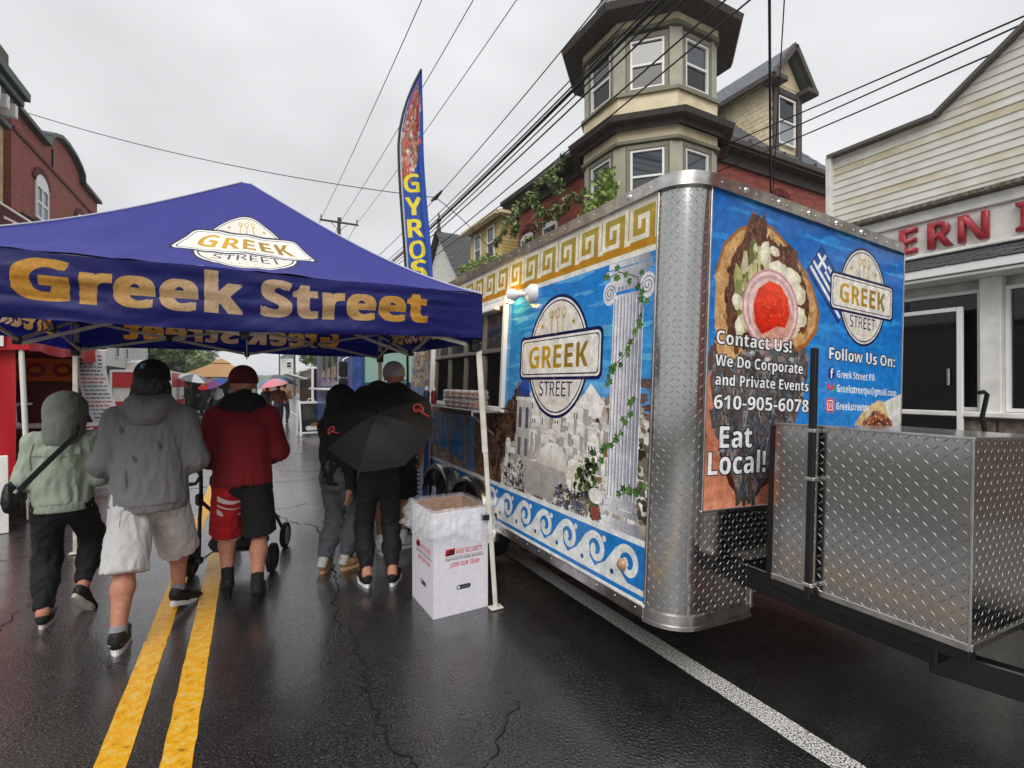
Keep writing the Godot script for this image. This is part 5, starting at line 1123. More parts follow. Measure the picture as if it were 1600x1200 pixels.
func canopy_tent():
	var t := thing("canopy_tent", "blue pop-up canopy tent with large gold and white lettering along its edge", "canopy tent")
	var blue := Color(0.135, 0.155, 0.51)
	var pr := Print.new(self, -1.55, 0.0, 3.04, 1.90, 1536, blue); logo(pr, -0.01, 0.70, 1.12, 1.15); pr.grain(0.08, 2, 0.4)
	var rm := printed(pr, 0.62); rm.heightmap_enabled = true; rm.heightmap_texture = weave(); rm.heightmap_scale = 0.05
	var vp := Print.new(self, -1.55, 0.0, 3.04, 0.36, 2048, Color(0.07, 0.10, 0.45))
	var tint := func(x): return Color(0.86, 0.60, 0.13).lerp(Color(0.84, 0.72, 0.58), clampf(1.35 - absf(x - 0.03) * 1.25, 0.0, 1.0))
	for o in [Vector2(-0.009, -0.006), Vector2(0.009, -0.006), Vector2(0.009, 0.006), Vector2(-0.009, 0.006)]:
		fit(vp, "Greek", -1.012 + o.x, -0.043 + o.x, 0.105 + o.y, 0.215, Color.WHITE, true, tint); fit(vp, "Street", 0.063 + o.x, 1.067 + o.x, 0.105 + o.y, 0.215, Color.WHITE, true, tint)
	vp.grain(0.02, 9, 0.2); vp.grain(0.10, 4, 0.05)
	var vm := printed(vp, 0.55); vm.backlight_enabled = true; vm.backlight = Color(0.9, 0.9, 0.9)
	var lining := fabric(Color(0.62, 0.62, 0.66), 0.7, 0.1)
	var plainblue := fabric(blue, 0.62, 0.1)
	for side in 4:
		var out := Basis(Vector3.UP, side * PI / 2) * V3(0, 1, 1)
		obj("roof_panel", cloth_sheet(40, 24, func(u, v): return roof_at(side, u * 2 - 1, v), out), rm if side == 0 else plainblue, t)
		obj("lining", cloth_sheet(16, 12, func(u, v): return roof_at(side, (u * 2 - 1) * 0.99, v * 0.98) - V3(0, 0.012, 0), -out), lining, t)
		var n := noise(FastNoiseLite.TYPE_SIMPLEX_SMOOTH, 1.0, 40 + side, 3)
		obj("valance", cloth_sheet(110, 14, func(u, v): var y: float = lerpf(1.965 + 0.012 * sin(u * 7.0 + 1.0 + side) + 0.018 * u, 2.315 + 0.006 * sin(u * 2 * 9.0), v); var w: float = 0.030 * n.get_noise_2d(u * 3.0, v * 7.0) + 0.016 * n.get_noise_2d(u * 11.0 + v * 3.0, v * 2.0) + 0.02 * (1.0 - v) * sin(u * 11.0 + side); return lifted(TC + Basis(Vector3.UP, side * PI / 2) * V3((u * 2 - 1) * 1.521, y, 1.523 + w * minf(1.0, minf(u, 1.0 - u) * 12.0) * minf(1.0, (1.0 - v) * 5.0))), V3(out.x, 0, out.z)), vm, t)
	for i in 4:
		var line := []
		for k in 17: line.append(roof_at(i, 1.0, k / 16.0) + V3(0, 0.004, 0))
		obj("hip_seam", pipe(line, 0.007, 6), mat(Color(0.72, 0.73, 0.80), 0.5), t)
	var frame := mottled(Color(0.84, 0.83, 0.78), Color(0.74, 0.73, 0.68), 0.35, 0.03, 1.0); var joint := mat(Color(0.05, 0.05, 0.06), 0.45)
	for e in [[1.60, -3.23, 1.47, -3.30], [-1.50, -3.27, -1.48, -3.29], [1.45, -6.22, 1.45, -6.22], [-1.50, -6.22, -1.50, -6.22]]:
		var st := S(); beam(st, V3(e[0], 0.015, e[1]), V3(lerpf(e[0], e[2], 0.55), 1.25, lerpf(e[1], e[3], 0.55)), 0.034, 0.034, 0.004); var leg = obj("leg", st, frame, t)
		var s2 := S(); beam(s2, V3(lerpf(e[0], e[2], 0.52), 1.15, lerpf(e[1], e[3], 0.52)), V3(e[2], 2.28, e[3]), 0.042, 0.042, 0.005); obj("upper_leg", s2, frame, leg)
		obj("foot_plate", box(V3(e[0], 0.011, e[1]), V3(0.10, 0.012, 0.07), 0.003), frame, leg)
		for y in [2.24, 1.93, 1.99]: obj("bracket", box(lifted(V3(e[2], y, e[3])), V3(0.075, 0.07, 0.075), 0.01), joint, leg)
	for side in 4:
		var bs := Basis(Vector3.UP, side * PI / 2); var tr := S()
		for e in [[-1.43, 0], [0, 1.43]]:
			for k in [0, 1]: beam(tr, lifted(TC + bs * V3(e[0], 2.24 if k else 1.95, 1.43 + k * 0.016)), lifted(TC + bs * V3(e[1], 1.95 if k else 2.24, 1.43 + k * 0.016)), 0.012, 0.026, 0.002)
		var b = obj("truss_bar", tr, frame, t)
		for x in [0.0, -0.715, 0.715]: obj("joint", box(lifted(TC + bs * V3(x, 1.95 if x == 0.0 else 2.095, 1.44)), V3(0.05, 0.06, 0.05), 0.008), joint, b)
		var sp := S(); beam(sp, TC + bs * V3(0, 1.95, 1.42), TC + bs * V3(0, 2.42, 0.1), 0.012, 0.026, 0.002); beam(sp, TC + bs * V3(0, 2.25, 1.42), TC + bs * V3(0, 2.7, 0.1), 0.012, 0.026, 0.002); obj("spoke", sp, frame, t)
	obj("centre_pole", pipe([TC + V3(0, 2.4, 0), TC + V3(0, 3.24, 0)], 0.02, 10), frame, t)
	obj("strap", turned([Vector2(0.03, -0.02), Vector2(0.034, -0.02), Vector2(0.034, 0.02), Vector2(0.03, 0.02)], 10, Transform3D(Basis(), V3(1.535, 0.68, -3.265))), joint, t)

func feather_flag():
	var t := thing("feather_flag", "tall blue feather flag with yellow letters, rising between canopy tent and food trailer", "flag", V3(1.63, 0, -5.60), -0.30)
	var p := Print.new(self, 0.0, 2.3, 0.5, 3.1, 330, Color(0.14, 0.30, 0.64)); var r := RandomNumberGenerator.new(); r.seed = 23
	var pic := func(q: Array, s: int): p.poly(q, Color(0.62, 0.44, 0.36)); blotches(p, q, 260, 0.035, [Color(0.85, 0.80, 0.76), Color(0.72, 0.30, 0.26), Color(0.50, 0.34, 0.26), Color(0.82, 0.24, 0.26), Color(0.40, 0.30, 0.28), Color(0.70, 0.52, 0.42)], s, 1.6)
	pic.call(V2([0.0, 4.0, 0.2, 3.98, 0.26, 4.15, 0.36, 4.3, 0.42, 4.5, 0.42, 5.05, 0.2, 5.25, 0.08, 4.9]), 3); pic.call(V2([0.06, 2.3, 0.08, 2.62, 0.22, 2.75, 0.40, 2.78, 0.5, 2.6, 0.5, 2.3]), 4)
	p.poly(V2([0.30, 2.3, 0.44, 2.3, 0.44, 2.52, 0.36, 2.5]), Color(0.86, 0.16, 0.20)); p.poly(V2([0.30, 2.5, 0.40, 2.42, 0.42, 2.75, 0.32, 2.72]), Color(0.82, 0.80, 0.78))
	p.poly(rect(0.0, 2.3, 0.035, 5.4), Color(0.70, 0.72, 0.78))
	var ys := [3.86, 3.58, 3.31, 3.04, 2.80]
	for i in 5: fit(p, "GYROS"[i], 0.06 + i * 0.004, 0.36 + i * 0.008, ys[i], 0.225, Color(0.92, 0.85, 0.20))
	p.grain(0.1, 3, 0.03)
	var fm := printed(p, 0.7); fm.backlight_enabled = true; fm.backlight = Color(0.5, 0.5, 0.5)
	var lx := func(y: float) -> float: return -0.10 * smoothstep(2.5, 4.5, y) + 0.25 * pow(maxf(0.0, (y - 4.45) / 0.9), 1.8)
	var rx := func(y: float) -> float: return 0.295 - 0.12 * smoothstep(2.6, 4.6, y) - 0.015 * smoothstep(4.6, 5.3, y)
	obj("banner", cloth_sheet(22, 60, func(u, v): var y: float = lerpf(2.42, 5.36, v); var a: float = lx.call(y); var b: float = maxf(a + 0.004, rx.call(y)); var w = u * (b - a) / 0.39; var g := smoothstep(0.40, 0.62, u) - smoothstep(0.62, 0.85, u); return V3(lerpf(a, b, u + 0.06 * g * sin(y * 2.0)), y + 0.02 * u, 0.03 * sin(u * 8.0 + y * 1.2) * u + 0.07 * g * (0.6 + 0.4 * sin(y * 3.0))), Vector3.BACK), fm, t)
	var pts := []
	for i in 30:
		var y := lerpf(0.1, 5.37, i / 29.0); pts.append(V3(lx.call(y) - 0.012 if y > 2.4 else 0.03 * (1.0 - y / 2.4) - 0.012, y, 0))
	obj("pole", pipe(pts, 0.014, 8), M.black, t); obj("base", turned([Vector2(0.001, 0.12), Vector2(0.03, 0.12), Vector2(0.04, 0.03), Vector2(0.18, 0.02), Vector2(0.18, 0.001)], 16), M.black, t)

func rubbish_box():
	var t := thing("rubbish_box", "white cardboard rubbish box with red lettering and a clear bag, against the tent's leg", "rubbish box", V3(1.346, 0.0, -3.52), 0.03)
	var w := 0.43; var d := 0.46; var h := 0.745
	var p := Print.new(self, 0.0, 0.0, w, h, 640, Color(0.87, 0.86, 0.90)); var red := Color(0.78, 0.14, 0.18); var ink := Color(0.12, 0.12, 0.14)
	p.poly(V2([0.088, 0.425, 0.162, 0.43, 0.168, 0.478, 0.094, 0.474]), red); blotches(p, V2([0.095, 0.43, 0.16, 0.435, 0.16, 0.465, 0.10, 0.46]), 30, 0.008, [Color(0.35, 0.08, 0.08), Color(0.15, 0.08, 0.08)], 4)
	fit(p, "AND SECURITY.", 0.172, 0.388, 0.432, 0.036, red); p.poly(rect(0.09, 0.414, 0.388, 0.4165), ink)
	fit(p, "Engineered Life Safety Specialists", 0.09, 0.388, 0.392, 0.018, ink, true, null, 0.2); fit(p, "JOIN OUR TEAM", 0.12, 0.355, 0.342, 0.033, red, true, null, 0.22)
	p.poly(rounded(0.178, 0.172, 0.288, 0.204, 0.012), ink); p.poly(disc(Vector2(0.194, 0.188), 0.010, 0.010, 14), Color(0.9, 0.9, 0.92)); p.poly(rect(0.212, 0.184, 0.276, 0.192), Color(0.45, 0.45, 0.48))
	p.grain(0.03, 3, 0.01)
	var pm := printed(p, 0.45); var uv := func(v: Vector2): return Vector2(v.x / w, 1 - v.y / h)
	var st := S()
	flat_panel(rect(0, 0, w, h), func(v): return V3(v.x - w / 2, v.y, d / 2), uv, Vector3.BACK, st); obj("front_panel", st, pm, t)
	var s2 := S(); flat_panel(rect(0, 0, w, h), func(v): return V3(-w / 2, v.y, (v.x - w / 2) * d / w), uv, Vector3.LEFT, s2); obj("side_panel", s2, pm, t)
	var white := mat(Color(0.87, 0.86, 0.90), 0.45); var brown := mottled(Color(0.66, 0.50, 0.38), Color(0.56, 0.42, 0.32), 0.8, 0.03, 2.0)
	var s3 := S(); face(s3, [V3(w / 2, 0, d / 2), V3(w / 2, 0, -d / 2), V3(w / 2, h, -d / 2), V3(w / 2, h, d / 2)], Vector3.RIGHT); face(s3, [V3(-w / 2, 0, -d / 2), V3(w / 2, 0, -d / 2), V3(w / 2, h, -d / 2), V3(-w / 2, h, -d / 2)], Vector3.FORWARD); obj("back_panel", s3, white, t)
	var s4 := S(); var o := 0.005
	for e in [[-1, 0], [1, 0], [0, -1], [0, 1]]:
		var n := V3(e[0], 0, e[1]); var x := V3(e[1], 0, -e[0]); var hw := w / 2 - o if e[0] == 0 else d / 2 - o; var c := n * ((w if e[0] else d) / 2 - o)
		face(s4, [c - x * hw + V3(0, 0.02, 0), c + x * hw + V3(0, 0.02, 0), c + x * hw + V3(0, h, 0), c - x * hw + V3(0, h, 0)], -n)
	face(s4, [V3(-w / 2 + o, 0.02, -d / 2 + o), V3(w / 2 - o, 0.02, -d / 2 + o), V3(w / 2 - o, 0.02, d / 2 - o), V3(-w / 2 + o, 0.02, d / 2 - o)], Vector3.UP); obj("inside", s4, brown, t)
	var film := mat(Color(0.93, 0.94, 0.96, 0.30), 0.28); film.transparency = BaseMaterial3D.TRANSPARENCY_ALPHA; film.albedo_texture = ntex(noise(FastNoiseLite.TYPE_SIMPLEX_SMOOTH, 0.02, 6, 4), 256, [[0.3, 0.7], [Color(1, 1, 1, 0.7), Color(1, 1, 1, 1.0)]])
	var thin := film.duplicate(); thin.albedo_color = Color(0.95, 0.95, 0.96, 0.13)
	var n := noise(FastNoiseLite.TYPE_SIMPLEX_SMOOTH, 1.0, 12, 4)
	var ringp := func(u: float, grow: float) -> Vector3:
		var a := u * TAU; var c := cos(a); var s := sin(a); var k := 1.0 / maxf(absf(c), absf(s)); k = lerpf(k, 1.15, 0.12)
		return V3(c * k * (w / 2 + grow), 0, s * k * (d / 2 + grow))
	var bag := cloth_sheet(120, 16, func(u, v): var q: Vector3 = ringp.call(u, 0.012 + 0.035 * sin(v * PI * 0.8) + 0.022 * v + 0.06 * v * n.get_noise_2d(cos(u * TAU) * 5.0, sin(u * TAU) * 5.0 + v * 1.5) + 0.022 * n.get_noise_2d(cos(u * TAU) * 16.0, sin(u * TAU) * 16.0)); return q + V3(0, 0.765 - v * (0.215 + 0.05 * n.get_noise_2d(u * 6.0 if u < 0.5 else (1.0 - u) * 6.0, 3.0)) + 0.014 * n.get_noise_2d(cos(u * TAU) * 4.0, sin(u * TAU) * 4.0), 0), V3(0, 1, 0.2))
	obj("bag_skirt", bag, film, t)
	obj("bag_inside", cloth_sheet(60, 10, func(u, v): var q: Vector3 = ringp.call(u, -0.012 - 0.03 * v + 0.02 * n.get_noise_2d(cos(u * TAU) * 6.0, sin(u * TAU) * 6.0 + v)); return q * (1.0 - 0.1 * v) + V3(0, 0.765 - 0.5 * v, 0), V3(0, -1, 0.2)), thin, t)

func umbrella(called, label, c: Vector3, n: Vector3, r: float, cols: Array, ribs = 8, group = "", spin = 0.0, rise = 0.27) -> Node3D:
	# n points from the handle to the tip
	var t := thing(called, label, "umbrella", c, 0.0, group)
	var x := n.cross(V3(0.3, 1, 0.2)).normalized(); var b := Basis(x, n, x.cross(n)) * Basis(Vector3.UP, spin)
	var at := func(a: float, f: float) -> Vector3:
		var k := absf(sin((a * ribs) / 2.0)); var rr := r * f * (1.0 - 0.07 * k * f)
		return b * V3(cos(a) * rr, rise * r * 2.0 * (1.0 - pow(f, 1.9)) * 0.62 - 0.035 * k * r * f, sin(a) * rr)
	for i in ribs:
		obj("canopy_panel", cloth_sheet(8, 10, func(u, v): return at.call((i + u) * TAU / ribs, v), n), cols[i % cols.size()], t)
		var line := []
		for k in 7: line.append(at.call(i * TAU / ribs, k / 6.0) - n * 0.006)
		obj("rib", pipe(line, 0.003, 5), M.steel, t)
	obj("tip", pipe([n * (rise * r * 1.24), n * (rise * r * 1.24 + 0.05)], 0.007, 8), M.black, t)
	obj("shaft", pipe([n * (rise * r * 1.2), n * (rise * r * 1.2 - 0.72)], 0.006, 8), M.steel, t)
	obj("handle", pipe([n * (rise * r * 1.2 - 0.70), n * (rise * r * 1.2 - 0.82)], 0.016, 10), M.black, t)
	return t
func black_umbrella():
	var c := V3(0.915, 1.345, -3.90); var n := V3(-0.36, 0.60, 0.72).normalized()
	var black := fabric(Color(0.055, 0.055, 0.062), 0.6, 0.2)
	black.metallic_specular = 0.42
	var t := umbrella("black_umbrella", "black umbrella with a small red emblem, tilted back over the woman at the serving window", c, n, 0.43, [black], 8, "", 0.2, 0.27)
	var x := n.cross(V3(0.3, 1, 0.2)).normalized(); var b := Basis(x, n, x.cross(n)) * Basis(Vector3.UP, 0.2)
	var red := mat(Color(0.72, 0.10, 0.12), 0.5); var pale := mat(Color(0.80, 0.45, 0.48), 0.5)
	# the emblem: a looped letter, on the panel that looks to the upper right
	var inv := b.transposed()
	for e in [[V3(0.295, 0.10, 0.0), 1.0], [V3(-0.36, -0.09, 0.0), 0.8]]:
		var view_x := V3(0.88, 0, 0.47); var view_y := n.cross(view_x).normalized() * -1.0
		if view_y.y < 0: view_y = -view_y
		view_x = view_y.cross(n).normalized()
		var put := func(q: Vector2) -> Vector3:
			var w: Vector3 = view_x * (e[0].x + q.x * e[1]) + view_y * (e[0].y + q.y * e[1]); var l := inv * w; var f := Vector2(l.x, l.z).length() / 0.45; var a := atan2(l.z, l.x); var k := absf(sin(a * 4.0))
			return b * V3(l.x, 0.27 * 0.90 * 0.62 * (1.0 - pow(f, 1.9)) - 0.035 * k * 0.45 * f + 0.005, l.z)
		var loop := []
		for i in 15: loop.append(Vector2(cos(-0.8 + i * 0.38) * 0.036, sin(-0.8 + i * 0.38) * 0.040))
		loop.append_array([Vector2(0.0, -0.012), Vector2(0.05, -0.038), Vector2(0.085, -0.05)])
		obj("emblem", pipe(loop.map(put), 0.007 * e[1], 6), red, t); obj("emblem", pipe(loop.map(func(q): return put.call(q * 0.96) + n * 0.004), 0.0035 * e[1], 6), pale, t)
		obj("emblem", pipe([Vector2(-0.015, -0.02), Vector2(0.012, 0.018), Vector2(0.02, -0.005)].map(put), 0.004 * e[1], 6), red, t)

func stroller():
	var t := thing("stroller", "black folding stroller with cup holders, pushed by the man in the red jacket", "stroller", V3(-0.08, 0, -5.07), -0.34)
	var m := mat(Color(0.06, 0.06, 0.065), 0.4); var cloth := fabric(Color(0.07, 0.07, 0.08), 0.85, 0.2)
	for e in [[-0.33, 0.16], [0.33, 0.16], [-0.24, -0.52], [0.24, -0.52]]:
		var x := Transform3D(Basis(Vector3.UP, Vector3.RIGHT, Vector3.FORWARD), V3(e[0], 0.125, e[1]))
		var w = obj("wheel", turned([Vector2(0.001, 0.02), Vector2(0.085, 0.012), Vector2(0.092, 0.02), Vector2(0.092, -0.02), Vector2(0.085, -0.012), Vector2(0.001, -0.02)], 20, x), M.steel if e[1] < 0 else m, t)
		obj("tyre", turned([Vector2(0.09, 0.02), Vector2(0.105, 0.026), Vector2(0.124, 0.018), Vector2(0.126, 0.0), Vector2(0.124, -0.018), Vector2(0.105, -0.026), Vector2(0.09, -0.02)], 24, x), M.rubber, w)
	for k in [-1.0, 1.0]:
		obj("frame_tube", pipe([V3(k * 0.27, 0.13, 0.16), V3(k * 0.26, 0.5, 0.17), V3(k * 0.24, 0.68, 0.19), V3(k * 0.215, 0.86, 0.25), V3(k * 0.205, 0.97, 0.28)], 0.016, 8), m, t)
		obj("front_tube", pipe([V3(k * 0.24, 0.13, -0.52), V3(k * 0.25, 0.4, -0.2), V3(k * 0.25, 0.66, 0.19)], 0.015, 8), m, t)
		obj("axle_block", box(V3(k * 0.28, 0.13, 0.16), V3(0.08, 0.06, 0.06), 0.012), m, t); obj("hinge", box(V3(k * 0.25, 0.67, 0.2), V3(0.05, 0.1, 0.07), 0.015), m, t)
		obj("handle_grip", pipe([V3(k * 0.205, 0.97, 0.28), V3(k * 0.18, 1.0, 0.30), V3(k * 0.08, 1.0, 0.30)], 0.02, 8), M.rubber, t)
	obj("cross_bar", pipe([V3(-0.24, 0.14, 0.16), V3(-0.16, 0.2, 0.16), V3(0.16, 0.2, 0.16), V3(0.24, 0.14, 0.16)], 0.008, 6), m, t)
	for y in [0.93, 0.80]: obj("cup_holder", turned([Vector2(0.045, 0.0), Vector2(0.053, 0.0), Vector2(0.053, 0.016), Vector2(0.045, 0.016)], 20, Transform3D(Basis(), V3(-0.31, y, 0.24))), m, t)
	obj("holder_arm", pipe([V3(-0.26, 0.81, 0.24), V3(-0.225, 0.88, 0.24), V3(-0.26, 0.94, 0.24)], 0.012, 6), m, t)
	obj("seat", net([[V3(0, 0.36, -0.02), V3(0, 0.72, 0.10), 0.14, 0.13, V3(1.45, 1, 0.45)], [V3(0, 0.36, -0.02), V3(0, 0.34, -0.26), 0.12, 0.11, V3(1.5, 0.6, 1)]], 0.02, 0.06, 0.008), cloth, t)
	obj("hood", net([[V3(-0.1, 0.80, 0.02), V3(0.1, 0.80, 0.02), 0.13, 0.13, V3(1, 0.8, 1.2)]], 0.02, 0.04, 0.008), cloth, t)
	obj("basket", net([[V3(-0.12, 0.24, 0.0), V3(0.12, 0.24, 0.0), 0.12, 0.12, V3(1, 0.6, 1.3)]], 0.02, 0.04, 0.01), cloth, t)

func sandwich_board():
	var t := thing("sandwich_board", "white A-frame menu board with dark panels on the road beyond the people", "sign", V3(1.78, 0, -17.3), 0.15)
	var p := Print.new(self, 0.0, 0.0, 0.6, 0.95, 256, Color(0.10, 0.10, 0.10)); var r := RandomNumberGenerator.new(); r.seed = 4
	for i in 14: p.poly(rect(0.05, 0.88 - i * 0.035, 0.05 + r.randf_range(0.15, 0.42), 0.892 - i * 0.035), Color(0.42, 0.42, 0.40))
	p.poly(rounded(0.10, 0.05, 0.58, 0.20, 0.07), Color(0.85, 0.85, 0.86)); blotches(p, rect(0.25, 0.2, 0.55, 0.3), 30, 0.04, [Color(0.72, 0.52, 0.30), Color(0.6, 0.4, 0.22)], 3)
	var pm := printed(p, 0.4)
	for k in [1.0, -1.0]:
		var b := Basis(Vector3.RIGHT, -k * 0.20); var o := V3(0, 0, k * 0.26); var fr := S()
		for x in [-0.37, 0.37]: bx(fr, o + b * V3(x, 0.58, 0), V3(0.06, 1.16, 0.05), 0.01, b)
		bx(fr, o + b * V3(0, 1.10, 0), V3(0.68, 0.08, 0.05), 0.01, b); bx(fr, o + b * V3(0, 0.11, 0), V3(0.68, 0.06, 0.05), 0.01, b)
		var f = obj("frame", fr, M.frame_white, t); var st := S()
		flat_panel(rect(-0.34, 0.14, 0.34, 1.06), func(v): return o + b * V3(v.x * k, v.y, k * 0.01), func(v): return Vector2((v.x + 0.34) / 0.68, 1.0 - (v.y - 0.14) / 0.92), b * V3(0, 0, k), st); obj("menu_panel", st, pm, f)
	obj("handle", pipe([V3(-0.1, 1.12, 0), V3(-0.09, 1.2, 0), V3(0.09, 1.2, 0), V3(0.1, 1.12, 0)], 0.018, 8), M.frame_white, t)

func counter_goods():
	# trailer axes: x out of the wall is minus, z towards the front
	var bs := Basis(V3(0.99881, -0.04878, 0), V3(0.04878, 0.99881, 0), V3(0, -0.0055, 0.99998)); var o := V3(1.8969, 0.42, -1.8076)
	var clear := pane(Color(0.95, 0.97, 0.98), 0.16); clear.roughness = 0.08; var pastry := mottled(Color(0.66, 0.40, 0.18), Color(0.48, 0.27, 0.12), 0.6, 0.05, 6.0)
	var row := 0
	for layer in 2:
		for i in 5:
			var at := o + bs * V3(-0.17, 0.997 + layer * 0.088, -2.12 - i * 0.165)
			var which: String = ["nearest the front", "second from front", "in mid row", "second from rear", "nearest the rear"][i]
			var t := thing("takeaway_box", "clear box of pastries on the serving counter, %s layer, %s" % ["upper" if layer else "lower", which], "food box", at, 0.0, "pastry boxes on the serving counter")
			obj("tray", box(V3(0, 0.02, 0), V3(0.15, 0.036, 0.14), 0.012), clear, t); obj("pastry", net([[V3(-0.035, 0.035, 0), V3(0.035, 0.035, 0), 0.028, 0.028], [V3(0, 0.035, -0.035), V3(0, 0.035, 0.035), 0.028, 0.028]], 0.012, 0.02, 0.008, V3(30, 30, 30), i), pastry, t)
			var ld := S(0)
			for k in 5: tube(ld, [V3(-0.06, 0.045, -0.05 + k * 0.025), V3(-0.05, 0.078, -0.05 + k * 0.025), V3(0.05, 0.078, -0.05 + k * 0.025), V3(0.06, 0.045, -0.05 + k * 0.025)], 0.0035, 5, false)
			bx(ld, V3(0, 0.061, 0), V3(0.145, 0.038, 0.135), 0.014); obj("lid", ld, clear, t)
	for i in 3:
		var c: Color = [Color(0.45, 0.06, 0.07), Color(0.20, 0.24, 0.40), Color(0.55, 0.10, 0.10)][i]
		var t := thing("sauce_bottle", "%s sauce bottle at the far end of the serving counter" % ["dark red", "blue", "bright red"][i], "bottle", o + bs * V3(-0.12 - 0.05 * (i % 2), 0.997, -3.45 - i * 0.12), 0.0, "bottles on the serving counter")
		obj("bottle_body", turned([Vector2(0.001, 0), Vector2(0.032, 0.002), Vector2(0.034, 0.12), Vector2(0.02, 0.15)], 12), mat(c, 0.3), t); obj("cap", turned([Vector2(0.02, 0.15), Vector2(0.018, 0.17), Vector2(0.006, 0.2), Vector2(0.001, 0.2)], 10), M.frame_white, t)
func price_board():
	var t := thing("price_board", "white and blue price board leaning by the trailer's wheels, behind the group at the window", "sign", V3(1.62, 0, -5.75), -0.5)
	var p := Print.new(self, 0, 0, 0.62, 1.0, 200, Color(0.86, 0.88, 0.91)); p.poly(rect(0.56, 0, 0.62, 1.0), Color(0.15, 0.35, 0.62)); p.poly(rect(0, 0.90, 0.62, 1.0), Color(0.15, 0.35, 0.62)); var r := RandomNumberGenerator.new(); r.seed = 2
	for i in 16: p.poly(rect(0.06, 0.84 - i * 0.05, 0.06 + r.randf_range(0.2, 0.36), 0.86 - i * 0.05), Color(0.16, 0.24, 0.42)); p.poly(rect(0.46, 0.84 - i * 0.05, 0.52, 0.86 - i * 0.05), Color(0.16, 0.24, 0.42))
	for k in [1.0, -1.0]:
		var b := Basis(Vector3.RIGHT, -k * 0.17); var st := S(); flat_panel(rect(-0.31, 0.03, 0.31, 1.03), func(v): return b * V3(v.x * k, v.y, k * 0.012) + V3(0, 0, k * 0.17), func(v): return Vector2((v.x + 0.31) / 0.62, 1.03 - v.y), b * V3(0, 0, k), st)
		var pl = obj("panel", box(b * V3(0, 0.53, 0) + V3(0, 0, k * 0.17), V3(0.64, 1.02, 0.018), 0.004, b), M.frame_white, t); obj("price_print", st, printed(p, 0.5), pl)

# ---------------------------------------------------------------- people
func bend(a: Vector3, c: Vector3, l1: float, l2: float, pole: Vector3) -> Vector3:   # knee or elbow
	var d := c - a; var l := minf(d.length(), (l1 + l2) * 0.999); var n := d.normalized(); var x := (l1 * l1 - l2 * l2 + l * l) / (2.0 * l)
	var h := sqrt(maxf(0.0, l1 * l1 - x * x)); var p := (pole - n * pole.dot(n)).normalized()
	return a + n * x + p * h
var kit := {}
func body_kit():
	kit.head = net([[V3(0, 0.03, 0.015), V3(0, 0.02, -0.02), 0.098, 0.092, V3(0.84, 1.05, 1.0)], [V3(0, -0.06, -0.045), V3(0, -0.085, -0.06), 0.055, 0.038, V3(1.05, 1, 1)], [V3(0, 0.02, -0.098), V3(0, -0.025, -0.118), 0.009, 0.015], [V3(-0.02, -0.055, -0.094), V3(0.02, -0.055, -0.094), 0.010, 0.010], [V3(-0.018, -0.068, -0.092), V3(0.018, -0.068, -0.092), 0.010, 0.010],
		[V3(-0.045, 0.035, -0.082), V3(0.045, 0.035, -0.082), 0.014, 0.014], [V3(-0.083, 0.015, 0.012), V3(-0.085, -0.02, 0.008), 0.016, 0.012, V3(0.5, 1.3, 1)], [V3(0.083, 0.015, 0.012), V3(0.085, -0.02, 0.008), 0.016, 0.012, V3(0.5, 1.3, 1)], [V3(-0.05, -0.015, -0.07), V3(0.05, -0.015, -0.07), 0.022, 0.022], [V3(0, -0.06, 0.01), V3(0, -0.16, 0.03), 0.058, 0.062]], 0.007, 0.02)
	for fist in 2:
		var f := [[V3(0, 0.02, 0), V3(0, -0.03, 0), 0.026, 0.034, V3(0.75, 1, 1)], [V3(0, -0.03, -0.018), V3(0, -0.082, -0.022), 0.026, 0.022, V3(0.55, 1, 1)], [V3(0, -0.03, 0.016), V3(0, -0.078, 0.02), 0.026, 0.020, V3(0.55, 1, 1)]]
		for i in 4:
			var z: float = [-0.031, -0.010, 0.011, 0.030][i]; var l: float = [0.070, 0.078, 0.072, 0.056][i]; var c := 1.25 if fist else 0.28
			var p := V3(0, -0.086 + absf(i - 1.2) * 0.004, z); var a := 0.12 + c * 0.5
			for k in 3:
				var q = p + V3(-sin(a), -cos(a), 0.03 * z / 0.03 * 0.06) * l * [0.42, 0.33, 0.25][k]; f.append([p, q, 0.0092 - k * 0.0007, 0.0087 - k * 0.0008]); p = q; a += c
		f.append([V3(-0.004, -0.022, -0.028), V3(-0.014, -0.055, -0.048), 0.014, 0.011]); f.append([V3(-0.014, -0.055, -0.048), V3(-0.024, -0.085, -0.050), 0.0105, 0.009])
		kit["hand%d" % fist] = net(f, 0.005, 0.007)
	kit.shoe = net([[V3(0, 0.055, 0.045), V3(0, 0.05, -0.02), 0.042, 0.046, V3(0.85, 1, 1)], [V3(0, 0.045, -0.02), V3(0, 0.035, -0.17), 0.046, 0.036, V3(1.05, 0.85, 1)], [V3(0, 0.06, 0.04), V3(0, 0.11, 0.045), 0.042, 0.040, V3(0.9, 1, 1.1), 2]], 0.01, 0.03)
	kit.laces = net([[V3(-0.02, 0.085, -0.03), V3(0.02, 0.085, -0.03), 0.006, 0.006], [V3(-0.02, 0.078, -0.055), V3(0.02, 0.078, -0.055), 0.006, 0.006], [V3(-0.02, 0.071, -0.08), V3(0.02, 0.071, -0.08), 0.006, 0.006]], 0.006, 0.004)
func sole_shape() -> SurfaceTool:
	var p := []
	for i in 24:
		var a := TAU * i / 24; var z := cos(a) * 0.145; p.append(Vector2(sin(a) * (0.050 if z < 0 else 0.040) , z - 0.062))
	var st := S(); var m := Transform3D(Basis(Vector3.RIGHT, Vector3.BACK, Vector3.DOWN), Vector3.ZERO)
	prism(st, p, -0.032, -0.0, m)
	return st
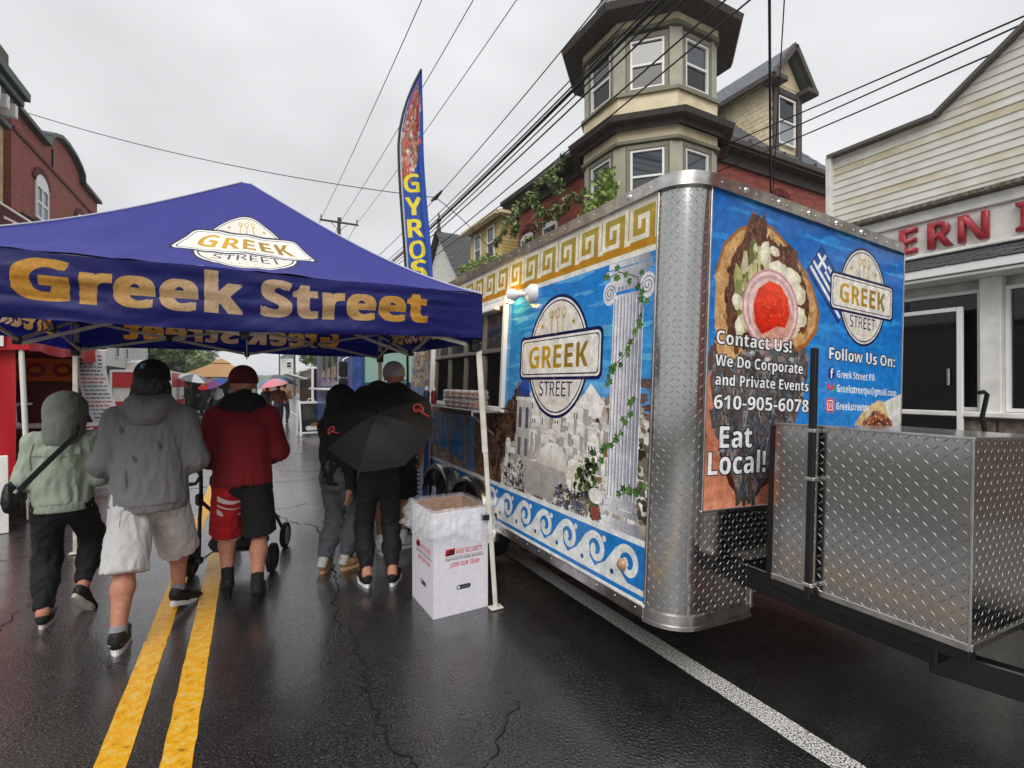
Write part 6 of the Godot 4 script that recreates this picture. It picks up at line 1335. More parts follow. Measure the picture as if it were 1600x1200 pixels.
func person(label: String, pos: Vector3, turn: float, q: Dictionary, group = "") -> Node3D:
	var t := thing("person", label, "person", pos, turn, group)
	var H: float = q.get("h", 1.75); var s := H / 1.75; var w: float = q.get("w", 1.0); var lean: float = q.get("lean", 0.03); var cell: float = q.get("cell", 0.016); var fold: float = q.get("fold", 0.010); var sd: int = q.get("seed", 1)
	var hip = V3(0, 0.93 * s, 0) + q.get("hip", Vector3.ZERO); var chest = hip + V3(0, 0.36 * s, -lean * 0.7); var neck = hip + V3(0, 0.55 * s, -lean); var head = neck + V3(0, 0.155 * s, -0.02 - q.get("drop", 0.0)) + V3(0, -q.get("drop", 0.0) * 0.5, 0)
	var feet: Array = q.get("feet", [[-0.1, 0.0, 0.0, 0.0], [0.1, 0.0, 0.0, 0.0]]); var hands: Array = q.get("hands", [V3(-0.3, 0.8, -0.02) * s, V3(0.3, 0.8, -0.02) * s])
	var J := []; var A := []
	for i in 2:
		var k := -1.0 if i == 0 else 1.0; var hj = hip + V3(k * 0.092 * w * s, -0.03, 0)
		var fb := Basis(Vector3.UP, feet[i][4] if feet[i].size() > 4 else 0.0) * Basis(Vector3.RIGHT, feet[i][3]); var fo := V3(feet[i][0], feet[i][2], feet[i][1]); var ank := fo + fb * V3(0, 0.10, 0.045)
		J.append([hj, bend(hj, ank, 0.44 * s, 0.42 * s, V3(k * 0.15, 0, -1)), ank, Transform3D(fb, fo)])
		var sj = hip + V3(k * 0.178 * (0.7 + 0.3 * w) * s, 0.455 * s, -lean * 0.9); A.append([sj, bend(sj, hands[i], 0.30 * s, 0.27 * s, q.get("elbow", V3(0.5, -0.4, 1.0)) * V3(k, 1, 1)), hands[i]])
	# body
	var bones := [[hip, hip + V3(0, 0.12, 0) * s, 0.125 * s, 0.115 * s, V3(1.2 * w, 1, 0.9 * w)], [hip + V3(0, 0.12, 0) * s, chest, 0.11 * s, 0.125 * s, V3(1.2 * w, 1, 0.85 * w)], [chest, neck - V3(0, 0.08, 0), 0.11 * s, 0.06 * s, V3(1.2 * w, 1, 0.85 * w)], [A[0][0], A[1][0], 0.052 * s, 0.052 * s], [neck - V3(0, 0.05, 0), head - V3(0, 0.05, 0), 0.058 * s, 0.056 * s]]
	for i in 2:
		bones.append([J[i][0], J[i][1], 0.085 * s * w, 0.056 * s, null]); bones.append([J[i][1], J[i][1].lerp(J[i][2], 0.35), 0.054 * s, 0.060 * s, V3(1, 1, 1.05)]); bones.append([J[i][1].lerp(J[i][2], 0.35), J[i][2], 0.060 * s, 0.036 * s]); bones.append([J[i][2], J[i][3] * V3(0, 0.035, -0.12), 0.036 * s, 0.025 * s])
		bones.append([A[i][0], A[i][1], 0.052 * s, 0.042 * s]); bones.append([A[i][1], A[i][2], 0.042 * s, 0.028 * s])
	var hb := Basis(Vector3.UP, q.get("look", 0.0)) * Basis(Vector3.RIGHT, -q.get("nod", 0.0)); var ht := Transform3D(hb.scaled(Vector3.ONE * s * 1.02), head)
	var parts := [net(bones, cell, 0.03), moved(kit.head, ht)]
	for i in 2:
		var dn: Vector3 = (A[i][1] - A[i][2]).normalized(); var fwd: Vector3 = q.get("palm", [Vector3.FORWARD, Vector3.FORWARD])[i]; var z: Vector3 = (-(fwd - dn * fwd.dot(dn))).normalized(); var x := dn.cross(z)
		var bb := Basis(x, dn, z)
		if (i == 0): bb = Basis(-x, dn, z)
		parts.append(moved(kit["hand%d" % q.get("fist", [0, 0])[i]], Transform3D(bb.scaled(Vector3.ONE * s), A[i][2])))
	obj("body", merged(parts), q.skin, t)
	# top
	var tw: float = q.get("tw", 1.0) * w; var c: Dictionary = q.top; var hem: float = c.hem; var up := 0.018
	var tb := [[V3(hip.x, hem, hip.z), chest, (c.get("rh", 0.135)) * s, 0.150 * s, V3(1.22 * tw, 1, 0.95 * tw), 1], [chest, neck - V3(0, 0.12, 0), 0.140 * s, 0.075 * s, V3(1.2 * tw, 1, 0.9 * tw)], [A[0][0], A[1][0], 0.074 * s, 0.074 * s], [A[0][0].lerp(A[1][0], 0.18), A[0][0].lerp(A[1][0], 0.5) + V3(0, 0.075, 0) * s, 0.062 * s, 0.066 * s], [A[1][0].lerp(A[0][0], 0.18), A[0][0].lerp(A[1][0], 0.5) + V3(0, 0.075, 0) * s, 0.062 * s, 0.066 * s], [neck - V3(0, 0.12, 0), neck + V3(0, 0.015, 0.0), 0.085 * s, 0.066 * s, null, 2]]
	for i in 2:
		var er: float = c.get("sleeve", 0.062) * s; tb.append([A[i][0], A[i][1], er * 1.12, er * 1.02])
		if c.get("long", true): tb.append([A[i][1], A[i][1].lerp(A[i][2], 0.97), er, er * 0.68, null, 2])
	if c.has("hood") and c.hood == "down":
		tb.append_array([[neck + V3(-0.085, 0.01, 0.045), neck + V3(0.085, 0.01, 0.045), 0.06, 0.06], [neck + V3(-0.06, 0.0, 0.11), neck + V3(0.06, 0.0, 0.11), 0.058, 0.058], [neck + V3(-0.03, -0.04, 0.125), neck + V3(0.03, -0.04, 0.125), 0.07, 0.07], [neck + V3(0, -0.06, 0.125), neck + V3(0, -0.15, 0.11), 0.075, 0.03], [neck + V3(-0.09, 0.0, 0.03), neck + V3(-0.05, -0.04, -0.09), 0.045, 0.03], [neck + V3(0.09, 0.0, 0.03), neck + V3(0.05, -0.04, -0.09), 0.045, 0.03]])
	q.topnet = net(tb, cell * 0.85, 0.04, fold, c.get("freq", V3(9, 5, 9)), sd); q.topobj = obj(c.get("name", "jacket"), q.topnet, c.m, t)
	if c.has("hood") and c.hood == "up":
		obj("hood", net([[head + V3(0, 0.025, 0.03), head + V3(0, -0.01, 0.02), 0.128, 0.124, V3(0.97, 1.04, 1)], [head + V3(0, -0.05, 0.045), neck + V3(0, 0.01, 0.045), 0.108, 0.098], [neck + V3(0, 0.01, 0.04), neck + V3(0, -0.05, 0.03), 0.10, 0.115]], cell * 0.8, 0.05, fold * 0.5, V3(9, 5, 9), sd + 2), c.get("hm", c.m), t)
	if c.has("rib"): obj("waistband", net([[V3(hip.x, hem - 0.035, hip.z), V3(hip.x, hem + 0.03, hip.z), c.get("rh", 0.135) * s * 0.97, c.get("rh", 0.135) * s * 1.0, V3(1.22 * tw, 1, 0.95 * tw), 3]], cell * 0.8, 0.01, fold * 0.4, V3(20, 3, 20), sd), c.rib, t)
	# bottom
	var d: Dictionary = q.bottom; var rr: float = d.get("r", 0.1) * s; var legs := [[], []]; var pel := [[hip + V3(0, 0.10 * s, 0), hip - V3(0, 0.06 * s, 0), 0.125 * s, 0.125 * s, V3(1.18 * w, 1, 0.98 * w)]]
	for i in 2:
		var j: Array = J[i]
		if d.has("hem"):
			var hy: float = d.hem; var f1 := clampf((j[0].y - hy) / maxf(0.01, j[0].y - j[1].y), 0.0, 1.0); var kn: Vector3 = j[0].lerp(j[1], f1)
			var e: Vector3 = kn if f1 < 1.0 else j[1].lerp(j[2], clampf((j[1].y - hy) / (j[1].y - j[2].y), 0, 1))
			legs[i] = [[j[0], e, rr, d.get("r2", 0.11) * s, null, 2]]
		else:
			legs[i] = [[j[0], j[1], rr, d.get("rk", 0.075) * s], [j[1], j[1].lerp(j[2], 0.45), d.get("rk", 0.075) * s, d.get("rc", 0.07) * s], [j[1].lerp(j[2], 0.45), j[1].lerp(j[2], d.get("to", 0.93)), d.get("rc", 0.07) * s, d.get("ra", 0.05) * s, null, 2]]
	var fr: Vector3 = d.get("freq", V3(8, 6, 8)); var nm: String = d.get("name", "trousers")
	if d.has("left"):
		obj("shorts_leg", net(legs[0], cell * 0.8, 0.03, fold, fr, sd + 4), d.left, t); obj(nm, net(pel + legs[1], cell * 0.85, 0.04, fold, fr, sd + 5), d.m, t)
	else:
		q.botnet = net(pel + legs[0] + legs[1], cell * 0.85, 0.04, fold, fr, sd + 5); q.botobj = obj(nm, q.botnet, d.m, t)
	# shoes
	for i in 2:
		var xf: Transform3D = J[i][3]; xf = Transform3D(xf.basis.scaled(Vector3.ONE * s * q.get("foot", 1.0)), xf.origin)
		var sh := obj("shoe", moved(kit.shoe, xf * Transform3D(Basis(), V3(0, 0.012, 0))), q.shoe, t); var so := obj("sole", sole_shape(), q.get("sole", M.frame_white), sh); so.transform = xf
		if cell < 0.02:
			obj("laces", moved(kit.laces, xf * Transform3D(Basis(), V3(0, 0.008, 0))), q.get("sole", M.frame_white), sh)
			if q.has("sock"): obj("sock", net([[J[i][2] + (J[i][2] - J[i][1]).normalized() * 0.055, J[i][2].lerp(J[i][1], q.get("sockh", 0.16)), 0.044 * s, 0.046 * s, null, 3]], 0.01, 0.01), q.sock, t)
	q.head = ht; q.J = J; q.A = A; q.hipc = hip; q.neck = neck
	return t
func back_at(n: Array, x: float, y: float) -> Vector3:   # the cloth's surface, felt from behind
	var best := V3(x, y, -9.0); var near := 1e9
	for v in n[0]:
		var d := Vector2(v.x - x, v.y - y).length()
		if d < 0.013 and v.z > best.z: best.z = v.z
		if v.z > 0.0 and d < near and best.z < -8.0: near = d
	if best.z < -8.0: best.z = 0.0
	return best
func seam(n: Array, o, pts: Array, m, r = 0.0026):
	var l := []
	for i in pts.size() - 1:
		for k in 5: l.append(back_at(n, lerpf(pts[i].x, pts[i + 1].x, k / 5.0), lerpf(pts[i].y, pts[i + 1].y, k / 5.0)))
	for k in 2:
		for i in range(1, l.size() - 1): l[i].z = (l[i - 1].z + l[i].z * 2.0 + l[i + 1].z) / 4.0
	obj("seam", pipe(l.map(func(p): return p + V3(0, 0, 0.001)), r, 5), m, o)
func wet_mark(n: Array, o, x: float, y: float, w: float, h: float, m):
	obj("wet_mark", cloth_sheet(4, 6, func(u, v): var k := sin(PI * v); return back_at(n, x + (u - 0.5) * w * (0.25 + k) + 0.3 * w * sin(v * 5.0), y + v * h) + V3(0, 0, 0.0012), Vector3.BACK), m, o)
func cap_hat(t, q: Dictionary, m, back = false, called = "cap"):
	var xf: Transform3D = q.head; var st := S(0); var prof := []
	for i in 9: prof.append(Vector2(0.109 * cos(i * PI / 16.0), 0.104 * sin(i * PI / 16.0)))
	prof.reverse(); prof.append(Vector2(0.112, -0.042)); prof.append(Vector2(0.104, -0.042))
	lathe(st, prof, 24, xf * Transform3D(Basis().scaled(V3(0.93, 1.0, 1.06)), V3(0, 0.052, 0.0)))
	var o = obj(called, st, m, t); var k := 1.0 if back else -1.0
	var brim := cloth_sheet(12, 5, func(u, v): var a = (u - 0.5) * 2.2; return xf * V3(sin(a) * (0.098 + v * 0.012), 0.03 - v * 0.012 - 0.035 * (1.0 - cos(a * 0.8)), k * (cos(a) * 0.105 + v * 0.07 * cos(a * 0.8))), xf.basis.y)
	obj("brim", brim, m, o); obj("button", turned([Vector2(0.001, 0.006), Vector2(0.007, 0.003), Vector2(0.008, 0)], 8, xf * Transform3D(Basis(), V3(0, 0.148, 0))), m, o)
	return o
func on_cap(o, q: Dictionary, a: float, y: float, text: String, cap: float, m, dx = 0.0):   # a stitched mark on the dome; a: turn round the head, 0 at the back
	var xf: Transform3D = q.head; var b := Basis(Vector3.UP, a) * Basis(Vector3.RIGHT, -0.38); var st := S(0)
	st.append_from(letters(text, cap, true, 0.004, "Droid Serif"), 0, xf * Transform3D(b, Basis(Vector3.UP, a) * V3(dx, y, 0.108)))
	obj("stitched_mark", st, m, o)
func people():
	body_kit()
	var skin := mat(Color(0.74, 0.53, 0.44), 0.55); skin.subsurf_scatter_enabled = true; skin.subsurf_scatter_strength = 0.15; skin.metallic_specular = 0.4
	skin.albedo_texture = ntex(noise(FastNoiseLite.TYPE_SIMPLEX_SMOOTH, 0.03, 3, 4), 256, [[0.3, 0.7], [Color(0.93, 0.88, 0.87), Color(1, 1, 1)]]); tri_uv(skin, 3.0)
	var tan := mat(Color(0.66, 0.45, 0.36), 0.55)
	var black := fabric(Color(0.055, 0.055, 0.065), 0.85, 0.25, 0.1); var blackshoe := mat(Color(0.05, 0.05, 0.055), 0.6); var white = M.frame_white
	# man in grey
	var heather := mottled(Color(0.49, 0.488, 0.495), Color(0.40, 0.398, 0.405), 0.95, 0.12, 5.0, 0.0, 0.1)
	var q := {"h": 1.79, "w": 0.98, "tw": 1.04, "lean": 0.05, "skin": skin, "feet": [[-0.10, 0.28, 0.0, 0.0, 0.1], [0.13, -0.26, 0.015, -0.32, -0.45]], "hands": [V3(-0.10, 1.0, -0.24), V3(0.10, 1.0, -0.24)], "elbow": V3(0.75, -0.9, 0.5), "fold": 0.008, "seed": 3, "cell": 0.015,
		"top": {"m": heather, "hem": 0.84, "rh": 0.178, "sleeve": 0.077, "hood": "down", "name": "hoodie", "rib": heather, "freq": V3(9, 2.4, 9)}, "bottom": {"m": mottled(Color(0.80, 0.80, 0.80), Color(0.71, 0.71, 0.71), 0.95, 0.1, 4.0, 0.0, 0.1), "hem": 0.44, "r": 0.112, "r2": 0.125, "name": "shorts", "freq": V3(9, 2.0, 9)}, "foot": 1.1, "shoe": blackshoe, "sock": fabric(Color(0.55, 0.55, 0.58), 0.9), "sockh": 0.14}
	var t := person("heavy man in a grey hoodie and pale grey shorts, walking away under the canopy", V3(-0.605, 0, -4.12), -0.05, q)
	var hat = cap_hat(t, q, fabric(Color(0.045, 0.045, 0.055), 0.9, 0.2)); on_cap(hat, q, -0.55, 0.075, "N", 0.030, mat(Color(0.35, 0.60, 0.75), 0.7)); on_cap(hat, q, -0.55, 0.080, "Y", 0.032, mat(Color(0.35, 0.60, 0.75), 0.7), 0.006)
	var dm := fabric(Color(0.355, 0.355, 0.375), 0.9, 0.1)
	seam(q.topnet, q.topobj, [Vector2(-0.10, 1.40), Vector2(0.0, 1.385), Vector2(0.10, 1.40)], dm)
	for e in [[-0.14, 1.33, 0.020, 0.05], [0.075, 1.22, 0.020, 0.06], [-0.055, 1.14, 0.022, 0.05], [-0.10, 0.97, 0.012, 0.13]]: wet_mark(q.topnet, q.topobj, e[0], e[1], e[2], e[3], fabric(Color(0.345, 0.345, 0.355), 0.9, 0.1))
	var sm := fabric(Color(0.66, 0.66, 0.67), 0.9, 0.1); seam(q.botnet, q.botobj, [Vector2(0.0, 0.98), Vector2(0.0, 0.9), Vector2(0.005, 0.84)], sm)
	for k in [-1.0, 1.0]: seam(q.botnet, q.botobj, [Vector2(k * 0.06, 0.84), Vector2(k * 0.12, 0.84), Vector2(k * 0.12, 0.72)], sm, 0.002)
	var h: Vector3 = q.head.origin
	obj("hair", net([[h + V3(0, 0.0, 0.04), h + V3(0, -0.07, 0.05), 0.094, 0.08, V3(1.03, 1, 0.85)], [h + V3(-0.08, -0.03, 0.02), h + V3(-0.102, -0.10, 0.03), 0.03, 0.02], [h + V3(0.08, -0.03, 0.02), h + V3(0.098, -0.10, 0.03), 0.03, 0.02]], 0.010, 0.03, 0.008, V3(60, 5, 60), 5), mat(Color(0.09, 0.06, 0.055), 0.55), t)
	# man in red
	var red := fabric(Color(0.50, 0.05, 0.09), 0.9, 0.12, 0.15); var navy := fabric(Color(0.06, 0.07, 0.11), 0.9, 0.2); var maroon := fabric(Color(0.34, 0.06, 0.09), 0.9, 0.15); var flame := fabric(Color(0.72, 0.07, 0.11), 0.85, 0.1)
	q = {"h": 1.77, "w": 1.0, "tw": 1.04, "lean": 0.04, "skin": skin, "feet": [[-0.11, -0.10, 0.0, 0.0, 0.12], [0.11, 0.14, 0.0, 0.0, -0.12]], "hands": [V3(-0.25, 1.0, -0.30), V3(0.18, 1.0, -0.30)], "fist": [1, 1], "elbow": V3(0.55, -0.9, 0.6), "fold": 0.006, "seed": 12, "cell": 0.015,
		"top": {"m": red, "hem": 0.865, "rh": 0.165, "sleeve": 0.074, "name": "jacket", "freq": V3(8, 2.0, 8)}, "bottom": {"m": black, "left": flame, "hem": 0.46, "r": 0.112, "r2": 0.12, "name": "shorts"}, "shoe": blackshoe, "sole": blackshoe, "sock": black, "sockh": 0.25}
	t = person("man in a red jacket and red cap with half-red, half-black shorts, pushing the stroller", V3(-0.05, 0, -4.42), -0.03, q)
	hat = cap_hat(t, q, maroon); on_cap(hat, q, -0.5, 0.05, "B", 0.026, mat(Color(0.66, 0.40, 0.42), 0.7))
	var rs := fabric(Color(0.42, 0.04, 0.075), 0.9, 0.1)
	for k in [-1.0, 1.0]: seam(q.topnet, q.topobj, [Vector2(k * 0.16, 1.42), Vector2(k * 0.18, 1.32), Vector2(k * 0.17, 1.20)], rs)
	seam(q.topnet, q.topobj, [Vector2(-0.16, 0.893), Vector2(0.0, 0.89), Vector2(0.16, 0.893)], rs)
	var nk: Vector3 = q.neck
	obj("inner_hood", net([[nk + V3(-0.09, 0.02, 0.02), nk + V3(0.09, 0.02, 0.02), 0.06, 0.06], [nk + V3(-0.05, 0.0, 0.07), nk + V3(0.05, 0.0, 0.07), 0.06, 0.06], [nk + V3(0, 0.01, 0.05), nk + V3(0, 0.06, 0.045), 0.08, 0.07], [nk + V3(-0.15, -0.04, 0.0), nk + V3(-0.08, 0.03, 0.03), 0.04, 0.05], [nk + V3(0.15, -0.04, 0.0), nk + V3(0.08, 0.03, 0.03), 0.04, 0.05]], 0.012, 0.03, 0.008), navy, t)
	var leg: Array = q.J[0]; var up: Vector3 = (leg[0] - leg[1]).normalized(); var fx := up.cross(Vector3.BACK).normalized(); var fz := fx.cross(up)
	for i in 7:   # pale claw marks on the red leg
		var y := -0.02 + i * 0.062; var st := cloth_sheet(8, 2, func(u, v): var a = -0.5 + u * 1.9; var rad := 0.127 + 0.004 * i / 7.0; return leg[1] + up * (y + (v - 0.5) * 0.05 * (1.0 - u) * (1.0 if i % 2 == 0 else 0.35) - 0.04 * sin(u * 2.6)) + (fz * cos(a) - fx * sin(a) * -1.0) * rad * 1.04, fz)
		obj("claw_print", st, mat(Color(0.85, 0.78, 0.78), 0.8), t)
	# woman in a sage jacket
	var sage := fabric(Color(0.62, 0.67, 0.60), 0.75, 0.08, 0.1); var grey := fabric(Color(0.47, 0.50, 0.46), 0.9, 0.1)
	q = {"h": 1.57, "w": 0.94, "tw": 1.0, "lean": 0.06, "drop": 0.03, "nod": 0.2, "skin": skin, "feet": [[-0.07, 0.10, 0.0, 0.0, 0.0], [0.09, 0.04, 0.10, -0.85, -0.5]], "hands": [V3(-0.12, 0.98, -0.24), V3(0.14, 1.0, -0.24)], "elbow": V3(0.25, -1.0, 0.3), "fold": 0.008, "seed": 23, "cell": 0.014,
		"top": {"m": sage, "hem": 0.80, "rh": 0.165, "sleeve": 0.067, "hood": "up", "hm": grey, "name": "jacket", "rib": sage, "freq": V3(13, 2.2, 13)}, "bottom": {"m": black, "r": 0.105, "rk": 0.085, "rc": 0.078, "ra": 0.055, "name": "trousers"}, "shoe": blackshoe, "sole": mat(Color(0.80, 0.77, 0.72), 0.6)}
	t = person("woman in a sage green hooded jacket and black trousers, carrying a shoulder bag", V3(-1.175, 0, -4.58), 0.05, q)
	var gs := fabric(Color(0.49, 0.56, 0.48), 0.8, 0.1); seam(q.topnet, q.topobj, [Vector2(-0.16, 1.16), Vector2(0.0, 1.15), Vector2(0.16, 1.16)], gs)
	for k in [-1.0, 1.0]: seam(q.topnet, q.topobj, [Vector2(k * 0.145, 1.25), Vector2(k * 0.165, 1.15), Vector2(k * 0.155, 1.04)], gs)
	var strap := []
	for i in 9:
		var f := i / 8.0; strap.append(V3(lerpf(0.10, -0.20, f), lerpf(1.30, 0.93, f), 0.155 + 0.045 * sin(f * PI)))
	var ss := S(0); for i in 8:
		var d: Vector3 = strap[i + 1] - strap[i]; var n := d.cross(Vector3.BACK).normalized() * 0.017; face(ss, [strap[i] - n, strap[i] + n, strap[i + 1] + n, strap[i + 1] - n], Vector3.BACK); face(ss, [strap[i] - n - V3(0, 0, 0.004), strap[i] + n - V3(0, 0, 0.004), strap[i + 1] + n - V3(0, 0, 0.004), strap[i + 1] - n - V3(0, 0, 0.004)], Vector3.FORWARD)
	obj("front_strap", pipe([V3(0.10, 1.30, 0.15), V3(0.09, 1.36, 0.03), V3(0.04, 1.28, -0.16), V3(-0.16, 1.0, -0.2), V3(-0.26, 0.9, -0.05)], 0.009, 6), black, t)
	var bag := thing("shoulder_bag", "small black shoulder bag hanging at the hip of the woman in the sage jacket", "bag", t.position, t.rotation.y)
	obj("bag_body", net([[V3(-0.25, 0.86, 0.06), V3(-0.25, 0.88, -0.08), 0.075, 0.07, V3(0.6, 1, 1)], [V3(-0.26, 0.94, 0.06), V3(-0.25, 0.95, -0.06), 0.05, 0.05, V3(0.5, 1, 1)]], 0.01, 0.03, 0.006, V3(14, 14, 14)), mat(Color(0.045, 0.045, 0.05), 0.5), bag); obj("strap", ss, black, bag); obj("buckle", box(V3(-0.20, 0.945, 0.155), V3(0.035, 0.02, 0.012), 0.004, Basis(Vector3.BACK, 0.9)), M.steel, bag)
	# at the window: youngster, woman, man in a white cap
	var jog := mottled(Color(0.36, 0.37, 0.39), Color(0.27, 0.28, 0.30), 0.95, 0.1, 4.0, 0.0, 0.1)
	q = {"h": 1.62, "w": 0.95, "lean": 0.04, "drop": 0.02, "skin": skin, "feet": [[-0.07, 0.08, 0.0, 0.0, 0.5], [0.08, -0.06, 0.0, 0.0, -0.2]], "hands": [V3(-0.17, 0.70, -0.10), V3(0.20, 0.74, 0.06)], "fold": 0.008, "seed": 31, "cell": 0.015, "palm": [V3(0, 0, -1), V3(0, 0, -1)],
		"top": {"m": black, "hem": 0.77, "rh": 0.14, "sleeve": 0.066, "hood": "up", "name": "sweatshirt"}, "bottom": {"m": jog, "r": 0.10, "rk": 0.088, "rc": 0.086, "ra": 0.062, "to": 0.9, "freq": V3(9, 11, 9), "name": "joggers"}, "shoe": mottled(Color(0.66, 0.50, 0.34), Color(0.56, 0.42, 0.28), 0.8, 0.05, 8.0), "sole": mat(Color(0.74, 0.58, 0.42), 0.7), "sock": fabric(Color(0.75, 0.75, 0.74), 0.9), "sockh": 0.2, "foot": 1.05}
	person("youngster in a black sweatshirt, grey joggers and tan shoes beside the black umbrella", V3(0.69, 0, -4.60), -0.9, q)
	q = {"h": 1.66, "w": 0.92, "lean": 0.02, "skin": skin, "feet": [[-0.11, 0.05, 0.0, 0.0, 0.15], [0.11, 0.10, 0.0, 0.0, -0.35]], "hands": [V3(-0.02, 1.02, -0.24), V3(0.06, 1.04, -0.24)], "fist": [1, 1], "fold": 0.008, "seed": 41, "cell": 0.015,
		"top": {"m": black, "hem": 0.78, "rh": 0.145, "sleeve": 0.062, "name": "jacket"}, "bottom": {"m": fabric(Color(0.04, 0.04, 0.05), 0.8, 0.2, 0.1), "r": 0.095, "rk": 0.078, "rc": 0.074, "ra": 0.050, "to": 0.86, "name": "leggings"}, "shoe": blackshoe}
	t = person("woman in a black jacket and black leggings, holding the black umbrella", V3(0.96, 0, -4.16), -0.12, q)
	var hh: Vector3 = q.head.origin; obj("hair", net([[hh + V3(0, 0.03, 0.02), hh + V3(0, -0.1, 0.05), 0.108, 0.09, V3(0.95, 1, 0.9)]], 0.012, 0.02, 0.008, V3(30, 4, 30)), mat(Color(0.12, 0.08, 0.06), 0.55), t)
	q = {"h": 1.85, "w": 1.05, "lean": 0.02, "skin": tan, "feet": [[-0.12, 0.06, 0.0, 0.0, 0.2], [0.12, -0.06, 0.0, 0.0, -0.9]], "hands": [V3(-0.24, 0.90, -0.12), V3(0.26, 0.93, 0.02)], "fist": [0, 1], "fold": 0.01, "seed": 51, "cell": 0.015,
		"top": {"m": black, "hem": 0.90, "rh": 0.15, "sleeve": 0.075, "long": false, "name": "shirt"}, "bottom": {"m": black, "hem": 0.53, "r": 0.105, "r2": 0.115, "name": "shorts"}, "shoe": mat(Color(0.82, 0.82, 0.83), 0.5), "sock": white, "sockh": 0.2}
	t = person("man in a white cap, black shirt, black shorts and white trainers at the serving window", V3(1.27, 0, -4.86), -0.25, q)
	cap_hat(t, q, fabric(Color(0.66, 0.65, 0.66), 0.9, 0.08))

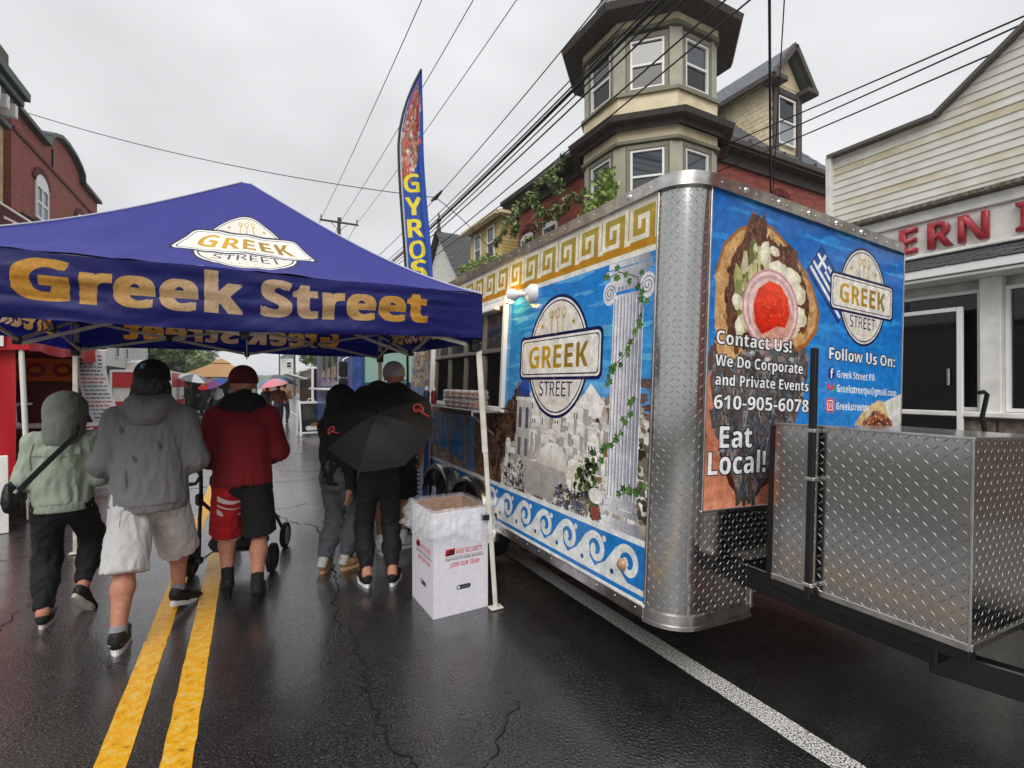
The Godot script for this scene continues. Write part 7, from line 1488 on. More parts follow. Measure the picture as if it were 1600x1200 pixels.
# ---------------------------------------------------------------- the left side of the street
func on_left(y: float, z: float) -> Transform3D: return Transform3D(Basis(Vector3.FORWARD, Vector3.UP, Vector3.RIGHT), V3(-7.99, y, z))
func left_buildings():
	var t := thing("brick_hall", "tall red brick building with a curved parapet and arched white windows, left of the street", "building")
	var out := V2([25.3, -0.1, 37.1, -0.1, 37.1, 12.45, 33.8, 12.45, 33.75, 12.85, 33.2, 13.1, 32.3, 13.3, 31.2, 13.38, 30.2, 13.3, 29.3, 13.0, 28.85, 12.7, 28.8, 12.3, 25.3, 12.3])
	var xf := Transform3D(Basis(Vector3.FORWARD, Vector3.UP, Vector3.RIGHT), V3(-8.0, 0, 0))
	obj("wall", slab(out, -8.0, 0.0, xf), M.brick, t)
	var cop := S()
	for i in range(2, out.size() - 1): beam(cop, V3(-8.0, out[i].y + 0.04, -out[i].x), V3(-8.0, out[i + 1].y + 0.04, -out[i + 1].x), 0.5, 0.16)
	obj("coping", cop, M.green_trim, t); obj("string_course", box(V3(-7.97, 11.5, -31.2), V3(0.08, 0.14, 11.7)), M.dark_brick, t); obj("tie_rod", box(V3(-7.96, 12.0, -29.6), V3(0.06, 0.9, 0.1)), M.black, t)
	for y in [8.75, 5.2]:
		for z in [-28.3, -33.8]:
			var wn = window(t, on_left(y, z), 1.5, 1.5, M.frame_white, [M.glass, M.blind], 0.5, 0.13, 2)
			for i in 13:
				var a := lerpf(0.35, PI - 0.35, i / 12.0); var c := Vector2(cos(a) * 0.95, sin(a) * 0.72)
				obj("brick", box(on_left(y, z) * V3(c.x, 1.42 + c.y, 0.03), V3(0.12, 0.3, 0.08), 0.01, on_left(0, 0).basis * Basis(Vector3.BACK, a - PI / 2)), M.dark_brick, wn)
	obj("awning", slab(V2([0, 8.7, 0, 7.9, 1.2, 7.9]), -36.5, -26.2, Transform3D(Basis(), V3(-8.0, -0.15, 0))), M.green_trim, t)
	var b := thing("corniced_building", "beige building with a dark green bracketed cornice, at the left edge of the view", "building")
	obj("wall", box(V3(-12.0, 6.0, -20.6), V3(8.0, 12.1, 8.0)), mottled(Color(0.74, 0.67, 0.52), Color(0.66, 0.58, 0.44), 0.8, 0.02, 0.4), b)
	var cn := S(); for e in [[12.55, 0.34, 1.3], [12.25, 0.26, 1.0], [11.98, 0.26, 0.7]]: bx(cn, V3(-8.0, e[0], -20.6), V3(e[2], e[1], 8.0 + e[2] * 0.6), 0.03)
	bx(cn, V3(-8.0, 11.2, -20.6), V3(0.4, 0.2, 8.3), 0.03); obj("cornice", cn, M.green_trim, b)
	for i in 11: obj("cornice_bracket", box(V3(-7.72, 11.62, -24.2 + i * 0.7), V3(0.45, 0.5, 0.2), 0.03), M.frame_white, b)
	for i in 2:
		for y in [1.2, 4.6, 8.2]: window(b, on_left(y, -22.5 + i * 4.0), 1.1, 2.0, M.frame_white, [M.glass, M.dark_glass], 0.0, 0.1)
	obj("chimney", box(V3(-8.6, 13.5, -25.0), V3(0.9, 1.6, 1.1), 0.03), M.far_wood, b)
	var ban := thing("hanging_banner", "maroon banner with white letters on a white pole, high on the left", "banner", V3(-6.6, 0, -19.3))
	obj("banner_pole", pipe([V3(-1.2, 7.9, 0.2), V3(0.95, 6.45, -0.6)], 0.035, 6), M.white_pole, ban); obj("bracket_pole", pipe([V3(-0.95, 5.8, 0.2), V3(-0.95, 7.9, 0.2)], 0.05, 6), M.white_pole, ban)
	var p := Print.new(self, 0, 0, 1.6, 1.4, 128, Color(0.32, 0.10, 0.15)); fit(p, "EAT", 0.1, 1.5, 0.35, 0.65, Color(0.85, 0.80, 0.80))
	obj("cloth", cloth_sheet(8, 8, func(u, v): return V3(-0.9 + u * 1.7, 6.0 + v * (7.65 - u * 1.15 - 6.0), 0.14 - 0.75 * u * 0.9 + 0.05 * sin(u * 7.0)), Vector3.BACK), printed(p, 0.7), ban)
	# row of houses further on
	var k := 0
	for e in [[-39.0, -60.0, 6.6, M.white, "white siding house with a bay window, beyond the red and white trailer"], [-60.3, -69.0, 6.9, M.brick, "narrow brick house between two white houses on the left"], [-69.3, -79.0, 7.0, M.white, "second white house down the row, behind the round green tree"], [-79.3, -100.0, 7.4, M.slate, "grey house at the far end of the left row"]]:
		var h = plain_house("row_house", e[4], -8.0, e[0], e[1], e[2], e[3], M.shingle, 1.6, 1.0, 8.0); var zc: float = (e[0] + e[1]) / 2
		for z in [zc - 3.6, zc - 1.2, zc + 4.6, zc + 7.5]:
			if absf(z - zc) < absf(e[0] - e[1]) / 2.0 - 0.8: window(h, on_left(3.5, z), 0.95, 1.7, M.frame_white, [M.dark_glass, M.dark_glass], 0.0, 0.1)
		if k % 2 == 0:
			var bay := S(); prism(bay, V2([-0.01, -1.5, 0.9, -0.8, 0.9, 0.8, -0.01, 1.5]), 0.0, 2.4, Transform3D(Basis(Vector3.RIGHT, Vector3.FORWARD, Vector3.UP), V3(-8.0, 2.9, zc + 2.0))); var bo = obj("bay", bay, M.white, h)
			bx(bay, V3(-7.5, 2.8, zc + 2.0), V3(1.3, 0.2, 3.4)); window(h, on_left(3.3, zc + 2.0).translated_local(V3(0, 0, 0.9)), 1.2, 1.6, M.frame_white, [M.dark_glass, M.glass], 0.0, 0.1)
			for j in 9: obj("siding_board", box(V3(-7.08, 2.95 + j * 0.04, zc + 2.0), V3(0.03, 0.035, 1.55)), M.white, bo)
		obj("porch_roof", slab(V2([0, 2.9, 0, 2.6, 1.9, 2.45, 1.9, 2.55]), -1.0, 1.0, Transform3D(Basis().scaled(V3(1, 1, absf(e[0] - e[1]) / 2.1)), V3(-8.0, 0, zc))), M.shingle, h)
		for z in [e[0] - 0.4, e[1] + 0.4]: obj("porch_post", box(V3(-6.2, 1.3, z), V3(0.14, 2.4, 0.14), 0.02), M.frame_white, h)
		k += 1
func behind_us():   # what the bare metal mirrors
	var b = plain_house("brick_shop", "brick shop beside the tavern, past the right edge of the view", 7.6, 16.0, 3.6, 7.5, M.brick, M.shingle, 1.5, -1.0, 8.0)
	for z in [6.0, 9.5, 13.0]: window(b, Transform3D(Basis(Vector3.BACK, Vector3.UP, Vector3.LEFT), V3(7.6, 3.9, z)), 1.0, 1.8, M.frame_white, [M.glass, M.dark_glass], 0.0, 0.1)

func red_tent():
	var t := thing("red_canopy", "red canopy stall with a red side wall, at the left of the street", "canopy tent", V3(-3.9, 0, -9.5))
	var red := fabric(Color(0.80, 0.09, 0.13), 0.55, 0.1); red.backlight_enabled = true; red.backlight = Color(0.3, 0.03, 0.04); var frame = M.white_pole
	var at := func(side: int, s: float, f: float) -> Vector3: return Basis(Vector3.UP, side * PI / 2) * V3(s * 1.55 * lerpf(1.0, 0.02, f), 2.42 + 0.9 * f - 0.15 * sin(PI * f), 1.55 * lerpf(1.0, 0.02, f))
	for side in 4:
		var o := Basis(Vector3.UP, side * PI / 2) * V3(0, 0.3, 1)
		obj("roof_panel", cloth_sheet(12, 12, func(u, v): return at.call(side, u * 2 - 1, v), o + Vector3.UP), red, t)
		obj("valance", cloth_sheet(30, 5, func(u, v): return Basis(Vector3.UP, side * PI / 2) * V3((u * 2 - 1) * 1.55, 2.06 + 0.36 * v + 0.02 * sin(u * 14.0) * (1.0 - v), 1.552 + 0.03 * sin(u * 23.0) * (1.0 - v)), V3(o.x, 0, o.z)), red, t)
		var c := Basis(Vector3.UP, side * PI / 2) * V3(1.5, 0, 1.5); obj("leg", pipe([c * V3(1.03 if side == 0 else 1.0, 1, 1) + V3(0, 0.02, 0), c * V3(0.97 if side == 0 else 1.0, 1, 1) + V3(0, 2.3, 0)], 0.028, 8), frame, t)
	obj("side_wall", cloth_sheet(50, 16, func(u, v): return V3(-1.5 + u * 2.9, 0.25 + 1.9 * v, 1.5 + 0.06 * sin(u * 24.0) * (1.0 - v * 0.7) + 0.03 * sin(u * 53.0 + v * 3.0)), Vector3.BACK), red, t)
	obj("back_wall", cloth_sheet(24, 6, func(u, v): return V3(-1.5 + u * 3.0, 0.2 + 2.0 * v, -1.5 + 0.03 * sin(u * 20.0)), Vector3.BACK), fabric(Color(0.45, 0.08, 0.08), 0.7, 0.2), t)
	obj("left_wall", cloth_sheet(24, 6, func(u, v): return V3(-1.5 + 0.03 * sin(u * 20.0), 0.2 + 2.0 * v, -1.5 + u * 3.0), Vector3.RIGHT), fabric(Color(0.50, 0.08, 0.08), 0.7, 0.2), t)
	var p := Print.new(self, 0, 0, 0.75, 0.4, 192, Color(0.88, 0.88, 0.86)); p.poly(disc(Vector2(0.42, 0.22), 0.26, 0.10, 24, 0, PI), Color(0.08, 0.08, 0.09)); p.poly(rect(0.1, 0.20, 0.72, 0.225), Color(0.08, 0.08, 0.09)); fit(p, "rmax", 0.12, 0.62, 0.05, 0.10, Color(0.08, 0.08, 0.09))
	obj("name_patch", cloth_sheet(4, 2, func(u, v): return V3(0.72 + u * 0.62, 2.11 + v * 0.24, 1.60), Vector3.BACK), printed(p, 0.5), t)
	var bp := Print.new(self, 0, 0, 2.6, 0.4, 256, Color(0.85, 0.42, 0.08)); for i in 7: bp.poly(disc(Vector2(0.3 + i * 0.35, 0.2), 0.13, 0.12, 20), Color(0.55, 0.10, 0.06)); bp.poly(disc(Vector2(0.3 + i * 0.35, 0.2), 0.07, 0.06, 20), Color(0.88, 0.55, 0.12))
	obj("name_banner", cloth_sheet(10, 2, func(u, v): return V3(-1.3 + u * 2.6, 1.72 + v * 0.38, -1.42 + 0.02 * sin(u * 9.0)), Vector3.BACK), printed(bp, 0.6), t)
	var ct := thing("stall_counter", "dark red counter with pale goods inside the red canopy", "counter", V3(-3.6, 0, -10.2))
	obj("counter_body", box(V3(0, 0.5, 0), V3(2.2, 1.0, 0.6), 0.02), mat(Color(0.30, 0.06, 0.07), 0.6), ct); obj("counter_top", box(V3(0, 1.02, 0), V3(2.3, 0.04, 0.7), 0.01), M.frame_white, ct)
	var ck := thing("cake_stand", "white pedestal stand on the counter inside the red canopy", "cake stand", V3(-3.15, 1.04, -10.1)); obj("stand_foot", turned([Vector2(0.001, 0), Vector2(0.12, 0), Vector2(0.03, 0.05), Vector2(0.025, 0.28), Vector2(0.05, 0.3)], 16), M.frame_white, ck); obj("plate", turned([Vector2(0.001, 0.3), Vector2(0.19, 0.31), Vector2(0.2, 0.34), Vector2(0.001, 0.33)], 20), M.frame_white, ck)
	for i in 4: single("goods_box", box(V3(0, 0.12 + 0.03 * i, 0), V3(0.22, 0.24 + 0.06 * i, 0.2), 0.015), mat([Color(0.8, 0.8, 0.78), Color(0.5, 0.12, 0.1), Color(0.75, 0.6, 0.3), Color(0.2, 0.2, 0.2)][i], 0.6), "%s box on the counter inside the red canopy" % ["small white", "low red", "yellowish", "tall dark"][i], "box", "boxes on the stall counter", V3(-4.5 + i * 0.33, 1.04, -10.15))
	# the long price list
	var m := Print.new(self, 0, 0, 0.42, 1.3, 160, Color(0.88, 0.89, 0.90)); var r := RandomNumberGenerator.new(); r.seed = 6
	for i in 17:
		var y := 1.2 - i * 0.07; var x := 0.05
		if i < 3:
			for k in 3: m.poly(blob(Vector2(0.08 + k * 0.13, y), 0.03, 0.02, r), [Color(0.2, 0.2, 0.25), Color(0.85, 0.5, 0.4), Color(0.35, 0.4, 0.4)][k])
			continue
		while x < 0.34:
			var w := r.randf_range(0.03, 0.09); m.poly(rect(x, y, x + w, y + 0.025), [Color(0.75, 0.3, 0.3), Color(0.3, 0.5, 0.55), Color(0.35, 0.35, 0.4)][(i / 2) % 3]); x += w + 0.015
	var ml := thing("price_list", "long white curling price list hanging from the red canopy", "menu", V3(-2.42, 0, -10.75)); obj("paper", cloth_sheet(6, 20, func(u, v): return V3(-0.18 + u * 0.40 + 0.30 * pow(1.0 - v, 2.0), 1.02 + 1.22 * v, 0.02 + 0.25 * pow(1.0 - v, 2.0) + 0.03 * sin(u * 3.0)), Vector3.BACK), printed(m, 0.6), ml); obj("top_rod", pipe([V3(-0.2, 2.25, 0.02), V3(0.24, 2.25, 0.02)], 0.012, 6), M.steel, ml)
	var sg := thing("red_sign_board", "red and white sign board leaning beside the red canopy", "sign", V3(-2.25, 0, -10.2), 0.25)
	obj("board", box(V3(0, 0.55, 0), V3(0.5, 1.0, 0.03), 0.004, Basis(Vector3.RIGHT, -0.2)), M.frame_white, sg); obj("red_face", box(V3(0.0, 0.56, 0.018), V3(0.40, 0.86, 0.012), 0.002, Basis(Vector3.RIGHT, -0.2)), mat(Color(0.72, 0.14, 0.16), 0.5), sg); obj("white_face", box(V3(0.06, 0.62, 0.024), V3(0.16, 0.7, 0.008), 0.002, Basis(Vector3.RIGHT, -0.2) * Basis(Vector3.BACK, 0.4)), M.frame_white, sg)
	var wb := thing("white_board", "blank white folding board standing at the left edge of the road", "sign", V3(-2.75, 0, -7.6), 0.35)
	for k in [1.0, -1.0]: obj("panel", box(V3(0, 0.42, k * 0.15), V3(0.62, 0.86, 0.025), 0.004, Basis(Vector3.RIGHT, -k * 0.25)), M.white, wb)

func distant_street():
	var red := mat(Color(0.74, 0.08, 0.11), 0.4)
	var t := thing("red_white_trailer", "red and white banded trailer parked beyond the red canopy", "trailer", V3(-3.95, 0, -25.0))
	obj("body", box(V3(0, 1.30, -2.2), V3(2.06, 1.9, 4.3), 0.03), M.white, t)
	for e in [[1.88, 0.62], [0.72, 0.55]]: obj("red_band", box(V3(0, e[0], 0.0), V3(2.02, e[1], 0.04), 0.005), red, t)
	for e in [[1.88, 0.62], [0.72, 0.55]]: obj("side_red_band", box(V3(1.03, e[0], -2.2), V3(0.03, e[1], 4.2), 0.005), red, t)
	var fr := S(); for k in [-1, 1]: bx(fr, V3(k * 0.99, 1.3, 0.03), V3(0.08, 1.94, 0.05), 0.008)
	bx(fr, V3(0, 2.23, 0.03), V3(1.9, 0.1, 0.05), 0.008); bx(fr, V3(-0.25, 1.55, 0.04), V3(0.06, 0.9, 0.03)); bx(fr, V3(0.25, 2.0, 0.04), V3(1.06, 0.06, 0.03)); obj("trim", fr, M.frame_white, t)
	for k in [-0.9, 0.9]: obj("wheel", turned([Vector2(0.001, 0.1), Vector2(0.3, 0.1), Vector2(0.33, 0.05), Vector2(0.33, -0.05), Vector2(0.3, -0.1)], 20, Transform3D(Basis(Vector3.UP, Vector3.RIGHT, Vector3.FORWARD), V3(k * 1.0, 0.33, -2.4))), M.rubber, t)
	obj("roof_vent", turned([Vector2(0.001, 2.75), Vector2(0.4, 2.72), Vector2(0.62, 2.6), Vector2(0.6, 2.25)], 20, Transform3D(Basis(), V3(-0.1, 0, -1.0))), M.white, t)
	# tan canopy
	var tan := fabric(Color(0.80, 0.62, 0.42), 0.7, 0.08); tan.backlight_enabled = true; tan.backlight = Color(0.25, 0.2, 0.14); var c := thing("tan_canopy", "tan canopy tent with a vented peak, far down the street", "canopy tent", V3(-1.5, 0, -33.5))
	for side in 4:
		var b := Basis(Vector3.UP, side * PI / 2)
		obj("roof_panel", cloth_sheet(8, 8, func(u, v): return b * V3((u * 2 - 1) * 1.95 * lerpf(1, 0.18, v), 2.12 + 0.85 * v, 1.95 * lerpf(1, 0.18, v)), b * V3(0, 1, 1)), tan, c); obj("valance", cloth_sheet(8, 2, func(u, v): return b * V3((u * 2 - 1) * 1.95, 1.86 + 0.26 * v, 1.955), b * Vector3.BACK), fabric(Color(0.46, 0.36, 0.33), 0.7), c)
		obj("vent_cap", cloth_sheet(4, 4, func(u, v): return b * V3((u * 2 - 1) * 0.5 * lerpf(1, 0.02, v), 2.95 + 0.3 * v, 0.5 * lerpf(1, 0.02, v)), b * V3(0, 1, 1)), tan, c); obj("leg", pipe([b * V3(1.9, 0, 1.9), b * V3(1.9, 2.1, 1.9)], 0.03, 6), M.white_pole, c)
	obj("dark_side", cloth_sheet(8, 4, func(u, v): return V3(-1.9 + 3.8 * u, 0.1 + 1.8 * v, -1.9 + 0.04 * sin(u * 20)), Vector3.BACK), fabric(Color(0.10, 0.10, 0.12), 0.8), c)
	# blue step van
	var bl := mottled(Color(0.24, 0.36, 0.62), Color(0.17, 0.26, 0.48), 0.3, 0.02, 0.6); var v := thing("blue_food_truck", "blue food truck with a tall green-tinted windscreen, parked beyond the food trailer", "truck", V3(3.08, 0, -10.96))
	obj("body", box(V3(0, 1.72, -3.4), V3(2.26, 2.5, 6.0), 0.06), bl, v); obj("front", slab(V2([-1.12, 0.5, 1.12, 0.5, 1.12, 2.95, -1.12, 2.95]), -0.41, 0.0), bl, v)
	var ws := mat(Color(0.56, 0.70, 0.66), 0.2); ws.metallic_specular = 0.7
	obj("windscreen", box(V3(0.06, 2.07, 0.012), V3(1.86, 0.72, 0.02), 0.008), ws, v); var ff := S(); for k in [-1, 1]: bx(ff, V3(0.06 + k * 0.96, 2.07, 0.02), V3(0.06, 0.86, 0.05), 0.01)
	for y in [1.68, 2.46]: bx(ff, V3(0.06, y, 0.02), V3(1.86, 0.06, 0.05), 0.01)
	obj("windscreen_frame", ff, mat(Color(0.14, 0.28, 0.42), 0.4), v)
	for k in [-0.35, 0.4]: obj("wiper", pipe([V3(k, 1.70, 0.05), V3(k + 0.45, 1.78, 0.05)], 0.012, 6), M.black, v)
	for k in [-0.8, 0.8]:
		obj("headlight", turned([Vector2(0.001, 0.04), Vector2(0.1, 0.03), Vector2(0.12, 0.0)], 16, Transform3D(Basis(Vector3.RIGHT, Vector3.BACK, Vector3.DOWN), V3(k, 0.95, 0.0))), mat(Color(0.8, 0.82, 0.84), 0.1), v)
		for z in [-0.9, -4.8]: obj("wheel", turned([Vector2(0.001, 0.12), Vector2(0.22, 0.1), Vector2(0.24, 0.13), Vector2(0.38, 0.12), Vector2(0.40, 0.0), Vector2(0.38, -0.12), Vector2(0.001, -0.12)], 22, Transform3D(Basis(Vector3.UP, Vector3.RIGHT * signf(k), Vector3.FORWARD), V3(k * 1.25, 0.4, z))), M.rubber, v)
	obj("grille", box(V3(0, 1.0, 0.012), V3(1.0, 0.4, 0.03), 0.01), M.black, v); obj("bumper", box(V3(0, 0.5, 0.06), V3(2.2, 0.2, 0.14), 0.02), M.steel, v)
	obj("mirror", box(V3(-1.32, 2.0, 0.05), V3(0.18, 0.34, 0.08), 0.03), M.black, v); obj("mirror_lower", box(V3(-1.32, 1.72, 0.05), V3(0.18, 0.16, 0.08), 0.03), M.black, v); obj("mirror_arm", pipe([V3(-1.13, 2.3, -0.05), V3(-1.32, 2.2, 0.05), V3(-1.32, 1.6, 0.05), V3(-1.13, 1.5, -0.05)], 0.015, 6), M.steel, v)
	var sd := mottled(Color(0.66, 0.70, 0.76), Color(0.44, 0.48, 0.56), 0.4, 0.03, 1.0); obj("side_panel", box(V3(-1.135, 2.15, -3.3), V3(0.02, 1.05, 3.6), 0.004), sd, v)
	for z in [-2.2, -3.3, -4.4]: obj("side_window", box(V3(-1.15, 2.15, z), V3(0.02, 0.8, 0.45), 0.004), M.dark_glass, v)
	obj("side_counter", box(V3(-1.32, 1.55, -3.4), V3(0.38, 0.05, 3.2), 0.01), M.frame_white, v); obj("side_awning", box(V3(-1.55, 2.78, -3.6), V3(0.9, 0.06, 3.6), 0.01, Basis(Vector3.BACK, -0.15)), mat(Color(0.45, 0.46, 0.47), 0.5), v)
	for i in 6: obj("lettering_strip", box(V3(-1.135, 1.2 - i * 0.09, -2.2 - i * 0.1), V3(0.012, 0.04, 1.2 - i * 0.12)), mat(Color(0.55, 0.58, 0.65), 0.5), v)
	var k2 := thing("black_trailer", "black box trailer with white edges behind the A-frame board", "trailer", V3(3.0, 0, -18.6))
	obj("body", box(V3(0, 1.3, -2.5), V3(2.1, 1.9, 5.0), 0.03), mat(Color(0.07, 0.08, 0.10), 0.35), k2); var ed := S(); for k in [-1, 1]: bx(ed, V3(k * 1.04, 1.3, 0.01), V3(0.08, 1.96, 0.06), 0.01)
	bx(ed, V3(0, 2.27, 0.01), V3(2.02, 0.08, 0.06), 0.01); bx(ed, V3(-1.05, 2.27, -2.5), V3(0.06, 0.08, 4.9), 0.01); obj("edge", ed, M.frame_white, k2); obj("service_hatch", box(V3(-1.4, 2.0, -2.9), V3(0.75, 0.05, 2.2), 0.01, Basis(Vector3.BACK, -0.3)), M.frame_white, k2)
	for k in [-0.95, 0.95]: obj("wheel", turned([Vector2(0.001, 0.1), Vector2(0.3, 0.1), Vector2(0.33, 0.05), Vector2(0.33, -0.1)], 20, Transform3D(Basis(Vector3.UP, Vector3.RIGHT, Vector3.FORWARD), V3(k, 0.33, -2.6))), M.rubber, k2)
	# little tower
	var tw := thing("clock_tower", "small white tower with a dark pointed roof at the end of the street", "tower", V3(6.4, 0, -104.0))
	obj("wall", box(V3(0, 3.4, 0), V3(2.4, 6.8, 2.4), 0.03), M.white, tw); obj("roof", turned([Vector2(0.01, 10.2), Vector2(0.7, 8.2), Vector2(1.75, 6.9), Vector2(1.5, 6.75)], 4, Transform3D(Basis(Vector3.UP, PI / 4), Vector3.ZERO)), M.slate, tw)
	for y in [3.0, 5.0]: window(tw, Transform3D(Basis(), V3(0.2, y, 1.21)), 0.9, 1.2, M.frame_white, [M.dark_glass, M.dark_glass], 0.0, 0.1)
	obj("lower_roof", slab(V2([-3.4, 2.6, 3.4, 2.6, 2.6, 3.6, -2.6, 3.6]), -2.0, 2.0), M.slate, tw); obj("lower_wall", box(V3(0, 1.3, 0), V3(6.0, 2.6, 3.8)), M.stone, tw)
	var hs = plain_house("far_white_house", "white house just before the little tower, far down the right side", 7.5, -60.0, -70.0, 4.4, M.white, M.slate, 2.0, -1.0)
	# hills
	var n := noise(FastNoiseLite.TYPE_SIMPLEX_SMOOTH, 0.012, 5, 3); var hill := cloth_sheet(60, 6, func(u, f): var x: float = -340.0 + 680.0 * u; return V3(x, (11.0 + 8.0 * n.get_noise_1d(x * 1.3)) * sin(f * PI * 0.5) - 0.5, -330.0 - 120.0 * f), V3(0, 1, 1)); struct("hills", hill, mottled(Color(0.36, 0.44, 0.36), Color(0.28, 0.36, 0.29), 0.9, 0.05, 0.03))

# ---------------------------------------------------------------- green things
func leaves(st, c: Vector3, rad: Vector3, count: int, size: float, tones: Array, r: RandomNumberGenerator, shell = 0.55):
	for i in count:
		var d := V3(r.randfn(), r.randfn(), r.randfn()).normalized(); var p := c + d * rad * pow(r.randf_range(shell, 1.0), 0.7)
		var n := (d + V3(r.randfn(), r.randfn() + 0.6, r.randfn()) * 0.6).normalized(); var x := n.cross(V3(r.randfn(), r.randfn(), r.randfn())).normalized(); var y := n.cross(x); var s := size * r.randf_range(0.6, 1.3)
		var col: Color = tones[r.randi() % tones.size()] * r.randf_range(0.75, 1.2); st.set_color(col)
		face(st, [p - y * s, p + x * s * 0.42, p + y * s, p - x * s * 0.42], n)
const GREEN := [Color(0.10, 0.16, 0.04), Color(0.14, 0.21, 0.06), Color(0.07, 0.12, 0.04)]
const FRESH := [Color(0.26, 0.38, 0.07), Color(0.20, 0.32, 0.07), Color(0.34, 0.42, 0.11), Color(0.13, 0.22, 0.05)]
func tree(label: String, at: Vector3, h: float, w: float, clumps: int, tones: Array, s: int, leaf = 0.16, per = 420):
	var t := thing("tree", label, "tree", at); var r := RandomNumberGenerator.new(); r.seed = s
	var limbs := S(0); tube(limbs, [V3(0, 0, 0), V3(0.1, h * 0.25, 0), V3(-0.05, h * 0.5, 0.05), V3(0.05, h * 0.8, 0)], [0.16 * h / 6, 0.12 * h / 6, 0.09 * h / 6, 0.03], 8); var st := S()
	for i in clumps:
		var a := r.randf() * TAU; var f := r.randf_range(0.35, 0.98); var rr := w * sqrt(r.randf()) * (1.1 - absf(f - 0.6) * 1.2); var c := V3(cos(a) * rr, h * f, sin(a) * rr)
		tube(limbs, [V3(0, h * f * 0.6, 0), c * V3(0.6, 0.9, 0.6), c], [0.05 * h / 6, 0.03 * h / 6, 0.01], 5, false); leaves(st, c, Vector3.ONE * w * r.randf_range(0.28, 0.5) * V3(1, 0.75, 1), per, leaf, tones, r)
	obj("trunk", limbs, M.bark, t); metas(obj("crown", st, M.leaf, t), "", "", "", "stuff")
func vine(label: String, lines: Array, tones: Array, s: int, size: float, per: int, spread: float):
	var t := thing("climbing_vine", label, "vine"); var r := RandomNumberGenerator.new(); r.seed = s; var stem := S(0); var st := S()
	for l in lines:
		tube(stem, l, 0.012, 5, false)
		for i in l.size() - 1:
			for k in 5:
				var p: Vector3 = l[i].lerp(l[i + 1], k / 5.0); leaves(st, p + V3(r.randfn() * 0.05, -0.05 + r.randfn() * 0.08, r.randfn() * 0.05), Vector3.ONE * spread, per, size, tones, r, 0.1)
	obj("stem", stem, M.bark, t); metas(obj("foliage", st, M.leaf, t), "", "", "", "stuff")
func greenery():
	tree("round dark green tree in front of the white row houses", V3(-5.9, 0, -48.3), 4.7, 1.5, 24, GREEN, 3, 0.15, 500)
	tree("pale green tree beyond the tan canopy's peak", V3(-6.6, 0, -66.0), 6.6, 3.3, 24, [Color(0.16, 0.22, 0.07), Color(0.11, 0.17, 0.05), Color(0.2, 0.26, 0.10)], 4, 0.2, 380)
	tree("low green tree right of the tan canopy", V3(-4.6, 0, -84.0), 4.6, 3.4, 20, [Color(0.15, 0.21, 0.07), Color(0.10, 0.16, 0.05)], 5, 0.22, 300)
	tree("green tree behind the blue food truck's awning", V3(7.2, 0, -44.0), 6.0, 2.8, 22, GREEN, 6, 0.18, 380)
	tree("small dark tree before the far end of the brick hall", V3(-6.9, 0, -31.0), 4.4, 0.75, 10, GREEN, 7, 0.15, 380)
	vine("leafy vine trailing from the eaves of the brick turret house", [[V3(7.55, 7.85, -11.0), V3(7.5, 7.75, -11.9), V3(7.5, 7.5, -12.8), V3(7.5, 7.3, -13.8), V3(7.55, 6.95, -14.8), V3(7.55, 6.4, -15.3)], [V3(7.5, 7.4, -12.6), V3(7.45, 6.9, -12.3), V3(7.45, 6.5, -11.9)], [V3(7.5, 7.3, -13.4), V3(7.45, 7.0, -13.6), V3(7.45, 6.4, -13.9)], [V3(7.5, 6.0, -12.9), V3(7.5, 6.5, -11.9), V3(7.45, 6.6, -11.0), V3(7.4, 6.5, -10.2)], [V3(7.5, 7.7, -11.6), V3(7.45, 7.25, -11.3), V3(7.4, 6.8, -10.9)]], [Color(0.17, 0.24, 0.07), Color(0.22, 0.30, 0.10), Color(0.11, 0.17, 0.05), Color(0.27, 0.30, 0.14)], 11, 0.085, 26, 0.15)
	vine("bright green creeper on the porch beside the yellow house", [[V3(7.3, 5.7, -14.2), V3(7.3, 6.05, -15.0), V3(7.3, 6.15, -16.0), V3(7.3, 6.2, -17.0), V3(7.3, 6.25, -18.2)]], FRESH, 12, 0.09, 16, 0.16)
	var t := thing("bush", "bright green leafy bush before the turret's lower windows", "bush", V3(6.2, 0, -7.6)); var r := RandomNumberGenerator.new(); r.seed = 9; var st := S(); var stem := S(0)
	for i in 22:
		var a := r.randf() * TAU; var top := V3(cos(a) * r.randf_range(0.05, 0.6), r.randf_range(5.0, 5.85), sin(a) * r.randf_range(0.05, 0.6)); tube(stem, [V3(0, 0.1, 0), V3(cos(a) * 0.1, 3.6, sin(a) * 0.1), top], [0.03, 0.02, 0.005], 5, false)
		for k in 6: leaves(st, top - V3(0, k * 0.16, 0) * 1.0 + V3(r.randfn(), 0, r.randfn()) * 0.05, Vector3.ONE * 0.12, 11, 0.075, FRESH, r, 0.1)
	obj("stem", stem, M.bark, t); metas(obj("foliage", st, M.leaf, t), "", "", "", "stuff")

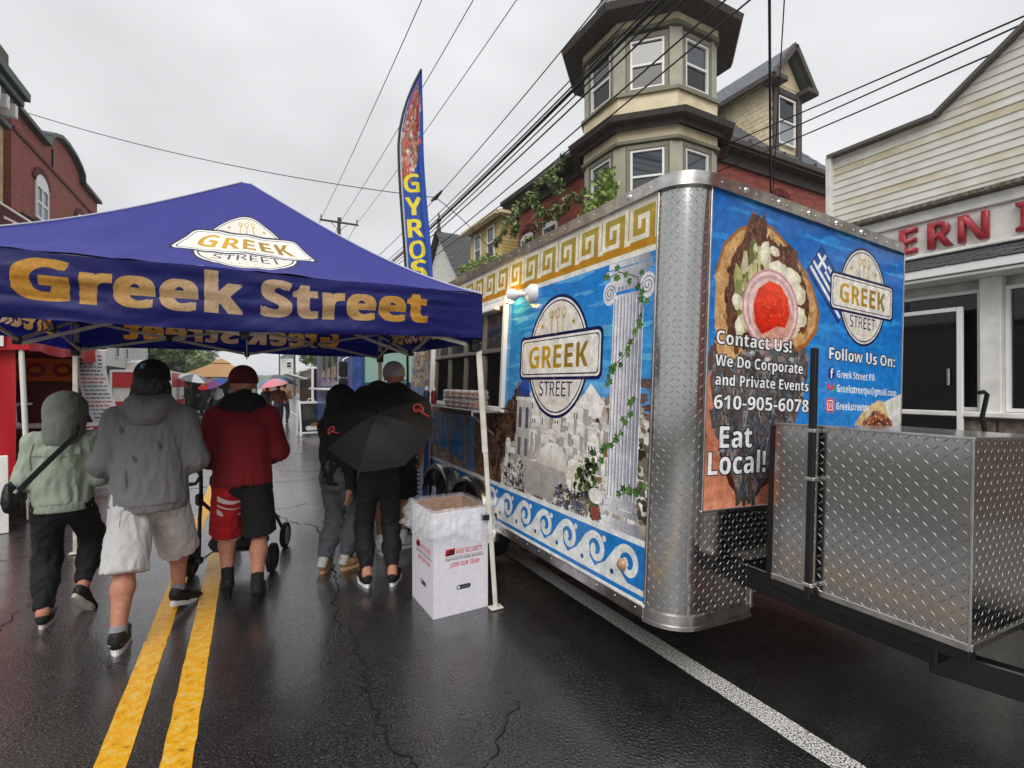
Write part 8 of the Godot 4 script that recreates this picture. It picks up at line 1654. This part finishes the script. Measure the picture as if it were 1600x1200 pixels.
# ---------------------------------------------------------------- poles and wires
func wire(pts: Array, r: float, label: String, group = "", steps = 14, sag = 0.0, called = "overhead_wire"):
	var a: Vector3 = pts[0]; var b: Vector3 = pts[1]; var l := []
	for i in steps + 1:
		var f = float(i) / steps; l.append(a.lerp(b, f) - V3(0, sag * 4.0 * f * (1.0 - f), 0))
	return single(called, pipe(l, r, 5), M.wire, label, "wire", group)
func poles():
	for e in [[-34.6, 13.0, "wooden utility pole with a crossarm rising above the canopy's right slope"], [-72.0, 12.5, "distant wooden utility pole beside the little tower"], [-110.0, 12.0, "farthest wooden utility pole past the little tower"]]:
		var t := thing("utility_pole", e[2], "utility pole", V3(5.3, 0, e[0]), 0.0, "utility poles on the right pavement")
		obj("pole", pipe([V3(0, 0, 0), V3(0, e[1], 0)], [0.16, 0.11], 12), M.bark, t); obj("crossarm", box(V3(0, e[1] - 0.35, 0.12), V3(2.5, 0.12, 0.1), 0.01), M.bark, t)
		for x in [-1.15, 0.1, 1.15]: obj("insulator", turned([Vector2(0.001, 0.3), Vector2(0.05, 0.28), Vector2(0.03, 0.2), Vector2(0.06, 0.15), Vector2(0.02, 0.0)], 8, Transform3D(Basis(), V3(x, e[1] - 0.29, 0.12))), mat(Color(0.35, 0.3, 0.28), 0.3), t)
		for k in [-1, 1]: obj("brace", pipe([V3(k * 0.55, e[1] - 0.4, 0.14), V3(0, e[1] - 0.95, 0.12)], 0.02, 5), M.bark, t)
		obj("transformer", turned([Vector2(0.001, 0.9), Vector2(0.2, 0.88), Vector2(0.22, 0.1), Vector2(0.001, 0.0)], 12, Transform3D(Basis(), V3(0.35, e[1] - 3.0, 0.1))), mat(Color(0.42, 0.43, 0.44), 0.5), t)
		for y in [2.2, 2.7]: obj("side_bracket", box(V3(0, e[1] - y, 0.1), V3(1.1, 0.06, 0.06)), M.bark, t)
	var g := "power wires strung high between the poles"
	for x in [-1.15, 0.1, 1.15]:
		var lab: String = "thin power wire, %s of the three high ones, " % ["left" if x < 0 else "middle" if x < 1 else "right"]
		wire([V3(5.3 + x, 12.75, -34.5), V3(5.3 + x, 12.75, 6.0)], 0.013, lab + "passing overhead", g, 24, 0.5); wire([V3(5.3 + x, 12.3, -71.9), V3(5.3 + x, 12.75, -34.5)], 0.016, lab + "beyond the nearest pole", g, 12, 0.5); wire([V3(5.3 + x, 11.8, -110.0), V3(5.3 + x, 12.3, -71.9)], 0.018, lab + "beyond the second pole", g, 10, 0.5)
	var g2 := "cables strung low along the right pavement"; var nth := 0; var place := ["topmost", "second from the top", "third from the top", "", "fourth from the bottom", "third from the bottom", "second from the bottom", "lowest"]
	for e in [[7.67, 0.0036, 0.012], [7.10, 0.0022, 0.012], [6.95, 0.0022, 0.016], [6.86, 0.0022, 0.034], [6.72, 0.0022, 0.014], [6.56, 0.0022, 0.016], [6.09, 0.0020, 0.013], [5.83, 0.0020, 0.012]]:
		var l := []
		for i in 30:
			var z := -34.6 + i * 41.0 / 29.0; l.append(V3(5.3, e[0] + e[1] * (z + 19.0) * (z + 19.0), z))
		single("overhead_cable", pipe(l, e[2], 6), M.wire, "thickest black cable of the low bundle above the right pavement" if e[2] > 0.03 else "black cable above the food trailer, %s of the low bundle" % place[nth], "wire", "" if e[2] > 0.03 else g2)
		l = []
		for i in 12:
			var z := -110.0 + i * 75.4 / 11.0; l.append(V3(5.3, e[0] + 0.55 - 0.7 * sin(PI * fmod(i / 5.5, 1.0)), z))
		single("overhead_cable", pipe(l, e[2] * 1.2, 5), M.wire, "far stretch of the cable %s in the bundle, beyond the nearest pole" % [place[nth] if place[nth] else "thickest"], "wire", "far cables beyond the nearest pole")
		nth += 1
	single("cable_splice", pipe([V3(5.3, 7.78, -15.5), V3(5.3, 7.73, -15.1), V3(5.3, 7.75, -14.5)], [0.03, 0.07, 0.03], 8), M.black, "dark splice box on the cable right of the feather flag", "splice box")
	wire([V3(-7.4, 11.95, -24.9), V3(5.28, 7.74, -15.1)], 0.014, "wire crossing the street from the corniced building to the splice", "", 20, 0.35)
	wire([V3(5.3, 7.72, -15.05), V3(8.1, 6.7, -16.6)], 0.014, "curving wire from the splice down to the yellow house", "", 10, -0.12)
	for e in [[V3(9.504, 7.209, -8.833), V3(7.696, 5.841, -2.257), "upper of the three wires from the turret house towards the tavern gable"], [V3(9.6, 6.92, -8.75), V3(7.69, 5.75, -2.26), "middle of the three wires from the turret house towards the tavern gable"], [V3(9.9, 6.81, -8.6), V3(7.69, 5.56, -2.26), "lowest of the three wires from the turret house towards the tavern gable"]]:
		wire([e[0], e[1] + (e[1] - e[0]) * 0.25], 0.012, e[2], "", 12, 0.02)
	wire([V3(5.35, 8.6, -3.6), V3(12.9, 6.6, -8.62)], 0.026, "thick drop cable slanting from above to the brick side wall", "", 12, 0.1)
	wire([V3(5.9, 8.9, -3.6), V3(12.95, 6.62, -8.62)], 0.012, "thin drop wire beside the thick cable to the brick side wall", "", 12, 0.05)
	var loop := []
	for i in 14: loop.append(V3(12.3 + cos(i * 0.36) * 0.55, 6.45 + sin(i * 0.36) * 0.32, -8.6 + 0.02 * i))
	single("cable_loop", pipe(loop, 0.02, 6), M.black, "black loop of slack cable on the brick side wall under the eaves", "cable")
	single("meter_head", turned([Vector2(0.001, 0.18), Vector2(0.1, 0.12), Vector2(0.09, 0.0), Vector2(0.04, -0.1)], 10, Transform3D(Basis(), V3(11.75, 6.5, -8.55))), M.steel, "grey cable entry head on the brick side wall", "cable head")

func far_people():
	var skin := mat(Color(0.66, 0.46, 0.38), 0.6); var dark := mat(Color(0.06, 0.06, 0.07), 0.8)
	var rows := [
		["man in a black shirt standing under the grey umbrella in the distance", -2.5, -27.0, 1.2, Color(0.05, 0.05, 0.06), Color(0.10, 0.10, 0.12), 1.78],
		["man in a white shirt under the rainbow umbrella in the distance", -1.55, -30.5, 2.9, Color(0.80, 0.82, 0.84), Color(0.22, 0.24, 0.30), 1.74],
		["person in a dark green top beside the rainbow umbrella", -2.05, -30.0, 2.6, Color(0.10, 0.15, 0.12), Color(0.10, 0.10, 0.12), 1.68],
		["person in pale shorts walking far off near the rainbow umbrella", -0.9, -34.0, 0.1, Color(0.70, 0.72, 0.74), Color(0.42, 0.38, 0.34), 1.72],
		["person in a maroon shirt and jeans under the pink umbrella", 1.0, -21.5, 0.15, Color(0.28, 0.05, 0.09), Color(0.16, 0.20, 0.32), 1.72],
		["person in black beside the one in maroon, far down the road", 0.62, -22.0, 0.0, Color(0.07, 0.06, 0.08), Color(0.08, 0.08, 0.10), 1.66],
		["person in a tan jacket and jeans behind the one in maroon", 1.3, -23.2, -0.2, Color(0.58, 0.42, 0.24), Color(0.24, 0.30, 0.42), 1.76],
		["person in a pale green jacket right of the red-capped man's head", 0.05, -29.0, 0.3, Color(0.50, 0.54, 0.46), Color(0.12, 0.12, 0.14), 1.75],
		["person in navy with a bare head at the edge of the tan canopy", -0.3, -36.0, 0.4, Color(0.08, 0.10, 0.18), Color(0.25, 0.24, 0.22), 1.74], ["person in orange beyond the one in maroon", 0.9, -33.0, 0.0, Color(0.70, 0.32, 0.12), Color(0.10, 0.10, 0.12), 1.70],
		["person in light blue far along the road's middle", 0.2, -42.0, 0.1, Color(0.45, 0.58, 0.72), Color(0.15, 0.16, 0.2), 1.76], ["person in dark grey left of the grey and white umbrella", -3.2, -29.5, 1.0, Color(0.20, 0.20, 0.22), Color(0.12, 0.12, 0.14), 1.70]]
	var i := 0
	for e in rows:
		i += 1
		var q := {"h": e[6], "w": 1.05, "skin": skin, "cell": 0.035, "fold": 0.0, "seed": i, "feet": [[-0.1, 0.1, 0.0, 0.0], [0.1, -0.12, 0.0, 0.0]], "hands": [V3(-0.26, 0.85, -0.1), V3(0.18, 1.12, -0.28)], "fist": [0, 1], "top": {"m": mat(e[4], 0.85), "hem": 0.86, "long": i % 2 == 0, "name": "shirt", "sleeve": 0.065}, "bottom": {"m": mat(e[5], 0.85), "r": 0.1, "rk": 0.08, "rc": 0.075, "ra": 0.06, "name": "trousers"}, "shoe": dark}
		var t := person(e[0], V3(e[1], 0, e[2]), e[3], q); var h: Vector3 = q.head.origin
		obj("hair", net([[h + V3(0, 0.06, 0.02), h + V3(0, 0.0, 0.05), 0.1, 0.09]], 0.03, 0.02), mat([Color(0.1, 0.07, 0.05), Color(0.25, 0.17, 0.1), Color(0.06, 0.05, 0.05)][i % 3], 0.6), t)
	var grey := mat(Color(0.42, 0.43, 0.45), 0.6); var pale := mat(Color(0.80, 0.81, 0.83), 0.6)
	umbrella("umbrella", "grey and white umbrella over the man in the black shirt, far off", V3(-2.35, 1.95, -27.2), V3(0.2, 1, 0.2).normalized(), 0.72, [grey, pale], 8)
	umbrella("umbrella", "rainbow umbrella far down the street under the tan canopy", V3(-1.75, 1.72, -30.3), V3(-0.35, 1, 0.35).normalized(), 0.72, [mat(Color(0.80, 0.12, 0.10), 0.6), mat(Color(0.90, 0.45, 0.08), 0.6), mat(Color(0.90, 0.78, 0.12), 0.6), mat(Color(0.20, 0.55, 0.25), 0.6), mat(Color(0.15, 0.30, 0.65), 0.6), mat(Color(0.45, 0.2, 0.5), 0.6)], 6, "", 2.6)
	umbrella("umbrella", "pink and blue umbrella over the people in maroon and black, far off", V3(0.85, 1.72, -21.6), V3(-0.2, 1, 0.2).normalized(), 0.58, [mat(Color(0.85, 0.50, 0.55), 0.6), mat(Color(0.30, 0.50, 0.75), 0.6), mat(Color(0.80, 0.55, 0.58), 0.6)], 6)
	umbrella("umbrella", "small black umbrella beyond the pink one", V3(1.45, 1.80, -24.2), V3(0.3, 1, 0.1).normalized(), 0.5, [dark], 8)

func _ready():
	view()
	palette()
	street()
	tavern()
	turret_house()
	right_houses()
	left_buildings()
	behind_us()
	trailer()
	canopy_tent()
	feather_flag()
	rubbish_box()
	black_umbrella()
	counter_goods()
	people()
	stroller()
	sandwich_board()
	price_board()
	red_tent()
	distant_street()
	far_people()
	greenery()
	poles()
